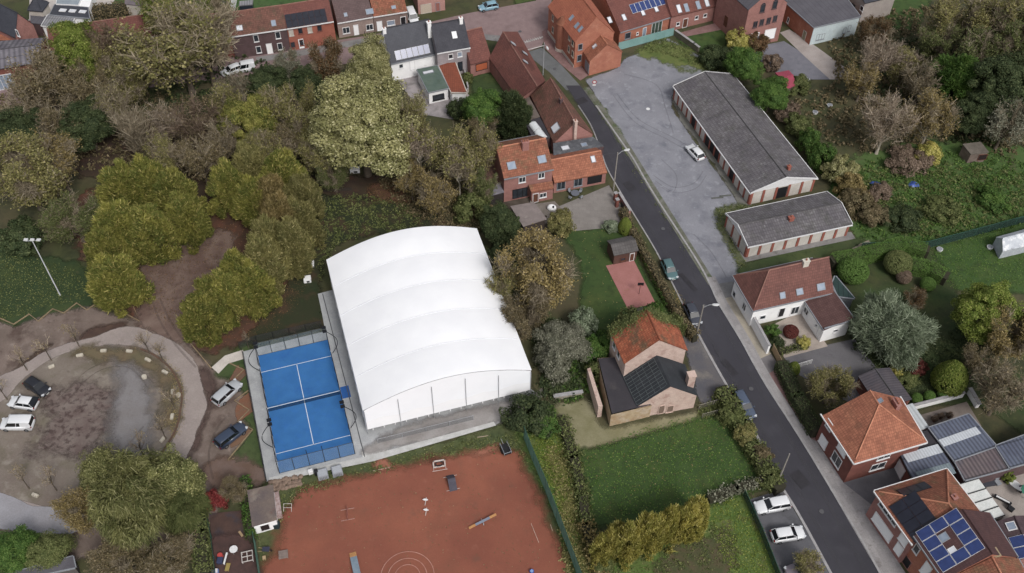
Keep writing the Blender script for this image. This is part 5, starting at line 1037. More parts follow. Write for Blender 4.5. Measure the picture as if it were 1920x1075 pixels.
T('sparse', 240, 160, 45, 10, 'olive', 'small olive tree between the dark tree and the huge twiggy one')
T('vase', 258, 260, 66, 12, None, 'fan-shaped bare tree with upright pale branches above the hornbeams')
T('bare', 310, 235, 45, 10, 'brown', 'bare tree just right of the fan-shaped one', twig='twigp')
T('bare', 360, 225, 58, 11, 'brown', 'bare reddish-brown tree in the middle of the park wood', twig='mauve')
T('sparse', 375, 300, 52, 10, 'brown', 'brown tree with sparse leaves above the reddish clearing')
T('round', 463, 235, 46, 11, 'hornbeam', 'yellow-green round tree between the brown bare tree and the olive ones')
T('sparse', 430, 195, 40, 10, 'olive', 'thin olive tree behind the yellow-green round tree')
T('sparse', 515, 210, 48, 12, 'olive', 'olive tree left of the big pale yellow tree, with visible stems')
T('fine', 560, 195, 40, 11, 'olive', 'olive tree touching the left side of the big pale yellow tree')
T('sparse', 520, 270, 50, 9, 'brown', 'brown-olive tree in the dip below the olive pair')
T('fine', 610, 112, 46, 9, 'rust', 'rusty brown tree on the street in front of the orange brick house')
T('fine', 542, 122, 34, 7, 'grey', 'grey-green tree on the street left of the rusty one')
T('round', 500, 158, 36, 7, 'dark', 'dark shrubby tree beside the white parked cars')
T('round', 570, 160, 32, 7, 'dark', 'dark tree beneath the rusty street tree')
T('bare', 440, 165, 36, 9, 'grey', 'thin bare tree beside the white parked cars')
T('puff', 665, 215, 98, 17, 'pale', 'big pale yellow tree with clumpy crown in front of the slate houses', base=(703, 355))
T('puff', 622, 262, 50, 11, 'pale', 'lower pale yellow limb mass left of the big tree trunk')
T('round', 695, 125, 42, 12, 'pale', 'yellow treetop behind the big pale tree next to the slate roof', var=1)
T('sparse', 770, 215, 44, 10, 'pale', 'thin pale tree spreading over the light yard of the slate house')
T('birch', 742, 268, 34, 12, 'olive', 'thin tree with straight pale trunk right of the big pale yellow tree', base=(745, 342), bark=BARKW)
T('birch', 790, 285, 44, 13, 'olive', 'slender bare birch with white trunk behind the hall', base=(790, 368), bark=BARKW, twig='twigp')
T('sparse', 838, 270, 58, 13, 'olive', 'olive twiggy tree in front of the rusty lean-to roof', base=(848, 360))
T('birch', 868, 318, 44, 11, 'olive', 'leaning olive tree with pale stem just behind the hall roof', base=(856, 398), bark=BARKW)
T('sparse', 905, 285, 42, 12, 'olive', 'tall olive twiggy tree next to the rusty lean-to, right of the others')
T('sparse', 778, 240, 40, 12, 'olive', 'olive twiggy tree between the big pale tree and the birches')
T('fine', 905, 350, 34, 8, 'moss', 'mossy small tree against the dark lean-to')
T('sparse', 770, 335, 34, 8, 'tan', 'short tan tree at the foot of the slender birch')
T('sparse', 300, 300, 44, 11, 'olive', 'olive tree rising behind the tallest rounded hornbeam')
T('sparse', 590, 300, 40, 9, 'olive', 'olive tree below the lower limbs of the big pale tree')
T('bare', 215, 205, 48, 12, 'olive', 'grey bare tree left of the fan-shaped one', twig='twig')
T('sparse', 110, 235, 48, 11, 'brown', 'brown twiggy tree above the big olive tree at the left edge')
T('bare', 425, 255, 44, 11, 'brown', 'bare brownish tree left of the yellow-green round tree', twig='twig')
T('sparse', 495, 285, 42, 10, 'olive', 'olive tree above the upper end of the hornbeam row')
T('fine', 625, 325, 36, 7, 'moss', 'low mossy tree beside the dark timber edge in the dip')
T('sparse', 570, 250, 40, 11, 'olive', 'slender olive tree left of the lower pale yellow limb')
T('fine', 175, 120, 42, 12, 'olive', 'olive tree between the bright green tree and the reddish bare one')
T('sparse', 255, 110, 46, 14, 'olive', 'olive twiggy crown on the left shoulder of the huge twiggy tree')
T('sparse', 815, 355, 48, 9, 'tan', 'brownish thicket tree directly behind the hall roof')
T('bush', 885, 385, 36, 4, 'moss', 'green-brown bush behind the upper right corner of the hall')
T('round', 912, 205, 40, 7.5, 'green', 'bright green garden tree beside the farm wing')
T('column', 962, 210, 34, 8, 'dark', 'dark conifer beside the brown flat roof', name='conifer_tree')
T('fine', 905, 235, 34, 6, 'brown', 'brown-green shrubby tree below the bright green garden tree')
T('bush', 862, 205, 22, 3.2, 'dark', 'dark climbing bush at the end of the orange extension')
T('bush', 877, 147, 11, 2, 'moss', 'round bush below the grey brick house window')
T('fine', 1005, 510, 88, 13, 'tan', 'large tan tree beside the right-hand eave of the hall')
T('fine', 985, 590, 55, 9, 'brown', 'brown-green tree below the large tan one beside the hall')
T('sparse', 945, 540, 40, 9, 'olive', 'thin branches of a tree hanging over the hall eave')
T('shaggy', 1055, 640, 46, 5, 'grey', 'silvery grey shrub tree between the hall and the derelict house')
T('bush', 1040, 680, 36, 4, 'grey', 'grey shrub at the foot of the silvery tree')
T('bush', 1095, 605, 26, 4, 'silver', 'pale silvery shrub at the lower left of the garden lawn')
T('bush', 1120, 655, 30, 3, 'green', 'green bush behind the black flat roof')
T('bush', 1118, 695, 22, 2.4, 'moss', 'mossy bush beside the leaning pink wall')
T('round', 935, 420, 36, 7, 'dark', 'dark green tree between the hall corner and the shelter')
T('bush', 938, 470, 30, 4.5, 'dark', 'dark ivy bush beside the hall right of its upper corner')
T('bush', 1052, 418, 26, 3.4, 'olive', 'olive bush at the corner of the terrace and lawn')
T('bush', 1146, 424, 16, 1.6, 'silver', 'low pale spiky shrub at the top of the garden lawn')
T('dome', 1172, 424, 13, 3, 'lime', 'small bright clipped conifer at the start of the lane hedge')
T('bush', 985, 775, 46, 3.6, 'dark', 'dark green spreading bush at the lower right corner of the hall')
T('bush', 1020, 790, 30, 2.6, 'green', 'green bush at the head of the green mesh fence')
T('willow', 250, 935, 82, 9.5, 'willow', 'weeping willow at the lower left of the ring road')
T('shaggy', 320, 905, 58, 8, 'willow', 'right-hand weeping crown leaning over the dirt track')
T('shaggy', 190, 890, 42, 7.5, 'willow', 'yellow-green willow head nearest the island')
T('willow', 345, 955, 42, 6, 'moss', 'drooping dark green willow side above the tall hedge')
T('fine', 150, 960, 52, 7, 'tan', 'tan autumn tree left of the willows', var=1)
T('fine', 240, 1055, 78, 6.5, 'brown', 'brown autumn thicket below the willows at the bottom edge')
T('sparse', 330, 1040, 48, 5, 'brown', 'brown shrub thicket beside the tall clipped hedge')
T('shaggy', 28, 1032, 44, 5, 'green', 'bright green bush in the bottom left corner')
T('shaggy', 92, 1035, 38, 4.6, 'moss', 'dark green bush beside the grey shed roof in the bottom left')
T('bush', 403, 937, 21, 2.6, 'red', 'bright red bush at the head of the playground')
T('fine', 438, 920, 30, 4.5, 'brown', 'olive-brown tree between the red bush and the hut')
for x, y, r, h, l in ((1128, 1025, 21, 5.5, 'first golden conifer from the left in the row below the dark lawn'), (1144, 1020, 23, 6.5, 'second golden conifer from the left in the row below the dark lawn'), (1160, 1006, 25, 6.0, 'third golden conifer from the left in the row below the dark lawn'), (1177, 1010, 27, 7.0, 'fourth golden conifer from the left in the row below the dark lawn'), (1193, 1005, 21, 5.8, 'fifth golden conifer from the left in the row below the dark lawn'), (1210, 991, 23, 7.6, 'sixth golden conifer from the left in the row below the dark lawn'), (1226, 995, 25, 6.6, 'seventh golden conifer from the left in the row below the dark lawn'), (1242, 990, 27, 6.0, 'eighth golden conifer from the left in the row below the dark lawn'), (1259, 976, 21, 7.2, 'ninth golden conifer from the left in the row below the dark lawn'), (1275, 980, 23, 6.4, 'tenth golden conifer from the left in the row below the dark lawn'), (1292, 975, 25, 7.4, 'eleventh golden conifer from the left in the row below the dark lawn'), (1308, 961, 27, 6.2, 'twelfth golden conifer from the left in the row below the dark lawn')):
    T('plume', x, y, r, h, 'gold', l, 'golden conifers below the dark lawn', name='conifer_tree')
T('bush', 1128, 1056, 22, 1.6, 'moss', 'low green bush in front of the left golden conifers')
T('sparse', 1512, 1062, 36, 4.5, 'olive', 'olive bush over the parked car at the bottom edge')
# top right wood
for k_, x, y, r, h, m_, l in (('fine', 1800, 40, 66, 13, 'olive', 'olive tree at the top edge right of the narrow green lawn'), ('sparse', 1870, 30, 70, 15, 'olive', 'tall olive twiggy tree at the top edge in the right-hand wood'), ('fine', 1905, 75, 62, 14, 'moss', 'mossy green tree in the top right corner'), ('fine', 1760, 80, 48, 10, 'moss', 'moss-green tree beside the lower end of the narrow lawn'), ('sparse', 1830, 105, 60, 12, 'moss', 'dull green twiggy tree in the middle of the right-hand wood'), ('column', 1790, 150, 50, 10, 'green', 'dark green conifer standing out in the right-hand wood'), ('round', 1870, 165, 62, 12, 'dark', 'dark tree below the middle of the right-hand wood'), ('round', 1925, 160, 50, 11, 'dark', 'dark tree at the right edge of the wood'), ('bare', 1730, 150, 46, 10, 'brown', 'bare tree left of the dark green conifer'), ('fine', 1640, 62, 36, 8, 'rust', 'dense rusty tree beside the pale blue fronted hall'), ('bare', 1650, 110, 50, 11, None, 'pinkish bare tree with pale twigs below the dense rusty one'), ('sparse', 1700, 120, 44, 9, 'olive', 'olive tree between the pinkish bare tree and the narrow lawn'), ('sparse', 1620, 150, 44, 8, 'tan', 'tan thicket tree at the end of the concrete driveway'), ('bare', 1668, 215, 58, 13, 'brown', 'reddish bare tree with leaning white trunk over the wild garden'), ('sparse', 1752, 215, 54, 12, 'tan', 'tan autumn tree right of the leaning white trunk'), ('sparse', 1890, 230, 54, 10, 'grey', 'pale grey-olive tree at the right edge above the wild grass'), ('round', 1840, 215, 44, 8, 'dark', 'dark shrubby tree left of the pale grey-olive one'), ('bush', 1705, 300, 40, 2.4, 'mauve', 'dry brown bramble mound in the wild garden'), ('bush', 1740, 290, 28, 2.6, 'gold', 'yellow-green shrub above the brown bramble mound')):
    T(k_, x, y, r, h, m_, l, base=(1642, 296) if 'leaning white trunk over' in l else None, bark=BARKW if 'white trunk' in l else None, twig='twigp' if ('pinkish' in l or 'reddish' in l) else 'twig')
T('round', 1397, 124, 33, 7, 'green', 'broad dark green clipped tree behind the long garage roof', name='clipped_tree')
T('round', 1446, 178, 36, 6.5, 'green', 'round green tree beside the faded red shed', name='clipped_tree')
T('bush', 1385, 75, 26, 4, 'gold', 'yellow-green bush beside the small lawn of the terraced house')
T('bush', 1415, 82, 24, 3.6, 'rust', 'brown bush against the brick warehouse')
T('bush', 1338, 106, 30, 3, 'dark', 'dark bush behind the old garden wall')
T('bush', 1364, 108, 26, 3, 'dark', 'dark bush behind the far end of the long garage roof')
T('bush', 1448, 118, 18, 3, 'mauve', 'brownish-orange shrub in the grey yard')
T('bush', 1495, 160, 26, 2.6, 'moss', 'mossy shrub right of the faded red shed')
for x, y, r, h, m_, l in ((1478, 212, 24, 3.2, 'mauve', 'purplish bush beside the round green tree'), (1497, 235, 24, 3.4, 'moss', 'mossy bush behind the middle of the garage roof'), (1520, 268, 24, 4, 'green', 'green bush behind the garage roof, upper of two green ones'), (1542, 295, 26, 4.2, 'green', 'green bush behind the garage roof, lower of two green ones'), (1576, 318, 30, 4, 'pale', 'pale yellow bush behind the front gable of the long garages'), (1598, 350, 28, 3.6, 'tan', 'tan bush right of the front gable of the long garages'), (1605, 382, 32, 3.6, 'brown', 'brown bush behind the short garages'), (1635, 400, 30, 3, 'brown', 'brown bramble bush right of the short garages'), (1650, 360, 24, 1.8, 'mauve', 'dry reddish shrub next to the blue tarpaulin'), (1770, 395, 34, 2.2, 'moss', 'low moss-green shrub in the middle of the wild garden'), (1690, 410, 36, 2.4, 'dark', 'dark bramble mound above the ditch'), (1860, 370, 34, 2, 'green', 'green bramble mound in the wild garden near the right edge')):
    T('bush', x, y, r, h, m_, l)
T('fountain', 1675, 612, 70, 8, 'silver', 'big silvery-green feathery tree beside the white annexe')
T('sparse', 1718, 562, 26, 4, 'rust', 'small rust-red tree above the silvery feathery tree')
T('round', 1850, 585, 56, 9, 'lime', 'bright yellow-green tree at the right edge of the garden')
T('fine', 1900, 620, 66, 10, 'tan', 'tan tree at the right edge beside the bright green one')
T('bare', 1885, 730, 66, 10, 'brown', 'dark bare tree at the right edge behind the blue roofs', twig='twig')
T('sparse', 1835, 680, 40, 6, 'brown', 'low brown tree right of the lime clipped cone')
T('topiary', 1600, 508, 29, 3.6, 'topi', 'large clipped green dome right of the white house roof', cat='topiary', name='clipped_bush')
T('topiary', 1684, 493, 27, 3.4, 'moss', 'large clipped dome with brownish top beside the low hedge', cat='topiary', name='clipped_bush')
T('topiary', 1695, 519, 15, 2.2, 'mauve', 'round reddish-brown bush in front of the clipped dome', cat='topiary', name='clipped_bush')
T('topiary', 1740, 533, 15, 2, 'topi', 'small clipped green ball left of the stone path', cat='topiary', name='clipped_bush')
T('dome', 1783, 707, 32, 5, 'lime', 'lime green clipped cone above the white garden wall', cat='topiary', name='clipped_bush')
for x, y, l in ((1719, 747, 'left small clipped ball behind the white garden wall'), (1743, 743, 'middle small clipped ball behind the white garden wall'), (1768, 737, 'right small clipped ball behind the white garden wall')):
    T('topiary', x, y, 11, 1.5, 'topi', l, 'clipped balls behind the white garden wall', cat='topiary', name='clipped_bush')
T('fine', 1558, 725, 52, 6.5, 'olive', 'olive tree in the front garden above the orange hipped roof')
T('dome', 1489, 690, 12, 2, 'lime', 'bright lime shrub beside the driveway gate')
T('topiary', 1483, 622, 15, 1.7, 'burgundy', 'burgundy bush in the paved courtyard', cat='topiary', name='clipped_bush')
T('bush', 1506, 640, 13, 1.4, 'gold', 'yellow-green shrub in the courtyard bed')
T('bush', 1449, 620, 14, 1.6, 'green', 'green shrub along the courtyard wall')
T('bush', 1458, 642, 13, 1.6, 'dark', 'dark shrub at the end of the courtyard wall')
T('bush', 1720, 688, 20, 1.6, 'burgundy', 'russet clipped mound below the silvery tree')
T('bush', 1681, 695, 13, 1.6, 'gold', 'yellow-green shrub beside the garage roof corner')
T('bush', 1700, 712, 22, 1.2, 'moss', 'sprawling low shrub above the clipped balls')
# creeper on the derelict house, weeds on the road hedge
for x, y, r, h, m_, l in ((1185, 612, 30, 5.6, 'moss', 'creeper mound over the back left of the derelict roof'), (1225, 600, 26, 5, 'green', 'bright green creeper mound behind the derelict roof'), (1262, 615, 20, 5, 'moss', 'creeper mound at the back right of the derelict roof'), (1375, 775, 24, 2.6, 'moss', 'mossy bush behind the parked blue-grey car'), (1398, 815, 22, 2.4, 'olive', 'olive bush on the verge below the parked blue-grey car'), (1425, 850, 22, 2.2, 'brown', 'brown bush on the verge beside the concrete lamp post'), (1440, 895, 24, 2.2, 'moss', 'mossy bush at the foot of the concrete lamp post'), (1310, 905, 0, 0, '', '')):
    if r: T('bush', x, y, r, h, m_, l)
for x, y, b_, l in ((38, 655, (49, 709), 'young bare tree beside the black hatchback'), (82, 640, (97, 688), 'young bare tree on the ring verge, second from the black hatchback'), (135, 610, (149, 664), 'young bare tree behind the tilted grey stone block'), (272, 640, (278, 660), 'young bare tree where the ring road bends'), (300, 660, (303, 674), 'young bare tree on the right bend of the ring road'), (318, 735, (328, 776), 'young bare tree between two stone blocks on the right of the island'), (0, 725, (11, 750), 'young bare tree at the left edge by the ring road'), (302, 800, (310, 823), 'young bare tree beside the lowest right stone block'), (258, 830, (270, 857), 'young bare tree just above the willow crowns'), (205, 840, (221, 879), 'young bare tree above the yellow-green willow head'), (35, 885, (59, 926), 'young bare tree beside the lower left stone block'), (90, 890, (108, 928), 'young bare tree left of the willows')):
    T('young', x, y, 24, 5.2, 'tan', l, 'young bare trees around the island', name='young_tree', base=b_, twig='twigp')
T('young', 462, 632, 12, 4, None, 'thin bare sapling at the corner of the court path', name='young_tree', base=(465, 655))
# hedges
LS = leaf_strip
LS('hedge', [(1462, 693), (1490, 752), (1525, 815)], 1.9, 1.8, 'dark', 'dark clipped hedge between the red pavement and the front garden', 'hedge', ls=.14, rough=.08, dens=60)
LS('hedge', [(1166, 404), (1200, 470), (1240, 545), (1270, 598), (1300, 640)], 1.1, 1.6, 'brown', 'long brown-green hedge between the garden and the lane', 'hedge', dens=50, ls=.18)
LS('hedge', [(1186, 430), (1215, 500), (1252, 575)], 1.0, .9, 'green', 'low green hedge beside the clay terrace', 'hedge', dens=50, ls=.16)
LS('hedge', [(1352, 742), (1385, 800), (1412, 850), (1440, 900), (1456, 920)], 2.2, 1.8, 'moss', 'overgrown hedge between the dark lawn and the road', 'hedge', dens=34, ls=.26, rough=.5)
LS('hedge', [(1560, 500), (1620, 487), (1690, 468), (1730, 480)], 2.2, 2.0, 'topi', 'clipped hedge behind the green domes', 'hedge', dens=170, ls=.1, rough=.1)
LS('hedge', [(1700, 505), (1735, 512), (1765, 527)], 2.4, 1.8, 'topi', 'short clipped hedge wedge beside the reddish-brown bush', 'hedge', dens=170, ls=.1, rough=.1)
LS('hedge', [(372, 955), (380, 1010), (388, 1090)], 2.0, 2.6, 'moss', 'tall clipped hedge left of the playground', 'hedge', dens=45, ls=.18, rough=.1)
LS('hedge', [(462, 905), (468, 960), (474, 1015)], 1.0, 1.6, 'green', 'narrow green hedge left of the hut', 'hedge', dens=45, ls=.2, rough=.4)
LS('hedge', [(168, 34), (258, 26)], 2.6, 2.4, 'brown', 'thick clipped brown hedge behind the red row houses', 'hedge', dens=30, ls=.2, rough=.1)
LS('hedge', [(1462, 663), (1488, 655), (1512, 650)], .9, .6, 'moss', 'low hedge along the courtyard edge', 'hedge', dens=60, ls=.14)
LS('hedge', [(1052, 790), (1075, 860), (1092, 930), (1098, 985)], 1.6, 1.0, 'moss', 'wild grey-green hedge left of the dark lawn', 'hedge', dens=34, ls=.24, rough=.6)
LS('hedge', [(1098, 985), (1108, 1030), (1125, 1090)], 1.6, 1.0, 'tan', 'brownish wild hedge continuing to the bottom edge', 'hedge', dens=34, ls=.24, rough=.6)
LS('hedge', [(1330, 940), (1380, 920), (1430, 905)], 1.2, 1.2, 'grey', 'thin wild hedge along the lower side of the dark lawn', 'hedge', dens=24, ls=.22, rough=.5)
# ground cover nobody could count
S_ = scatter
S_('undergrowth', [(0, 180), (240, 170), (420, 180), (600, 220), (720, 300), (600, 340), (420, 350), (200, 320), (-20, 330)], 'brown', 16000, .34, .9, 1, clump=14)
S_('undergrowth', [(60, 90), (250, 60), (470, 110), (640, 140), (760, 180), (700, 260), (400, 230), (60, 200)], 'dark', 14000, .36, 1.2, 2, clump=14)
S_('undergrowth', [(720, 330), (900, 300), (940, 400), (930, 440), (800, 425), (740, 380)], 'brown', 9000, .26, .7, 3, clump=12)
S_('undergrowth', [(600, 375), (740, 375), (800, 420), (640, 460), (600, 540)], 'moss', 4500, .2, .25, 4, clump=10)
S_('undergrowth', [(925, 440), (1000, 560), (1090, 640), (1095, 740), (1020, 750), (1000, 660), (950, 560)], 'dark', 9000, .28, .9, 5, clump=12)
S_('undergrowth', [(1580, 40), (1930, 20), (1930, 280), (1800, 270), (1600, 290), (1480, 200), (1560, 150)], 'brown', 20000, .34, 1.0, 6, clump=14)
S_('undergrowth', [(1600, 130), (1750, 60), (1930, 100), (1930, 250), (1700, 260)], 'dark', 12000, .34, 1.4, 7, clump=14)
S_('weeds', [(1570, 340), (1640, 300), (1800, 280), (1930, 310), (1930, 415), (1760, 455), (1640, 460), (1600, 420)], 'green', 15000, .22, .45, 8, clump=10)
S_('weeds', [(1600, 330), (1700, 300), (1930, 330), (1930, 400), (1700, 450)], 'moss', 8000, .26, .6, 9, clump=14)
S_('weeds', [(1055, 835), (1085, 850), (1105, 980), (1130, 1090), (1060, 1090), (1045, 950), (1020, 850)], 'olive', 7000, .2, .35, 10, clump=10)
S_('weeds', [(985, 800), (1045, 800), (1080, 900), (1100, 1000), (1070, 1000), (1010, 880)], 'lime', 5000, .16, .22, 11, clump=8)
S_('weeds', [(540, 915), (700, 868), (920, 815), (985, 830), (990, 880), (930, 845), (700, 890), (560, 940), (520, 1000), (505, 960)], 'moss', 7000, .16, .2, 12, clump=8)
S_('weeds', [(1100, 1030), (1250, 1000), (1360, 980), (1390, 1090), (1100, 1090)], 'moss', 2200, .16, .22, 13, clump=12)
S_('weeds', [(1590, 640), (1700, 660), (1830, 600), (1850, 700), (1760, 745), (1680, 730)], 'dark', 6000, .2, .3, 14, clump=10)
S_('weeds', [(1090, 630), (1140, 620), (1170, 640), (1110, 740), (1050, 750)], 'green', 5000, .22, .5, 15, clump=10)
S_('weeds', [(1335, 395), (1410, 385), (1425, 410), (1370, 430), (1400, 495), (1380, 500)], 'moss', 1800, .16, .2, 16, clump=8)
S_('weeds', [(1122, 195), (1180, 290), (1250, 400), (1320, 515), (1312, 520), (1240, 410), (1170, 300)], 'moss', 1500, .16, .25, 17, clump=10)
S_('weeds', [(1200, 95), (1245, 72), (1330, 118), (1390, 150), (1360, 150), (1260, 110)], 'moss', 3500, .18, .25, 18, clump=10)
S_('weeds', [(1310, 770), (1350, 750), (1362, 775), (1320, 785)], 'moss', 1500, .2, .4, 19, clump=10)
S_('fallen_leaves', [(270, 400), (480, 400), (600, 470), (520, 620), (380, 640), (260, 560)], 'rust', 7000, .12, .03, 20, flat=True)
S_('fallen_leaves', [(690, 345), (780, 345), (800, 385), (700, 380)], 'rust', 1800, .14, .03, 21, flat=True)
S_('fallen_leaves', [(290, 660), (345, 700), (350, 780), (330, 830), (310, 800), (320, 720)], 'tan', 1600, .1, .03, 22, flat=True)
S_('fallen_leaves', [(1085, 850), (1366, 775), (1445, 905), (1330, 945), (1100, 975)], 'tan', 450, .12, .03, 31, flat=True)
S_('grass_tufts', [(1085, 850), (1366, 775), (1445, 905), (1330, 945), (1100, 975)], 'green', 6000, .15, .05, 32, flat=True)
S_('fallen_leaves', [(1062, 440), (1150, 430), (1230, 560), (1280, 620), (1110, 660)], 'tan', 250, .12, .03, 33, flat=True)
S_('fallen_leaves', [(540, 920), (980, 850), (1060, 1075), (520, 1075)], 'brown', 700, .11, .02, 34, flat=True)
S_('fallen_leaves', [(1270, 540), (1300, 590), (1320, 630), (1300, 640), (1255, 560)], 'tan', 500, .13, .06, 35, flat=True)
S_('fallen_leaves', [(1390, 770), (1450, 870), (1475, 930), (1462, 930), (1400, 810)], 'rust', 700, .13, .06, 36, flat=True)
S_('grass_tufts', [(1745, 470), (1930, 430), (1930, 535), (1790, 545)], 'green', 3500, .15, .05, 37, flat=True)
S_('grass_tufts', [(-20, 480), (60, 482), (150, 510), (165, 560), (90, 580), (30, 600), (-20, 600)], 'moss', 3000, .15, .06, 38)
S_('grass_tufts', [(1330, 955), (1400, 940), (1460, 1075), (1370, 1080)], 'lime', 2500, .14, .05, 39)
# creeper swallowing the back verge of the derelict roof
rng = np.random.default_rng(77); n = 6500; t_ = rng.uniform(-.04, 1.04, n); A_, B_ = np.array(r1.E[1]), np.array(r1.E[2]); L_ = np.linalg.norm(B_ - A_); e_ = (B_ - A_) / L_; o_ = np.array([e_[1], -e_[0], 0])
dep = rng.gamma(1.6, .3, n) * np.sign(rng.normal(.35, 1, n)); zz = 6.35 + 3.6 * (1 - np.abs(2 * t_ - 1)); down = rng.uniform(0, 1, n) ** 2 * 2.5 * (dep > .1)
C_ = A_[None] + e_[None] * (t_ * L_)[:, None] - o_[None] * (-dep)[:, None] * (1); C_[:, 2] = zz + rng.uniform(-.1, .3, n) - down
sel = rng.uniform(0, 1, n) < .35 + .65 * (np.sin(t_ * 9) > -.5); C_ = C_[sel]; o0 = C_.mean(0); me = leaves_mesh('creeper', C_ - o0, rng.normal(0, .5, C_.shape) + np.array([0, 0, 1]), .16 * rng.uniform(.6, 1.4, len(C_)), .5 + .4 * np.sin(C_[:, 0] * 1.7) + rng.normal(0, .2, len(C_)), rng)
me.materials.append(LM['moss']); o = bpy.data.objects.new('creeper_plant', me); COL.objects.link(o); o.location = tuple(o0); tag(o, 'green creeper spilling over the back edge of the derelict orange roof', 'creeper')
# ---------------------------------------------------------------- white membrane sports hall
MEMB = surf('membrane', (234, 235, 239), (228, 229, 234), .25, rough=.5, fine=.01, stains=[((222, 223, 226), .6, .6, .8, .4)])
MEMG = surf('membrane_gable', (238, 241, 248), (234, 237, 244), .3, rough=.5, fine=.01)
STEEL = surf('steel_post', (146, 149, 154), None, rough=.5)
ZE_ = 5.6
hc = [G(682, 770, ZE_), G(1001, 697, ZE_), G(887, 430, ZE_), G(612, 490, ZE_)]
sw = Vector((hc[0].x, hc[0].y, 0)); ux = (hc[1] - hc[0] + hc[2] - hc[3]).normalized(); uy = Vector((-ux.y, ux.x, 0))
HW = ((hc[1] - hc[0]).length + (hc[2] - hc[3]).length) / 2; HL = ((hc[3] - hc[0]).length + (hc[2] - hc[1]).length) / 2
hall = empty('sports_hall', sw + ux * HW / 2 + uy * HL / 2, label='large white membrane-roofed sports hall with arched roof and rolled hem', cat='sports hall')
def hz(u, v):  # u across 0..1, v along 0..1
    s = math.sin(math.pi * u); puff = .14 * abs(math.sin(math.pi * 5 * v)) ** .7 * (s ** .5 if s > 0 else 0)
    sag = .05 * math.sin(math.pi * 5 * v) ** 2
    return ZE_ + 3.0 * s ** .92 + puff - (sag if u in (0, 1) else 0)
b = MB(); NU, NV = 36, 80
grid = [[sw + ux * (HW * i / NU + (-.12 if i == 0 else .12 if i == NU else 0)) + uy * (HL * j / NV) + Vector((0, 0, hz(i / NU, j / NV))) for i in range(NU + 1)] for j in range(NV + 1)]
b.v = [tuple(p) for r in grid for p in r]
for j in range(NV):
    for i in range(NU):
        a = j * (NU + 1) + i; b.f.append([a, a + 1, a + NU + 2, a + NU + 1]); b.uv.append([(0, 0)] * 4); b.mi.append(0)
roofo = b.build('roof', MEMB, hall, smooth=True, origin=hall.location)
b = MB()
for k in range(1, 5):
    v = k / 5; path = [sw + ux * (HW * i / 36) + uy * (HL * v) + Vector((0, 0, hz(i / 36, v) + .01)) for i in range(37)]
    b.tube(path, .045, 5)
b.build('seam', surf('seam_white', (206, 208, 216), None, rough=.5), hall, origin=hall.location)
def gable(v, sgn):
    g = MB(); lo_ = MB(); off = uy * sgn * .02
    for i in range(NU):
        a = sw + ux * (HW * i / NU) + uy * (HL * v) + off; c = sw + ux * (HW * (i + 1) / NU) + uy * (HL * v) + off
        f = lambda q: 3.3 - .9 * abs(((q * 5) % 1) - .5)
        ta, tc = hz(i / NU, v) - .05, hz((i + 1) / NU, v) - .05; ma, mc = f(i / NU), f((i + 1) / NU)
        q = [a + Vector((0, 0, ma)) , c + Vector((0, 0, mc)), c + Vector((0, 0, tc)), a + Vector((0, 0, ta))]
        q2 = [a + Vector((0, 0, 1.25)) + off * 6, c + Vector((0, 0, 1.25)) + off * 6, c + Vector((0, 0, mc)), a + Vector((0, 0, ma))]
        if sgn > 0: q.reverse(); q2.reverse()
        g.poly(q); lo_.poly(q2)
    g.build('gable_sheet', MEMG, hall, origin=hall.location); lo_.build('curtain', MEMB, hall, origin=hall.location)
gable(0, -1); gable(1, 1)
for sx, nm in ((0, -1), (1, 1)):
    b = MB(); a = sw + ux * (HW * sx + nm * .03); c = a + uy * HL
    for j in range(40):
        p, q = a.lerp(c, j / 40), a.lerp(c, (j + 1) / 40); w1, w2 = [ux * nm * .12 * math.sin(x * 1.1) ** 2 for x in (j, j + 1)]
        P_ = [p + Vector((0, 0, .5)) + w1, q + Vector((0, 0, .5)) + w2, q + Vector((0, 0, ZE_ - .06)), p + Vector((0, 0, ZE_ - .06))]
        if nm < 0: P_.reverse()
        b.poly(P_)
    b.build('side_curtain', MEMB, hall, origin=hall.location)
for k in range(0, 6):
    for v, sg in ((0, -1), (1, 1)):
        p = sw + ux * (HW * k / 5) + uy * (HL * v + sg * .16); top = hz(min(max(k / 5, .001), .999), v) - 1.0 if 0 < k < 5 else ZE_ - .2
        b = MB(); b.tube([p, p + Vector((0, 0, top))], .04, 6); b.build('post', STEEL, hall, origin=hall.location)
for k in range(1, 5):
    for sx in (0, 1):
        p = sw + ux * (HW * sx) + uy * (HL * k / 5); b = MB(); b.tube([p, p + Vector((0, 0, ZE_ - .1))], .07, 6); b.build('post', STEEL, hall, origin=hall.location)
b = MB()
for k in range(15): b.box(sw + ux * (HW * (k + .5) / 15) - uy * .2 + Vector((0, 0, 1.1)), (.12, .06, .3), math.atan2(ux.y, ux.x))
b.build('hem_weight', TRIMW, hall, origin=hall.location)
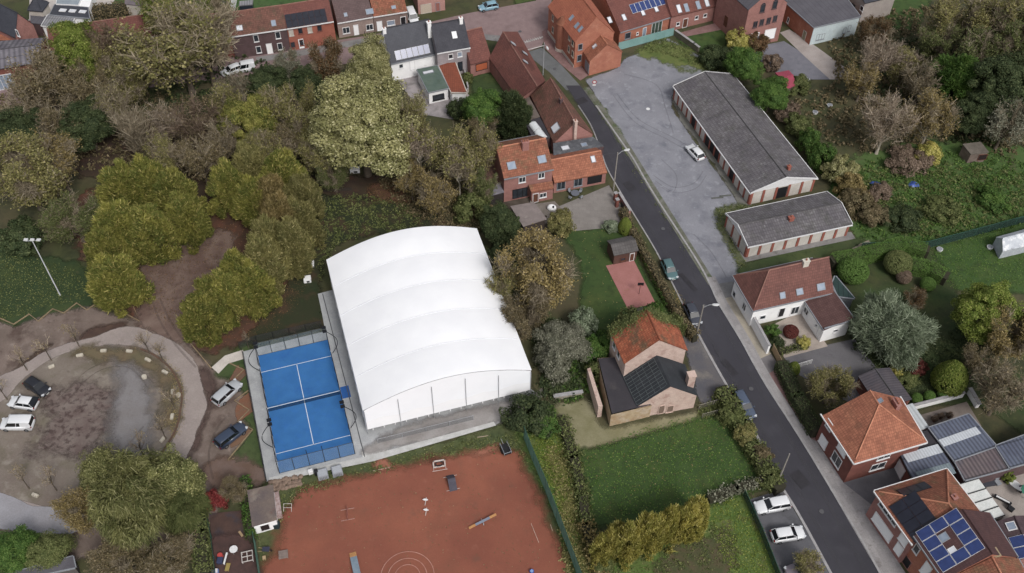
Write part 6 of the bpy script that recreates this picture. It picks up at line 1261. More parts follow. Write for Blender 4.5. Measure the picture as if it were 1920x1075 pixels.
# mesh fence of the indoor court seen below the hem
def fence(name, px, h, mat, post=None, label=None, cat='fence', step=2.5, world=None, group=None, rail=True, z0=0, th=.03, pr=.04):
    P = world or [tuple(G(x, y).to_2d()) for x, y in px]; mid = P[len(P) // 2]; root = empty(name, (mid[0], mid[1], 0), label=label, cat=cat, group=group); o0 = root.location
    pm = MB(); rl = MB()
    for i in range(len(P) - 1):
        a, c = Vector((*P[i], 0)), Vector((*P[i + 1], 0)); L = (c - a).length; t = (c - a) / L; n = max(1, round(L / step)); ang = math.atan2(t.y, t.x)
        pm.box((a + c) / 2 + Vector((0, 0, z0 + h / 2 + .03)), (L, th, h - .06), ang)
        if rail: rl.tube([a + Vector((0, 0, z0 + h)), c + Vector((0, 0, z0 + h))], pr * .7, 5)
        for k in range(n + (i == len(P) - 2)):
            p = a + t * (L * k / n); b = MB(); b.tube([p, p + Vector((0, 0, z0 + h + .06))], pr, 5); b.build('post', post or TRIMD, root, origin=o0)
    pm.build('panel', mat, root, origin=o0)
    if rail: rl.build('rail', post or TRIMD, root, origin=o0)
    return root
MESHF = surf('fine_grey_mesh', (120, 122, 126), None, alpha=.3)
a = sw + ux * 1.0 - uy * 1.9; c = sw + ux * (HW * .62) - uy * 1.9
fence('mesh_fence', None, 1.1, MESHF, STEEL, 'low see-through barrier along the front edge of the hall slab', world=[(a.x, a.y), (c.x, c.y)], step=3)
# ---------------------------------------------------------------- blue padel court
cx0, cy0, cth = -29.991, 66.422, .31291
cu = Vector((math.cos(cth), math.sin(cth), 0)); cv_ = Vector((-cu.y, cu.x, 0)); c00 = Vector((cx0, cy0, 0))
def cp_(x, y, z=0): return c00 + cu * x + cv_ * y + Vector((0, 0, z))
court = empty('padel_court', cp_(5, 10), cth, label='blue outdoor padel court with white lines and black cage beside the hall', cat='padel court')
CM = Matrix.Rotation(-cth, 4, 'Z') @ Matrix.Translation(-court.location)
def cpart(b, name, mat, parent=None, **k):
    o = b.build(name, mat, parent or court, **k); o.data.transform(CM); return o
b = MB(); b.prism([tuple(cp_(x, y).to_2d()) for x, y in ((0, 0), (10, 0), (10, 20), (0, 20))], 0, .135)
cpart(b, 'turf', surf('blue_turf', (44, 106, 172), (38, 98, 164), .5, stains=[((36, 100, 182), 1.2, .5, .7, .5), ((22, 74, 150), .35, .55, .75, .5)], fine=.06))
b = MB(); b.prism([tuple(cp_(x, y).to_2d()) for x, y in ((10.1, 9.2), (11.3, 9.2), (11.3, 11.2), (10.1, 11.2))], 0, .13); cpart(b, 'entrance_mat', surf('blue_mat', (34, 86, 160), None))
LINE = surf('white_line', (190, 200, 214), None, fine=.04)
for x0, x1, y0, y1 in ((0, 10, 16.9, 16.99), (0, 10, 3.01, 3.1), (4.95, 5.05, 3.0, 17.0)):
    b = MB(); b.poly([tuple(cp_(x, y, .142)) for x, y in ((x0, y0), (x1, y0), (x1, y1), (x0, y1))]); cpart(b, 'court_line', LINE)
b = MB(); b.box(cp_(5, 10, .57), (10, .03, .8), cth); net = cpart(b, 'net', surf('net_black', (20, 26, 34), None, alpha=.3))
b = MB(); b.box(cp_(5, 10, 1.0), (10, .05, .09), cth); cpart(b, 'net_band', LINE, net)
CAGE = surf('cage_black', (24, 26, 32), None, rough=.5, fine=0); CG = surf('court_glass', (150, 170, 180), None, rough=.05, alpha=.12, fine=0); WM = surf('wire_mesh', (30, 34, 40), None, alpha=.22, fine=0)
for y in (0, 20):
    for k in range(6):
        h = 4.0 if k in (0, 1, 2, 3, 4, 5) and y == 0 and k in (2, 3) else 3.0 if y == 0 else 3.0
        b = MB(); b.tube([cp_(k * 2, y), cp_(k * 2, y, h)], .045, 4); cpart(b, 'post', CAGE)
    for k in range(5):
        b = MB(); b.box(cp_(k * 2 + 1, y, 1.55), (1.96, .02, 2.9), cth); cpart(b, 'glass_panel', CG)
    b = MB(); b.tube([cp_(0, y, 3.0), cp_(10, y, 3.0)], .045, 4); b.tube([cp_(0, y, .16), cp_(10, y, .16)], .03, 4); cpart(b, 'rail', CAGE)
for x in (0, 10):
    for y in (0, 2, 4, 6, 8, 9.2, 10.8, 12, 14, 16, 18, 20):
        h = 4 if 4 > y or y > 16 else 3
        b = MB(); b.tube([cp_(x, y), cp_(x, y, h * .75)], .045, 4); cpart(b, 'post', CAGE)
    for y0, y1, h in ((0, 4, 3), (16, 20, 3), (4, 9.2, 2.2), (10.8, 16, 2.2)):
        b = MB(); b.tube([cp_(x, y0, h), cp_(x, y1, h)], .04, 4); cpart(b, 'rail', CAGE)
        b = MB(); b.box(cp_(x, (y0 + y1) / 2, h / 2 + .1), (.02, y1 - y0 - .06, h - .15), cth); cpart(b, 'glass_panel' if h == 3 else 'mesh_panel', CG if h == 3 else WM)
for x, y, s in ((-.25, 17.4, -1), (10.25, 17.4, 1), (-.25, 4.2, -1), (10.25, 4.2, 1)):
    b = MB(); path = []
    for q in range(13):
        a = math.pi * q / 12; path.append(cp_(x + s * 1.15 * math.sin(a) - s * .3 * q / 12, y + .6 * q / 12, .1 + 4.4 * q / 12))
    b.tube(path, .05, 5); o = cpart(b, 'lamp_mast', CAGE)
    b = MB(); b.box(cp_(x - s * .45, y + .6, 4.6), (.6, .45, .14), cth); b.box(cp_(x - s * .45, y + 1.3, 4.6), (.6, .45, .14), cth); cpart(b, 'floodlight', CAGE, o)
# benches, boxes and the slab in front
def boxthing(name, px, py, size, ang, mat, label, cat, legs=0, legmat=None, z=0, group=None, top=None):
    p = G(px, py); root = empty(name, (p.x, p.y, 0), math.radians(ang), label=label, cat=cat, group=group); b = MB(); hb = .04 if min(size) > .15 else 0
    b.box((0, 0, z + size[2] / 2 + (legs or 0)), size); b.build(top or 'body', mat, root, bevel=hb)
    if legs:
        for sx in (-1, 1):
            for sy in (-1, 1): b = MB(); b.box((sx * (size[0] / 2 - .08), sy * (size[1] / 2 - .08), z + legs / 2), (.07, .07, legs)); b.build('leg', legmat or mat, root)
    return root
ACB = surf('box_grey', (140, 144, 152), (126, 130, 138), 1.5)
for px, py, l in ((606, 893, 'left grey ventilation box below the court'), (633, 887, 'right grey ventilation box below the court')):
    r_ = boxthing('ventilation_box', px, py, (1.35, 1.2, .9), 18, ACB, l, 'box', group='grey boxes below the court')
    b = MB(); b.box((0, 0, .93), (1.15, 1.0, .05)); b.build('lid', surf('lid_grey', (154, 158, 166), None), r_)
    b = MB(); [b.box((-.4 + .2 * i, -.615, .45), (.04, .03, .6)) for i in range(5)]; b.build('grille', TRIMD, r_)
boxthing('cabinet', 594, 890, (.5, .5, 1.0), 18, TRIMD, 'narrow black cabinet beside the left ventilation box', 'cabinet', legs=.05)
boxthing('cabinet', 583, 888, (.6, .5, .7), 25, TRIMW, 'small white box beside the black cabinet', 'cabinet', legs=.05)
boxthing('doormat_slab', 703, 848, (3.4, .9, .12), 18, surf('white_slab', (206, 206, 204), None), 'long white slab lying at the corner of the hall front', 'slab')
p = G(684, 834)
# ---------------------------------------------------------------- cars
TYRE = surf('tyre', (26, 26, 28), None, rough=.9); RIM = surf('rim', (130, 132, 138), None, rough=.35, metal=.6); CARG = surf('car_glass', (22, 26, 32), None, rough=.06, spec=.7, fine=0)
LAMP = surf('headlamp', (196, 200, 206), None, rough=.1, fine=0); TAIL = surf('tail_lamp', (130, 22, 24), None, rough=.2, fine=0); PLATE = surf('plate', (200, 200, 196), None)
def paint(n, c): return surf('paint_' + n, c, None, rough=.28, spec=.6, fine=0)
def car(px0, px1, col, label, kind='hatch', L=None, W=None, group=None, hatch_open=False):
    """px0 = rear, px1 = front, on the ground"""
    a, c = G(*px0), G(*px1); p = (a + c) / 2; yaw = math.atan2(c.y - a.y, c.x - a.x)
    D = dict(hatch=(4.05, 1.76, 1.46), wagon=(4.6, 1.82, 1.48), suv=(4.5, 1.85, 1.62), sedan=(4.6, 1.82, 1.44), van=(4.4, 1.82, 1.84))[kind]; L = L or D[0]; W = D[1]; H = D[2]
    root = empty('parked_car', (p.x, p.y, .09), yaw, label=label, cat='car' if kind != 'van' else 'van', group=group)
    h = W / 2; bz = 1.02 if kind in ('suv', 'van') else .92; x0, x1 = -L / 2, L / 2
    # windscreen base, roof front, roof rear, rear glass base
    wb, rf, rr, rb = dict(hatch=(.24, .07, -.36, -.47), wagon=(.22, .07, -.42, -.485), suv=(.23, .08, -.40, -.485), sedan=(.20, .06, -.24, -.37), van=(.30, .17, -.47, -.492))[kind]
    wb, rf, rr, rb = [q * L for q in (wb, rf, rr, rb)]
    st = [(x0, .74, .38, .70), (x0 + .10, .90, .24, bz - .06), (x0 + .45, .985, .2, bz), (rr, 1, .18, bz + .01), (0, 1, .18, bz), (wb, 1, .18, bz - .01), (x1 - .75, .985, .19, bz - .10), (x1 - .28, .92, .22, bz - .19), (x1 - .07, .80, .26, bz - .28), (x1, .62, .34, bz - .38)]
    b = MB(); rings = []
    for x, k, zb, zt in st:
        w_ = h * k; rings.append([(x, -w_ * .86, zb), (x, -w_, zb + .16), (x, -w_, zt - .2), (x, -w_ * .96, zt - .07), (x, -w_ * .82, zt), (x, 0, zt + .025), (x, w_ * .82, zt), (x, w_ * .96, zt - .07), (x, w_, zt - .2), (x, w_, zb + .16), (x, w_ * .86, zb)])
    b.loft(rings); body = b.build('body', col, root, smooth=True, fixn=True)
    # cabin: glass band with body coloured roof and pillars
    zr = H; cw, rw = h * .85, h * (.75 if kind != 'van' else .82)
    B_ = [(wb, -cw), (wb, cw), (rb, cw), (rb, -cw)]; T_ = [(rf, -rw), (rf, rw), (rr, rw), (rr, -rw)]
    low = [Vector((x, y, bz - .03)) for x, y in B_]; top = [Vector((x, y, zr - .06)) for x, y in T_]
    for nm, i, j in (('windscreen', 0, 1), ('side_window', 1, 2), ('rear_window', 2, 3), ('side_window', 3, 0)):
        b = MB(); b.poly([low[i], low[j], top[j], top[i]]); b.poly([low[i] * .97, top[i] * .97, top[j] * .97, low[j] * .97])
        b.build(nm, CARG if not (kind == 'van' and nm == 'side_window' or kind == 'van' and nm == 'rear_window') else CARG, root, fixn=True)
    b = MB(); rg = []
    for x, k, z in ((rf + .06, .92, zr - .07), (rf - .08, .98, zr - .02), (rf * .3 + rr * .7, 1.0, zr + .02), (rr + .1, .98, zr - .01), (rr - .08, .92, zr - .07)):
        rg.append([(x, -rw * k, z - .035), (x, -rw * k * .8, z + .012), (x, 0, z + .03), (x, rw * k * .8, z + .012), (x, rw * k, z - .035), (x, 0, z - .05)])
    b.loft(rg); b.build('roof', col, root, smooth=True, fixn=True)
    b = MB()
    for i in range(4): b.tube([low[i], top[i]], .035, 4)
    for s in (1, -1):
        for f in ((.5, ) if kind != 'van' else (.42,)):
            q0 = Vector((wb * (1 - f) + rb * f, s * cw, bz - .03)); q1 = Vector((rf * (1 - f) + rr * f, s * rw, zr - .06)); b.tube([q0, q1], .04, 4)
    b.build('pillars', col, root)
    if kind == 'van':
        for s in (1, -1):
            b = MB(); X = [wb * .42 + rb * .58, rb + .02]; q = [Vector((X[0], s * cw * 1.01, bz - .03)), Vector((X[1], s * cw * 1.01, bz - .03)), Vector((rr, s * rw * 1.01, zr - .06)), Vector((rf * .42 + rr * .58, s * rw * 1.01, zr - .06))]
            q2 = [p_ - Vector((0, s * .03, 0)) for p_ in q]; b.loft([q, q2]); b.build('cargo_panel', col, root, fixn=True)
    for sx in (-.31, .31):
        for sy in (-1, 1):
            b = MB(); q = Vector((sx * L, sy * (h - .1), .32)); b.tube([q - Vector((0, .11, 0)), q + Vector((0, .11, 0))], .32, 14); w_ = b.build('wheel', TYRE, root)
            b = MB(); b.tube([q + Vector((0, sy * .10, 0)), q + Vector((0, sy * .125, 0))], .2, 10); b.build('rim', RIM, w_)
    for s in (1, -1):
        b = MB(); b.box((x1 - .2, s * h * .70, bz - .25), (.34, .34, .12), s * -.5); b.build('headlight', LAMP, root)
        b = MB(); b.box((x0 + .1, s * h * .78, bz - .14), (.16, .24, .2), s * .4); b.build('tail_light', TAIL, root)
        b = MB(); b.box((wb - .12, s * (h + .1), bz + .06), (.16, .2, .13)); b.build('mirror', col, root, bevel=.02)
    b = MB(); b.box((x0 - .005, 0, .55), (.03, .5, .11)); b.box((x1 + .005, 0, .42), (.03, .5, .11)); b.build('number_plate', PLATE, root)
    if hatch_open:
        b = MB(); b.box((rr - .42, 0, zr + .12), (.9, rw * 2, .06)); b.build('tailgate', CARG, root)
        b = MB(); b.box((rb + .12, 0, bz + .02), (.5, cw * 1.7, .05)); b.build('boot_floor', TRIMD, root)
    return root
PW, PK = paint('white', (214, 216, 220)), paint('black', (34, 36, 44))
car((70, 800), (2, 800), PW, 'white delivery van parked at the left edge of the island', 'van')
car((74, 765), (20, 757), PW, 'white hatchback with its tailgate open on the island', 'hatch', hatch_open=True)
car((53, 718), (93, 743), PK, 'black hatchback beside the stone block on the island', 'hatch')
car((405, 762), (450, 721), paint('silver', (168, 172, 178)), 'silver estate car parked in the brown bay by the court path', 'wagon')
car((412, 839), (457, 804), paint('navy', (52, 64, 86)), 'dark blue estate car parked below the silver one', 'wagon')
car((1314, 304), (1291, 279), PW, 'white hatchback alone on the gravel lot', 'hatch')
car((1245, 492), (1263, 530), paint('teal', (74, 106, 110)), 'teal car parked against the lane hedge', 'hatch')
car((1289, 578), (1306, 612), paint('smoke', (62, 66, 78)), 'dark grey car parked on the lane just above the lamp post', 'hatch')
car((1380, 742), (1407, 788), paint('slate', (72, 84, 106)), 'blue-grey car parked half on the verge below the derelict house', 'wagon')
car((1474, 947), (1418, 957), PW, 'white estate car, upper of two in the asphalt parking strip', 'wagon')
car((1448, 1011), (1502, 1002), PW, 'white car with dark glass roof, lower of two in the asphalt parking strip', 'hatch', L=4.3)
car((1530, 1066), (1478, 1078), paint('mauvegrey', (128, 118, 128)), 'mauve-grey car half hidden by the bush at the bottom edge', 'wagon')
car((933, 15), (899, 21), paint('skyblue', (120, 162, 182)), 'light blue hatchback at the top of the picture', 'hatch')
car((768, 26), (779, 50), PW, 'white van squeezed between the pink cottage and the slate house', 'van')
car((704, 98), (670, 104), PW, 'white car behind the yellow treetop on the street', 'hatch')
car((478, 130), (444, 136), PW, 'white van seen through the twiggy trees', 'van', L=3.7)
car((440, 136), (432, 139), PW, 'pale car seen through the twiggy trees left of the white van', 'hatch')
p = bpy.data.objects
# ---------------------------------------------------------------- street furniture
CONP = surf('pole_concrete', (150, 144, 136), (134, 128, 122), 2)
def pole(base, h, label, arm=None, r=(.13, .08), name='street_lamp', mat=None, cat='street lamp', head=True, lean=None):
    p = G(*base); root = empty(name, p, label=label, cat=cat); b = MB(); b.tube([(0, 0, 0), (0, 0, h)], list(r), 8); b.build('pole', mat or CONP, root)
    if arm:
        q = G(*arm, h); d = Vector((q.x - p.x, q.y - p.y, 0)); e = d.normalized(); b = MB(); b.tube([(0, 0, h - .5), tuple(d * .5 + Vector((0, 0, h + .1))), tuple(d + Vector((0, 0, h + .15)))], .05, 6); b.build('arm', STEEL, root)
        b = MB(); a = math.atan2(d.y, d.x); b.loft([[tuple(d + e * x + Vector((-e.y * w_ * s, e.x * w_ * s, h + .12 + z))) for s, z in ((-1, 0), (-.7, .14), (.7, .14), (1, 0), (.6, -.06), (-.6, -.06))] for x, w_ in ((-.35, .08), (-.1, .2), (.35, .22), (.6, .08))])
        b.build('lamp_head', surf('lamp_white', (196, 198, 200), None, rough=.4), root, fixn=True)
    return root
pole((1458, 905), 7.1, 'plain leaning concrete pole on the verge above the parking strip', None, name='utility_pole', cat='pole')
pole((1150, 357), 8.3, 'concrete street lamp beside the terrace gate pillars', (1174, 283))
pole((1307, 624), 6.3, 'concrete street lamp beside the derelict house', (1340, 573))
pole((1018, 141), 7.2, 'thin pale street lamp at the tip of the old barn', (1026, 91), r=(.09, .06), mat=STEEL)
pole((688, 99), 4.8, 'thin dark street lamp by the white car', None, r=(.07, .05), mat=TRIMD, cat='street lamp')
l = pole((113, 554), 11.8, 'tall white floodlight mast on the lawn at the left', None, r=(.1, .06), mat=surf('mast_white', (186, 188, 194), None), name='floodlight_mast', cat='mast')
b = MB(); b.tube([(-1.0, 0, 11.8), (1.0, .2, 11.8)], .06, 6); b.build('crossbar', STEEL, l)
for x in (-.9, 0, .9): b = MB(); b.box((x, .1, 11.98), (.55, .4, .16)); b.build('floodlight', surf('lamp_white', (196, 198, 200), None), l)
# overhead wires
b = MB(); hA, hB, hC = G(1160, 285, 8.2), G(1092, 283, 5.5), G(1321, 572, 6.2)
def wire(a, c, sag, name, label):
    b = MB(); P = [a.lerp(c, i / 12) - Vector((0, 0, sag * math.sin(math.pi * i / 12))) for i in range(13)]; o0 = (a + c) / 2
    b.tube(P, .02, 4); o = b.build(name, surf('wire', (90, 90, 96), None), None, origin=tuple(o0)); tag(o, label, 'wire')
wire(G(1160, 286, 8.1), G(1094, 290, 4.6), .3, 'overhead_wire', 'thin wire from the street lamp to the orange-roofed wing')
# no-entry style signs
def sign(base, h, label, colour, r=.4):
    p = G(*base); root = empty('road_sign', p, label=label, cat='sign'); b = MB(); b.tube([(0, 0, 0), (0, 0, h)], .04, 6); b.build('pole', STEEL, root)
    a = math.radians(-90); b = MB(); b.tube([(0, -.03, h - .1), (0, -.07, h - .1)], r, 18); q = b.build('sign_disc', surf('sign_red', (170, 40, 48), None), root)
    b = MB(); b.tube([(0, -.071, h - .1), (0, -.08, h - .1)], r * .68, 18); b.build('sign_face', surf('sign_white', (200, 196, 196), None), q)
    b = MB(); b.box((0, -.05, h - .75), (.6, .03, .4)); b.build('lower_plate', surf('sign_white', (200, 196, 196), None), root)
sign((1113, 172), 2.3, 'round red and white road sign on the edge of the gravel lot', 0)
# walls, gates, fences
def wall(name, px, h, th, mat, label, cap=None, cat='wall', group=None):
    P = [tuple(G(x, y).to_2d()) for x, y in px]; c = P[len(P) // 2]; root = empty(name, (c[0], c[1], 0), label=label, cat=cat, group=group); b = MB(); k = MB()
    for i in range(len(P) - 1):
        a, d = Vector((*P[i], 0)), Vector((*P[i + 1], 0)); L = (d - a).length; ang = math.atan2((d - a).y, (d - a).x)
        b.box((a + d) / 2 + Vector((0, 0, h / 2)), (L + (th if i < len(P) - 2 else 0), th, h), ang); k.box((a + d) / 2 + Vector((0, 0, h + .03)), (L + th * .8, th + .08, .07), ang)
    b.build('masonry', mat, root, origin=root.location); k.build('coping', cap or KERB, root, origin=root.location); return root
wall('garden_wall', [(1408, 608), (1438, 664)], 2.0, .3, WHITE, 'white garden wall continuing from the white house to its gate')
wall('garden_wall', [(1709, 768), (1803, 744)], 1.0, .35, WHITE, 'long white wall in front of the small clipped balls')
wall('garden_wall', [(1815, 738), (1831, 765)], 1.1, .5, WHITE, 'short thick white wall with open recess near the lime cone')
wall('garden_wall', [(1266, 68), (1300, 92), (1309, 99)], 1.3, .4, surf('mossy_wall', (104, 98, 84), (86, 84, 68), 1, stains=[((130, 122, 112), 1, .55, .7, .5)]), 'old mossy garden wall beside the small lawn')
wall('retaining_wall', [(1040, 748), (1090, 740)], .7, .5, surf('rough_white_stone', (160, 152, 140), (136, 128, 116), 1.6), 'rough pale stone wall end between the hall and the derelict house')
wall('red_yard_wall', [(62, 56), (116, 62)], 2.2, .25, surf('red_paint', (150, 52, 56), None), 'bright red wall in the yard behind the row houses')
wall('garden_wall', [(958, -6), (1013, -14)], .6, .3, CREAM, 'low cream wall edging the green strip at the top')
wall('garden_wall', [(845, 176), (862, 200), (878, 172), (868, 120)], .9, .2, CREAM, 'cream wall round the back of the orange extension')
wall('terrace_wall', [(1160, 372), (1180, 405)], 1.3, .3, BR_RS, 'low brick wall between the terrace and the lane')
for (x, y), l in (((1153, 376), 'upper brick gate pillar beside the lane'), ((1156, 388), 'lower brick gate pillar beside the lane')):
    p = G(x, y); r_ = empty('gate_pillar', p, .4, label=l, cat='pillar'); b = MB(); b.box((0, 0, .85), (.5, .5, 1.7)); b.build('shaft', BR_RD, r_); b = MB(); b.box((0, 0, 1.74), (.6, .6, .1)); b.build('coping', KERB, r_)
TEAL = surf('teal_boards', (120, 160, 158), (108, 148, 146), .6, uv=('plank', .2, 0, .2))
fence('board_fence', [(1159, 95), (1262, 67)], 1.8, TEAL, TEAL, 'pale teal board fence behind the gravel lot', step=2.0, th=.06)
GRN = surf('green_mesh', (104, 148, 132), (86, 130, 114), 1, alpha=.85); GRD = surf('dark_green_mesh', (40, 66, 58), None, alpha=.7); GPO = surf('green_post', (48, 92, 78), None)
fence('mesh_fence', [(982, 822), (1000, 868), (1022, 920), (1043, 975), (1062, 1025), (1090, 1100)], 2.9, GRN, GPO, 'long green windbreak fence on the right side of the clay field')
fence('mesh_fence', [(478, 1010), (490, 1090)], 1.8, GRN, GPO, 'green windbreak fence between the playground and the clay field')
fence('mesh_fence', [(1393, 930), (1425, 1000), (1460, 1090)], 1.6, GRD, GPO, 'dark green wire fence left of the asphalt parking strip')
fence('mesh_fence', [(1612, 470), (1732, 468), (1800, 450), (1950, 410)], 1.8, GRD, GPO, 'dark green netting fence along the ditch on the right')
fence('wire_fence', [(1310, 768), (1364, 752)], 1.1, surf('thin_wire', (120, 116, 108), None, alpha=.15), surf('grey_wood', (134, 128, 118), None), 'wooden post and wire fence beside the pink barn')
fence('wire_fence', [(1316, 784), (1370, 770)], 1.0, surf('thin_wire', (120, 116, 108), None, alpha=.15), surf('grey_wood', (134, 128, 118), None), 'lower wooden rail fence along the top of the dark lawn')
fence('mesh_fence', [(456, 664), (470, 745), (500, 903)], 1.2, surf('thin_wire_dark', (60, 62, 66), None, alpha=.2), CAGE, 'low dark wire fence along the left side of the court slab')
fence('mesh_fence', [(450, 655), (482, 642), (604, 614)], 1.5, surf('thin_wire_dark', (60, 62, 66), None, alpha=.2), CAGE, 'dark wire fence behind the far end of the blue court')
fence('mesh_fence', [(385, 950), (398, 1010), (408, 1090)], 1.2, surf('thin_wire_dark', (60, 62, 66), None, alpha=.2), GPO, 'wire fence between the tall clipped hedge and the playground')
fence('garden_gate', [(1447, 657), (1463, 690)], 1.5, WOODP, WOODP, 'pale wooden sliding gate at the white house driveway', cat='gate', step=1.6, th=.05)
fence('metal_gate', [(1490, 692), (1520, 683)], 1.1, surf('white_bars', (204, 204, 204), None, alpha=.35), TRIMW, 'white metal gate beside the lime shrub', cat='gate')
fence('metal_gate', [(1164, 388), (1174, 408)], 1.2, TRIMD, TRIMD, 'dark metal gate between the brick pillars and the hedge', cat='gate', th=.05)
for a_, c_, l in (((1190, 350), (1232, 420), 'timber rail lying along the lot side of the kerb'),):
    pass
# timber edging
TIM = surf('timber_edging', (146, 126, 96), (124, 106, 82), 2)
def edging(px, label, w_=.14, h=.16):
    P = [tuple(G(x, y).to_2d()) for x, y in px]; o = ribbon('timber_edging', None, TIM, w_ / 2, w_ / 2, h, th=h - .01, world=P); c = Vector(P[len(P) // 2]).to_3d()
    o.data.transform(Matrix.Translation(-c)); o.location = c; tag(o, label, 'edging', 'timber edging round the parking bays')
edging([(-20, 590), (6, 600), (26, 609), (55, 590), (72, 603), (99, 580), (120, 588), (144, 569), (163, 582), (184, 568)], 'zigzag timber edging of the lawn on the left')
edging([(222, 582), (262, 603), (250, 575)], 'pointed timber edging beside the egg-shaped hornbeam')
edging([(398, 643), (357, 644), (397, 692)], 'angled timber edging below the lowest hornbeam of the row')
edging([(431, 682), (457, 694), (437, 714)], 'timber edging above the silver car')
edging([(466, 733), (440, 752), (467, 769), (446, 792)], 'timber edging between the silver and the dark blue cars')
edging([(446, 792), (474, 806), (427, 864), (440, 860)], 'timber edging round the dark blue car bay')
# stone blocks on the island
STN = surf('pale_stone', (190, 182, 166), (170, 162, 148), 2, stains=[((140, 134, 120), 2.5, .6, .75, .5)])
rs = random.Random(3)
for x, y, a_, l in ((56, 716, 40, 'pale stone block at the nose of the black hatchback'), (97, 689, 30, 'pale stone block second clockwise from the black hatchback'), (150, 668, 18, 'tilted grey stone block under the third young tree'), (195, 659, 2, 'pale stone block at the top left of the island'), (243, 660, -6, 'pale stone block at the top of the island by the moss'), (278, 676, -28, 'pale stone block on the leaf-brown bend of the island'), (310, 699, -30, 'small broken stone block on the right of the island'), (324, 737, -80, 'upright set stone block beside the round stone'), (323, 783, -85, 'pale stone block halfway down the right side'), (305, 826, 60, 'lowest stone block on the right side of the island'), (67, 930, -20, 'pale stone block at the bottom of the island')):
    g_ = pxm(x, y); p = G(x, y); bm = bmesh.new(); bmesh.ops.create_cube(bm, size=1)
    sx, sy, sz = rs.uniform(.85, 1.0), .42, .36
    for v in bm.verts: v.co = Vector((v.co.x * sx, v.co.y * sy, v.co.z * sz + sz / 2)) + Vector((rs.uniform(-.05, .05), rs.uniform(-.04, .04), rs.uniform(-.03, .03)))
    bmesh.ops.bevel(bm, geom=list(bm.edges), offset=.05, segments=2, affect='EDGES'); me = bpy.data.meshes.new('stone_block'); bm.to_mesh(me); bm.free(); me.materials.append(STN)
    o = bpy.data.objects.new('stone_block', me); COL.objects.link(o); o.location = p; o.rotation_euler = (0, 0, math.radians(a_)); tag(o, l, 'stone block', 'stone blocks round the island')
for x, y, l in ((271, 708, 'round tree-stump stone inside the island'), (335, 742, 'round stone at the edge of the ring road')):
    p = G(x, y); b = MB(); b.cyl((0, 0, 0), .36, .35, 12, r2=.32); o = b.build('round_stone', STN, None, bevel=.03); o.location = p; tag(o, l, 'stone')
# pile of flat boulders next to the court
RCK = surf('boulders', (134, 112, 96), (112, 92, 80), 2, stains=[((156, 138, 122), 1.5, .55, .7, .6)])
for i in range(30):
    x = 507 + (i % 10) * 6.2 + rs.uniform(-2, 2); y = 905 + (i // 10) * 7 - (i % 10) * 1.1 + rs.uniform(-2, 2)
    if y > 924 and x > 548: continue
    p = G(x, y); bm = bmesh.new(); bmesh.ops.create_icosphere(bm, subdivisions=2, radius=.36)
    for v in bm.verts: v.co = Vector((v.co.x * 1.1, v.co.y * .9, v.co.z * .5)) * rs.uniform(.9, 1.1)
    me = bpy.data.meshes.new('boulder'); bm.to_mesh(me); bm.free(); me.materials.append(RCK); o = bpy.data.objects.new('boulder', me); COL.objects.link(o)
    o.location = (p.x, p.y, .12); o.rotation_euler = (0, 0, rs.uniform(0, 3)); tag(o, 'flat brown boulder in the pile below the corner of the court slab', 'boulder', 'boulders piled below the court corner')
# ---------------------------------------------------------------- dog agility things on the clay
WPT = surf('white_paint_wood', (196, 190, 186), (180, 172, 168), 2); BLU = surf('pale_blue_rubber', (132, 150, 166), (116, 134, 150), 1.5); ORW = surf('orange_contact', (196, 140, 84), (180, 126, 76), 2)
def at(px, py, ang, name, label, cat, group=None, z=0): p = G(px, py); return empty(name, (p.x, p.y, z), math.radians(ang), label=label, cat=cat, group=group)
r_ = at(905, 981, 27, 'seesaw', 'orange and grey seesaw plank on the clay', 'seesaw')
for x0, x1, mt in ((-1.9, -1.0, ORW), (-1.0, 1.0, surf('grey_rubber', (120, 128, 146), None)), (1.0, 1.9, ORW)):
    b = MB(); b.box(((x0 + x1) / 2, 0, .5 + (x0 + x1) * .06), (x1 - x0, .32, .05), M=Matrix.Rotation(-.12, 3, 'Y')); b.build('plank', mt, r_)
b = MB(); b.tube([(0, -.35, 0), (0, 0, .5), (0, .35, 0)], .05, 5); b.tube([(0, -.45, .45), (0, .45, .45)], .03, 5); b.build('stand', STEEL, r_)
r_ = at(668, 1068, -72, 'dog_walk', 'pale blue ramp plank with orange end at the bottom of the clay', 'ramp')
for x0, x1, mt, z0_, z1_ in ((-2.3, -1.6, ORW, .08, .3), (-1.6, 1.6, BLU, .3, 1.2), (1.6, 4.6, BLU, 1.2, 1.2)):
    b = MB(); b.loft([[(x0, -.42, z0_), (x0, .42, z0_), (x0, .42, z0_ - .06), (x0, -.42, z0_ - .06)], [(x1, -.42, z1_), (x1, .42, z1_), (x1, .42, z1_ - .06), (x1, -.42, z1_ - .06)]]); b.build('plank', mt, r_, fixn=True)
for x in (1.5, 4.4): b = MB(); b.tube([(x, -.4, 0), (x, -.3, 1.15)], .04, 5); b.tube([(x, .4, 0), (x, .3, 1.15)], .04, 5); b.build('trestle', STEEL, r_)
r_ = at(847, 906, 105, 'a_frame', 'black and grey A-frame ramp at the top of the clay field', 'ramp')
for s in (1, -1):
    b = MB(); b.loft([[(0, -.5, 1.2), (0, .5, 1.2), (0, .5, 1.14), (0, -.5, 1.14)], [(s * 1.2, -.5, .05), (s * 1.2, .5, .05), (s * 1.2, .5, 0), (s * 1.2, -.5, 0)]]); b.build('ramp_board', surf('dark_ramp', (74, 72, 84), (64, 62, 74), 2), r_, fixn=True)
b = MB(); b.tube([(-1, -.9, .03), (-1, .9, .03)], .03, 5); b.tube([(1, -.9, .03), (1, .9, .03)], .03, 5); b.build('foot_bar', WPT, r_)
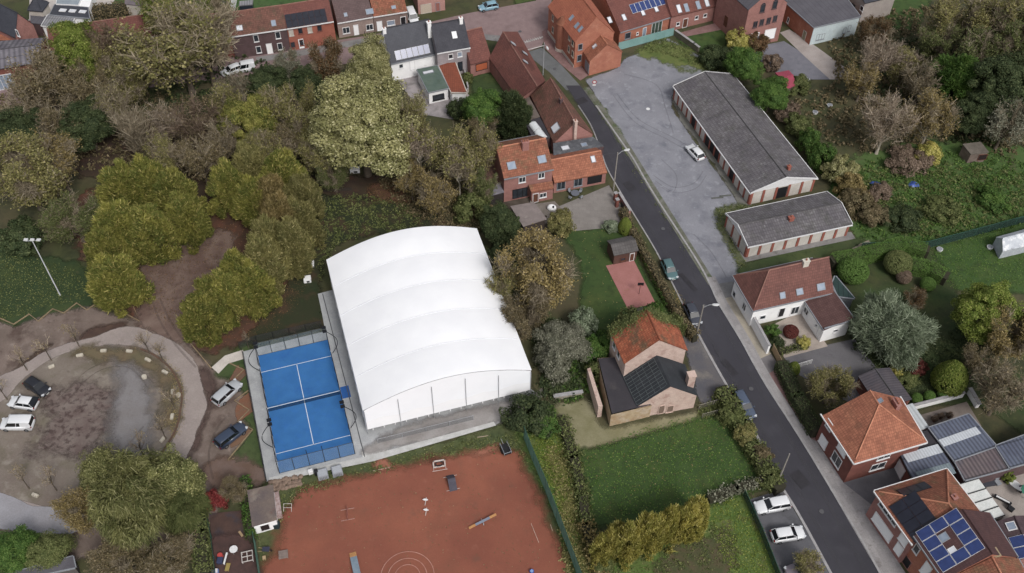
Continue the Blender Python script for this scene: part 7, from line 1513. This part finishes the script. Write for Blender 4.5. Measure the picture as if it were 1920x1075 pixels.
r_ = at(824, 876, 12, 'tyre_frame', 'square white-framed jump standing on the grass edge of the clay', 'jump')
for q in (((-.75, 0, .1), (.75, 0, .1)), ((-.75, 0, 1.6), (.75, 0, 1.6)), ((-.75, 0, 0), (-.75, 0, 1.6)), ((.75, 0, 0), (.75, 0, 1.6))):
    c = (Vector(q[0]) + Vector(q[1])) / 2; d = Vector(q[1]) - Vector(q[0]); b = MB(); b.box(c, (abs(d.x) + .16, .12, abs(d.z) + .16)); b.build('frame_bar', WPT, r_)
b = MB(); b.tube([(.55 * math.cos(a), 0, .85 + .55 * math.sin(a)) for a in [math.pi * q / 8 for q in range(17)]], .09, 6, cap=False); b.build('hoop', TRIMD, r_)
b = MB(); b.tube([(-1.0, -.5, .03), (1.0, -.5, .03)], .03, 5); b.tube([(-.8, -.5, .03), (-.8, .5, .03)], .03, 5); b.tube([(.8, -.5, .03), (.8, .5, .03)], .03, 5); b.build('foot_bar', WPT, r_)
for x, y, l in ((798, 941, 'upper white winged marker on the clay'), (799, 960, 'lower white winged marker on the clay')):
    r_ = at(x, y, 85, 'jump_stand', l, 'jump'); b = MB(); b.tube([(-.55, 0, .05), (.55, 0, .05)], .05, 5); b.tube([(0, 0, 0), (0, 0, .5)], .05, 5); b.build('stand', WPT, r_)
    b = MB(); b.loft([[(.0, w_ * s, .5 + z) for s, z in ((-1, 0), (0, .05), (1, 0), (0, -.05))] if False else [(x_, -w_, .5), (x_, w_, .5), (x_, w_, .56), (x_, -w_, .56)] for x_, w_ in ((-.14, .12), (0, .38), (.14, .12))]); b.build('wing', TRIMW, r_, fixn=True)
r_ = at(652, 966, 8, 'hurdle', 'thin rust-coloured hurdle on the left of the clay', 'hurdle')
RUST = surf('rusty_bar', (140, 84, 74), (124, 72, 64), 2)
for y in (-.75, .75): b = MB(); b.tube([(-.85, y, .03), (.85, y + .15, .03)], .035, 5); b.build('foot_bar', surf('pinkish_bar', (166, 130, 122), None), r_)
b = MB(); b.tube([(0, -.75, .03), (0, -.75, 1.0)], .03, 5); b.tube([(0, .8, .03), (0, .8, 1.0)], .03, 5); b.tube([(0, -.75, .5), (0, .8, .5)], .05, 5); b.tube([(0, -.75, .9), (0, .8, .9)], .03, 5); b.build('crossbar', RUST, r_)
boxthing('low_table', 532, 1042, (1.15, 1.1, .06), 12, surf('grey_board', (128, 112, 106), (114, 100, 94), 2), 'square grey-brown table board at the left of the clay', 'table', legs=.3)
boxthing('low_table', 496, 1048, (.4, .5, .05), 12, WOODP, 'tiny pale stool beside the green fence', 'stool', legs=.3)
r_ = at(500, 1034, 0, 'wheelbarrow', 'dark blue-black wheelbarrow beside the green fence', 'wheelbarrow'); b = MB(); b.loft([[(-.45, -.3, .6), (.45, -.35, .6), (.45, .35, .6), (-.45, .3, .6)], [(-.2, -.15, .3), (.3, -.2, .3), (.3, .2, .3), (-.2, .15, .3)]]); b.build('tray', surf('dark_blue_tray', (52, 54, 74), None), r_, fixn=True)
b = MB(); b.tube([(.55, -.05, .2), (.55, .05, .2)], .2, 10); b.build('wheel', TYRE, r_); b = MB(); b.tube([(-1, -.25, .5), (.5, -.08, .25)], .03, 5); b.tube([(-1, .25, .5), (.5, .08, .25)], .03, 5); b.build('handle', WOODP, r_)
for x, y, a, L_, l in ((1003, 1000, 110, 2.8, 'thin white pole lying on the right of the clay'), (716, 880, 14, 2.4, 'thin pale pole lying at the top edge of the clay'), (1034, 990, 105, .9, 'short pale stick lying at the foot of the green fence'), (905, 819, 12, 1.5, 'thin tan stick lying on the grass below the hall')):
    p = G(x, y); b = MB(); b.tube([(-L_ / 2, 0, .04), (L_ / 2, 0, .04)], .035, 5); o = b.build('ground_pole', surf('pole_paint', (186, 160, 146), None), None); o.location = p; o.rotation_euler = (0, 0, math.radians(a)); tag(o, l, 'pole')
r_ = at(948, 846, -68, 'trailer', 'small grey-framed cart at the top right of the clay field', 'trailer')
b = MB(); b.box((0, 0, .45), (1.7, 1.0, .08)); b.build('bed', TRIMD, r_)
for s in (1, -1): b = MB(); b.tube([(-.85, s * .5, .5), (-.85, s * .5, 1.0), (.85, s * .5, .9), (.85, s * .5, .5)], .04, 5); b.build('side_rail', TRIMG, r_); b = MB(); b.tube([(.1, s * .55, .3), (.1, s * .65, .3)], .3, 12); b.build('wheel', TYRE, r_)
b = MB(); b.tube([(.85, -.5, .9), (.85, .5, .9)], .04, 5); b.tube([(-.85, 0, .45), (-1.7, 0, .5)], .04, 5); b.build('drawbar', TRIMG, r_)
# painted circles on the clay
ctr = G(764, 1082)
for i, R_ in enumerate((2.75, 2.0, 1.3)):
    R_ *= 1.18; b = MB(); n = 72; z = .125
    for q in range(n):
        a0, a1 = 2 * math.pi * q / n, 2 * math.pi * (q + 1) / n
        b.poly([(ctr.x + (R_ + s) * math.cos(a), ctr.y + (R_ + s) * math.sin(a), z) for a, s in ((a0, -.04), (a0, .04), (a1, .04), (a1, -.04))])
    tag(b.build('painted_circle', surf('faded_line', (190, 140, 126), (164, 110, 96), 1.2)), kind='structure')
r_ = at(997, 1074, 0, 'bucket', 'small bright blue object on the clay at the bottom edge', 'bucket'); b = MB(); b.cyl((0, 0, 0), .22, .45, 12, r2=.28); b.build('body', surf('bright_blue', (44, 72, 160), None), r_); b = MB(); b.cyl((0, 0, .45), .2, .03, 12); b.build('lid', surf('pale_blue', (120, 150, 200), None), r_)
# hut surroundings
boxthing('woodpile', 522, 950, (3.6, .7, .7), 106, surf('white_sheet', (168, 150, 148), (130, 104, 100), 2.5), 'pale stacked material along the right side of the hut', 'pile')
boxthing('barrel', 520, 988, (.7, .7, .9), 0, surf('dark_green_bin', (34, 48, 52), None), 'dark bin at the corner of the hut', 'bin')
r_ = at(540, 955, 0, 'folding_frame', 'thin white metal frame beside the pale pile', 'frame'); b = MB()
for q in (((-.5, -.4, .05), (-.5, .4, .7)), ((.5, -.4, .05), (.5, .4, .7)), ((-.5, 0, .4), (.5, 0, .4)), ((-.5, .4, .7), (.5, .4, .7))): b.tube(q, .03, 5)
b.build('bars', WPT, r_)
# ---------------------------------------------------------------- playground
sheet('playground_deck', [(392, 964), (452, 958), (458, 1010), (398, 1018)], surf('playground_planks', (84, 62, 56), (72, 54, 50), 1, stains=[((60, 58, 68), .6, .5, .65, .7)]))
patch('bark_mulch', [(392, 1010), (462, 1005), (482, 1040), (486, 1100), (400, 1100)], (84, 60, 56), (70, 52, 50), 1.2, amp=.4)
r_ = at(440, 1035, 0, 'round_table', 'white round table on the playground', 'table'); b = MB(); b.cyl((0, 0, .7), .5, .05, 20); b.build('tabletop', TRIMW, r_)
for a in (0, 1.57, 3.14, 4.71): b = MB(); b.tube([(.3 * math.cos(a), .3 * math.sin(a), .7), (.42 * math.cos(a), .42 * math.sin(a), 0)], .025, 5); b.build('leg', STEEL, r_)
r_ = at(465, 1047, 15, 'climbing_frame', 'square white frame with four openings on the playground', 'frame'); b = MB()
for q in (-.65, 0, .65): b.box((q, 0, .55), (.09, 1.4, .09)); b.box((0, q, .545), (1.4, .09, .08))
b.build('grid', WPT, r_)
for sx in (-.62, .62):
    for sy in (-.62, .62): b = MB(); b.box((sx, sy, .26), (.08, .08, .5)); b.build('leg', WPT, r_)
r_ = at(412, 1052, 0, 'toy', 'red and blue plastic toy beside the wire fence of the playground', 'toy'); b = MB(); b.cyl((0, .55, 0), .38, .5, 14, r2=.3); b.build('red_dome', surf('toy_red', (186, 66, 62), None), r_, bevel=.03); b = MB(); b.box((.1, -.1, .3), (.7, .8, .6)); b.build('blue_body', surf('toy_blue', (52, 60, 92), None), r_, bevel=.1)
r_ = at(404, 1074, 10, 'toy', 'white and blue toy cut by the bottom edge of the playground', 'toy'); b = MB(); b.box((0, 0, .25), (.9, .6, .3)); b.build('seat', surf('toy_paleblue', (90, 112, 170), None), r_, bevel=.08); b = MB(); b.box((.2, 0, .5), (.3, .5, .25)); b.build('backrest', TRIMW, r_, bevel=.05)
boxthing('bench', 424, 1050, (.22, 1.5, .06), -3, TRIMW, 'narrow pale bench plank standing by the red toy', 'bench', legs=.4)
boxthing('sandbox_board', 452, 1002, (.3, .9, .12), 40, WOODP, 'short pale board at the edge of the playground planks', 'board')
boxthing('bench', 428, 1066, (.5, 1.0, .08), -3, surf('yellow_wood', (150, 130, 70), None), 'yellowish bench at the bottom of the playground', 'bench', legs=.35)
# ---------------------------------------------------------------- terraces and gardens
r_ = at(1078, 368, 10, 'garden_table', 'round grey garden table with chairs on the terrace', 'table'); b = MB(); b.cyl((0, 0, .7), .75, .06, 8); b.build('tabletop', surf('table_grey', (96, 100, 112), None), r_); b = MB(); b.cyl((0, 0, 0), .1, .7, 8); b.build('pedestal', TRIMD, r_)
for i, (x, y) in enumerate(((1068, 362), (1088, 362), (1069, 374), (1089, 373))):
    r_ = at(x, y, (30, -30, 150, 210)[i], 'garden_chair', 'grey garden chair at the %s of the round terrace table' % ('upper left side', 'upper right side', 'lower left side', 'lower right side')[i], 'chair', 'chairs at the round terrace table'); b = MB(); b.box((0, 0, .42), (.46, .46, .05)); b.build('seat', TRIMG, r_); b = MB(); b.box((0, .22, .68), (.46, .05, .5)); b.build('backrest', TRIMG, r_)
    for sx in (-.2, .2):
        for sy in (-.2, .2): b = MB(); b.box((sx, sy, .2), (.04, .04, .4)); b.build('leg', TRIMD, r_)
r_ = at(1034, 393, 0, 'pizza_oven', 'white rounded garden oven below the porch', 'oven'); b = MB(); bm_r = [[(.75 * k * math.cos(a), .55 * k * math.sin(a), z) for a in [6.283 * q / 16 for q in range(16)]] for k, z in ((1, 0), (1.02, .5), (.85, .75), (.5, .95), (.1, 1.0))]; b.loft(bm_r); b.build('dome', WHITE, r_, smooth=True, fixn=True); b = MB(); b.box((.25, -.25, .72), (.35, .35, .5)); b.build('opening', TRIMD, r_, bevel=.05)
for x, y, l in ((997, 380, 'white planter beside the shelter roof'), (1023, 410, 'pale pot at the lower right corner of the shelter'), (1028, 432, 'white stone pot at the top left of the garden lawn')):
    r_ = at(x, y, 0, 'flower_pot', l, 'pot'); b = MB(); b.cyl((0, 0, 0), .22, .4, 10, r2=.3); b.build('pot', CREAM, r_); b = MB(); b.cyl((0, 0, .4), .26, .04, 10); b.build('soil', surf('soil', (60, 48, 40), None), r_)
r_ = at(1198, 552, 0, 'basketball_hoop', 'small dark basketball stand on the clay terrace', 'basketball hoop'); b = MB(); b.tube([(0, 0, 0), (0, 0, 2.4)], .04, 6); b.build('pole', TRIMD, r_); b = MB(); b.box((0, -.15, 2.5), (.9, .05, .6)); b.build('backboard', TRIMD, r_); b = MB(); b.tube([(.2 * math.cos(a), -.4 + .2 * math.sin(a), 2.35) for a in [6.283 * q / 12 for q in range(13)]], .02, 4, cap=False); b.build('ring', surf('ring_red', (150, 50, 40), None), r_)
TARP = surf('blue_tarpaulin', (48, 72, 150), (60, 88, 166), 2, rough=.4)
def tarp(pts, mat, label, h=.35, seed=0, name='tarpaulin', cat='tarpaulin'):
    poly = smooth_poly([tuple(G(x, y).to_2d()) for x, y in pts]); xs = [p[0] for p in poly]; ys = [p[1] for p in poly]; gx = np.arange(min(xs), max(xs), .22); gy = np.arange(min(ys), max(ys), .22)
    X, Y = np.meshgrid(gx, gy); D = sdf(X, Y, poly); rng = np.random.default_rng(seed); Z = np.clip(D, 0, .5) * h * 2 * (1 + .7 * np.sin(X * 3.1 + seed) * np.sin(Y * 3.7)) + rng.uniform(0, .06, X.shape) + .05
    Hh, Ww = X.shape; keep = D > -.1; cell = keep[:-1, :-1] & keep[1:, :-1] & keep[:-1, 1:] & keep[1:, 1:]; idx = np.arange(Hh * Ww).reshape(Hh, Ww)
    F = np.stack([idx[:-1, :-1][cell], idx[:-1, 1:][cell], idx[1:, 1:][cell], idx[1:, :-1][cell]], 1); u = np.unique(F); mp = np.full(Hh * Ww, -1); mp[u] = np.arange(len(u))
    V = np.stack([X.ravel()[u], Y.ravel()[u], Z.ravel()[u]], 1); o0 = V.mean(0); o0[2] = 0; me = raw_mesh(name, V - o0, mp[F]); me.materials.append(mat); o = bpy.data.objects.new(name, me); COL.objects.link(o); o.location = tuple(o0); tag(o, label, cat)
tarp([(1630, 343), (1645, 341), (1662, 355), (1674, 368), (1660, 368), (1640, 354)], TARP, 'crumpled blue tarpaulin on the wild garden', seed=1)
tarp([(1703, 346), (1712, 340), (1726, 351), (1708, 352)], TARP, 'small pale blue sheet on the wild garden', seed=2)
GSH = surf('greenhouse_sheet', (176, 182, 190), (160, 166, 176), 1.5, rough=.4)
r_ = House('polytunnel', 'white-grey sheeted tent with torn cover at the right edge', 'tent', [(1880, 472), (1980, 448), (1966, 404), (1866, 450)][:2] + [(1962, 420), (1868, 446)], 1.7, 1.2, wall=GSH, roof=surf('torn_sheet', (186, 192, 200), (166, 172, 182), .9, stains=[((214, 216, 220), .8, .55, .62, .9), ((96, 96, 100), 2.0, .66, .72, .8)]), over=.05, og=.05)
for x, y, l in ((1528, 213, 'white bin-like tub among the brambles'), (1555, 200, 'white plastic sheet scrap beside the brambles'), (1513, 152, 'small white bucket by the mossy shrub'), (1761, 470, 'tiny white box on the mown lawn at the right'), (1855, 466, 'round grey pot left of the sheeted tent')):
    r_ = at(x, y, 20, 'tub', l, 'tub'); b = MB(); b.cyl((0, 0, 0), .4, .4, 10, r2=.5); b.build('body', TRIMW, r_); b = MB(); b.cyl((0, 0, .4), .42, .04, 10); b.build('lid', TRIMG, r_)
for x, y, l in ((1610, 466, 'upper pale plank of the small stack near the ditch'), (1622, 459, 'lower pale plank of the small stack near the ditch')):
    p = G(x, y); b = MB(); b.box((0, 0, .1), (2.0, .25, .08)); b.box((0, .3, .12), (2.0, .25, .08)); o = b.build('plank_stack', surf('pale_planks', (140, 128, 114), None), None); o.location = p; o.rotation_euler = (0, 0, .5); tag(o, l, 'planks')
# terrace behind the solar house
r_ = at(1900, 914, 0, 'oval_table', 'white oval table on the terrace at the right edge', 'table'); r_.rotation_euler.z = -.9; b = MB(); b.loft([[(1.1 * k * math.cos(a), .55 * k * math.sin(a), z) for a in [6.283 * q / 24 for q in range(24)]] for k, z in ((.96, .7), (1, .72), (1, .75), (.97, .77))]); b.build('tabletop', TRIMW, r_, fixn=True)
for sx in (-.7, .7): b = MB(); b.box((sx, 0, .35), (.08, .5, .7)); b.build('leg', STEEL, r_)
for x, y, a, mt, l, n_ in ((1869, 908, 20, TRIMG, 'grey garden armchair on the terrace behind the solar house', 'garden_chair'), (1852, 910, 10, surf('dark_cushion', (58, 60, 70), None), 'dark garden sofa beside the grey armchair', 'garden_sofa'), (1894, 957, 40, TRIMD, 'small black chair at the lower end of the terrace', 'garden_chair'), (1914, 922, 10, surf('dark_cushion', (58, 60, 70), None), 'black chair below the white oval table', 'garden_chair')):
    r_ = at(x, y, a, n_, l, 'chair' if 'chair' in n_ else 'sofa'); w_ = 1.6 if 'sofa' in n_ else .7; b = MB(); b.box((0, 0, .35), (w_, .7, .3)); b.build('seat', mt, r_, bevel=.04); b = MB(); b.box((0, .38, .6), (w_, .14, .7)); b.build('backrest', mt, r_, bevel=.04)
r_ = at(1878, 940, -35, 'garden_bench', 'dark bench with white cushion in the middle of the terrace', 'bench'); b = MB(); b.box((0, 0, .4), (2.2, .5, .08)); b.build('seat', TRIMD, r_); b = MB(); b.box((0, 0, .48), (1.7, .22, .08)); b.build('cushion', TRIMW, r_)
for sx in (-.9, .9): b = MB(); b.box((sx, 0, .18), (.08, .4, .36)); b.build('leg', TRIMD, r_)
r_ = at(1884, 902, 0, 'potted_plant', 'potted lime plant against the wall of the terrace', 'plant'); b = MB(); b.cyl((0, 0, 0), .35, .5, 12); b.build('pot', TRIMD, r_)
cm_ = PR['bush'][0][0]; o = bpy.data.objects.new('foliage', cm_); COL.objects.link(o); o.parent = r_; o.scale = (.4, .4, .6); o.location = (0, 0, .35); o.material_slots[0].link = 'OBJECT'; o.material_slots[0].material = LM['lime']
wall('terrace_wall', [(1838, 884), (1868, 876)], 2.6, .2, WHITE, 'white wall of the terrace below the purple-brown roof'); wall('terrace_wall', [(1880, 882), (1896, 868)], 2.6, .2, WHITE, 'white angled wall piece next to the lime pot plant')
r_ = at(1918, 935, 0, 'parasol', 'green parasol cut by the right edge of the terrace', 'parasol'); b = MB(); b.cyl((0, 0, 0), .04, 2.4, 6); b.build('pole', STEEL, r_); b = MB(); b.cyl((0, 0, 2.0), 1.0, .4, 10, r2=.05); b.build('canopy', surf('green_cloth', (60, 130, 104), None), r_)
for x, y, l, cl in ((1795, 806, 'person-sized dark statue-like potted plants on the tan terrace, left', 0),): pass
for x, y, l in ((1750, 790, 'dark potted plant at the left of the tan terrace'), (1762, 785, 'dark potted plant in the middle of the tan terrace'), (1778, 783, 'dark potted plant at the right of the tan terrace')):
    r_ = at(x, y, 0, 'potted_plant', l, 'plant', 'dark potted plants on the tan terrace'); b = MB(); b.cyl((0, 0, 0), .2, .35, 10); b.build('pot', BR_RD, r_); o = bpy.data.objects.new('foliage', cm_); COL.objects.link(o); o.parent = r_; o.scale = (.22, .22, .35); o.location = (0, 0, .2); o.material_slots[0].link = 'OBJECT'; o.material_slots[0].material = LM['mauve']
# little things in the wood and by the hall
for x, y, sz, a, l in ((577, 527, (1.1, 1.0, .7), 10, 'white cube-like hut beside the upper left of the hall'), (587, 497, (.35, 1.3, .5), 8, 'narrow white post box behind the hall corner'), (666, 322, (1.6, 1.0, .7), 5, 'pale box among the leaves at the foot of the big pale tree')):
    r_ = boxthing('utility_cabinet', x, y, sz, a, WHITE, l, 'cabinet', legs=.05); b = MB(); b.box((.1, -sz[1] / 2 - .02, sz[2] * .5), (sz[0] * .4, .03, sz[2] * .5)); b.build('door', TRIMD, r_)
r_ = at(628, 358, 5, 'footbridge', 'dark timber retaining edge in the dip behind the hall', 'edging'); b = MB(); b.box((0, 0, .25), (5.5, .25, .5)); b.build('beam', surf('dark_beam', (58, 50, 44), None), r_)
r_ = at(1215, 205, 0, 'manhole_cover', 'small white disc on the gravel lot', 'cover'); b = MB(); b.cyl((0, 0, .02), .35, .06, 14); b.build('disc', TRIMW, r_)
for x, y, a_, l in ((1345, 372, 8, 'broken dark kerb piece on the gravel lot'), (1360, 368, 8, 'second dark kerb piece near the garages')):
    boxthing('concrete_beam', x, y, (2.0, .25, .2), a_, surf('dark_concrete', (88, 90, 86), None), l, 'beam')
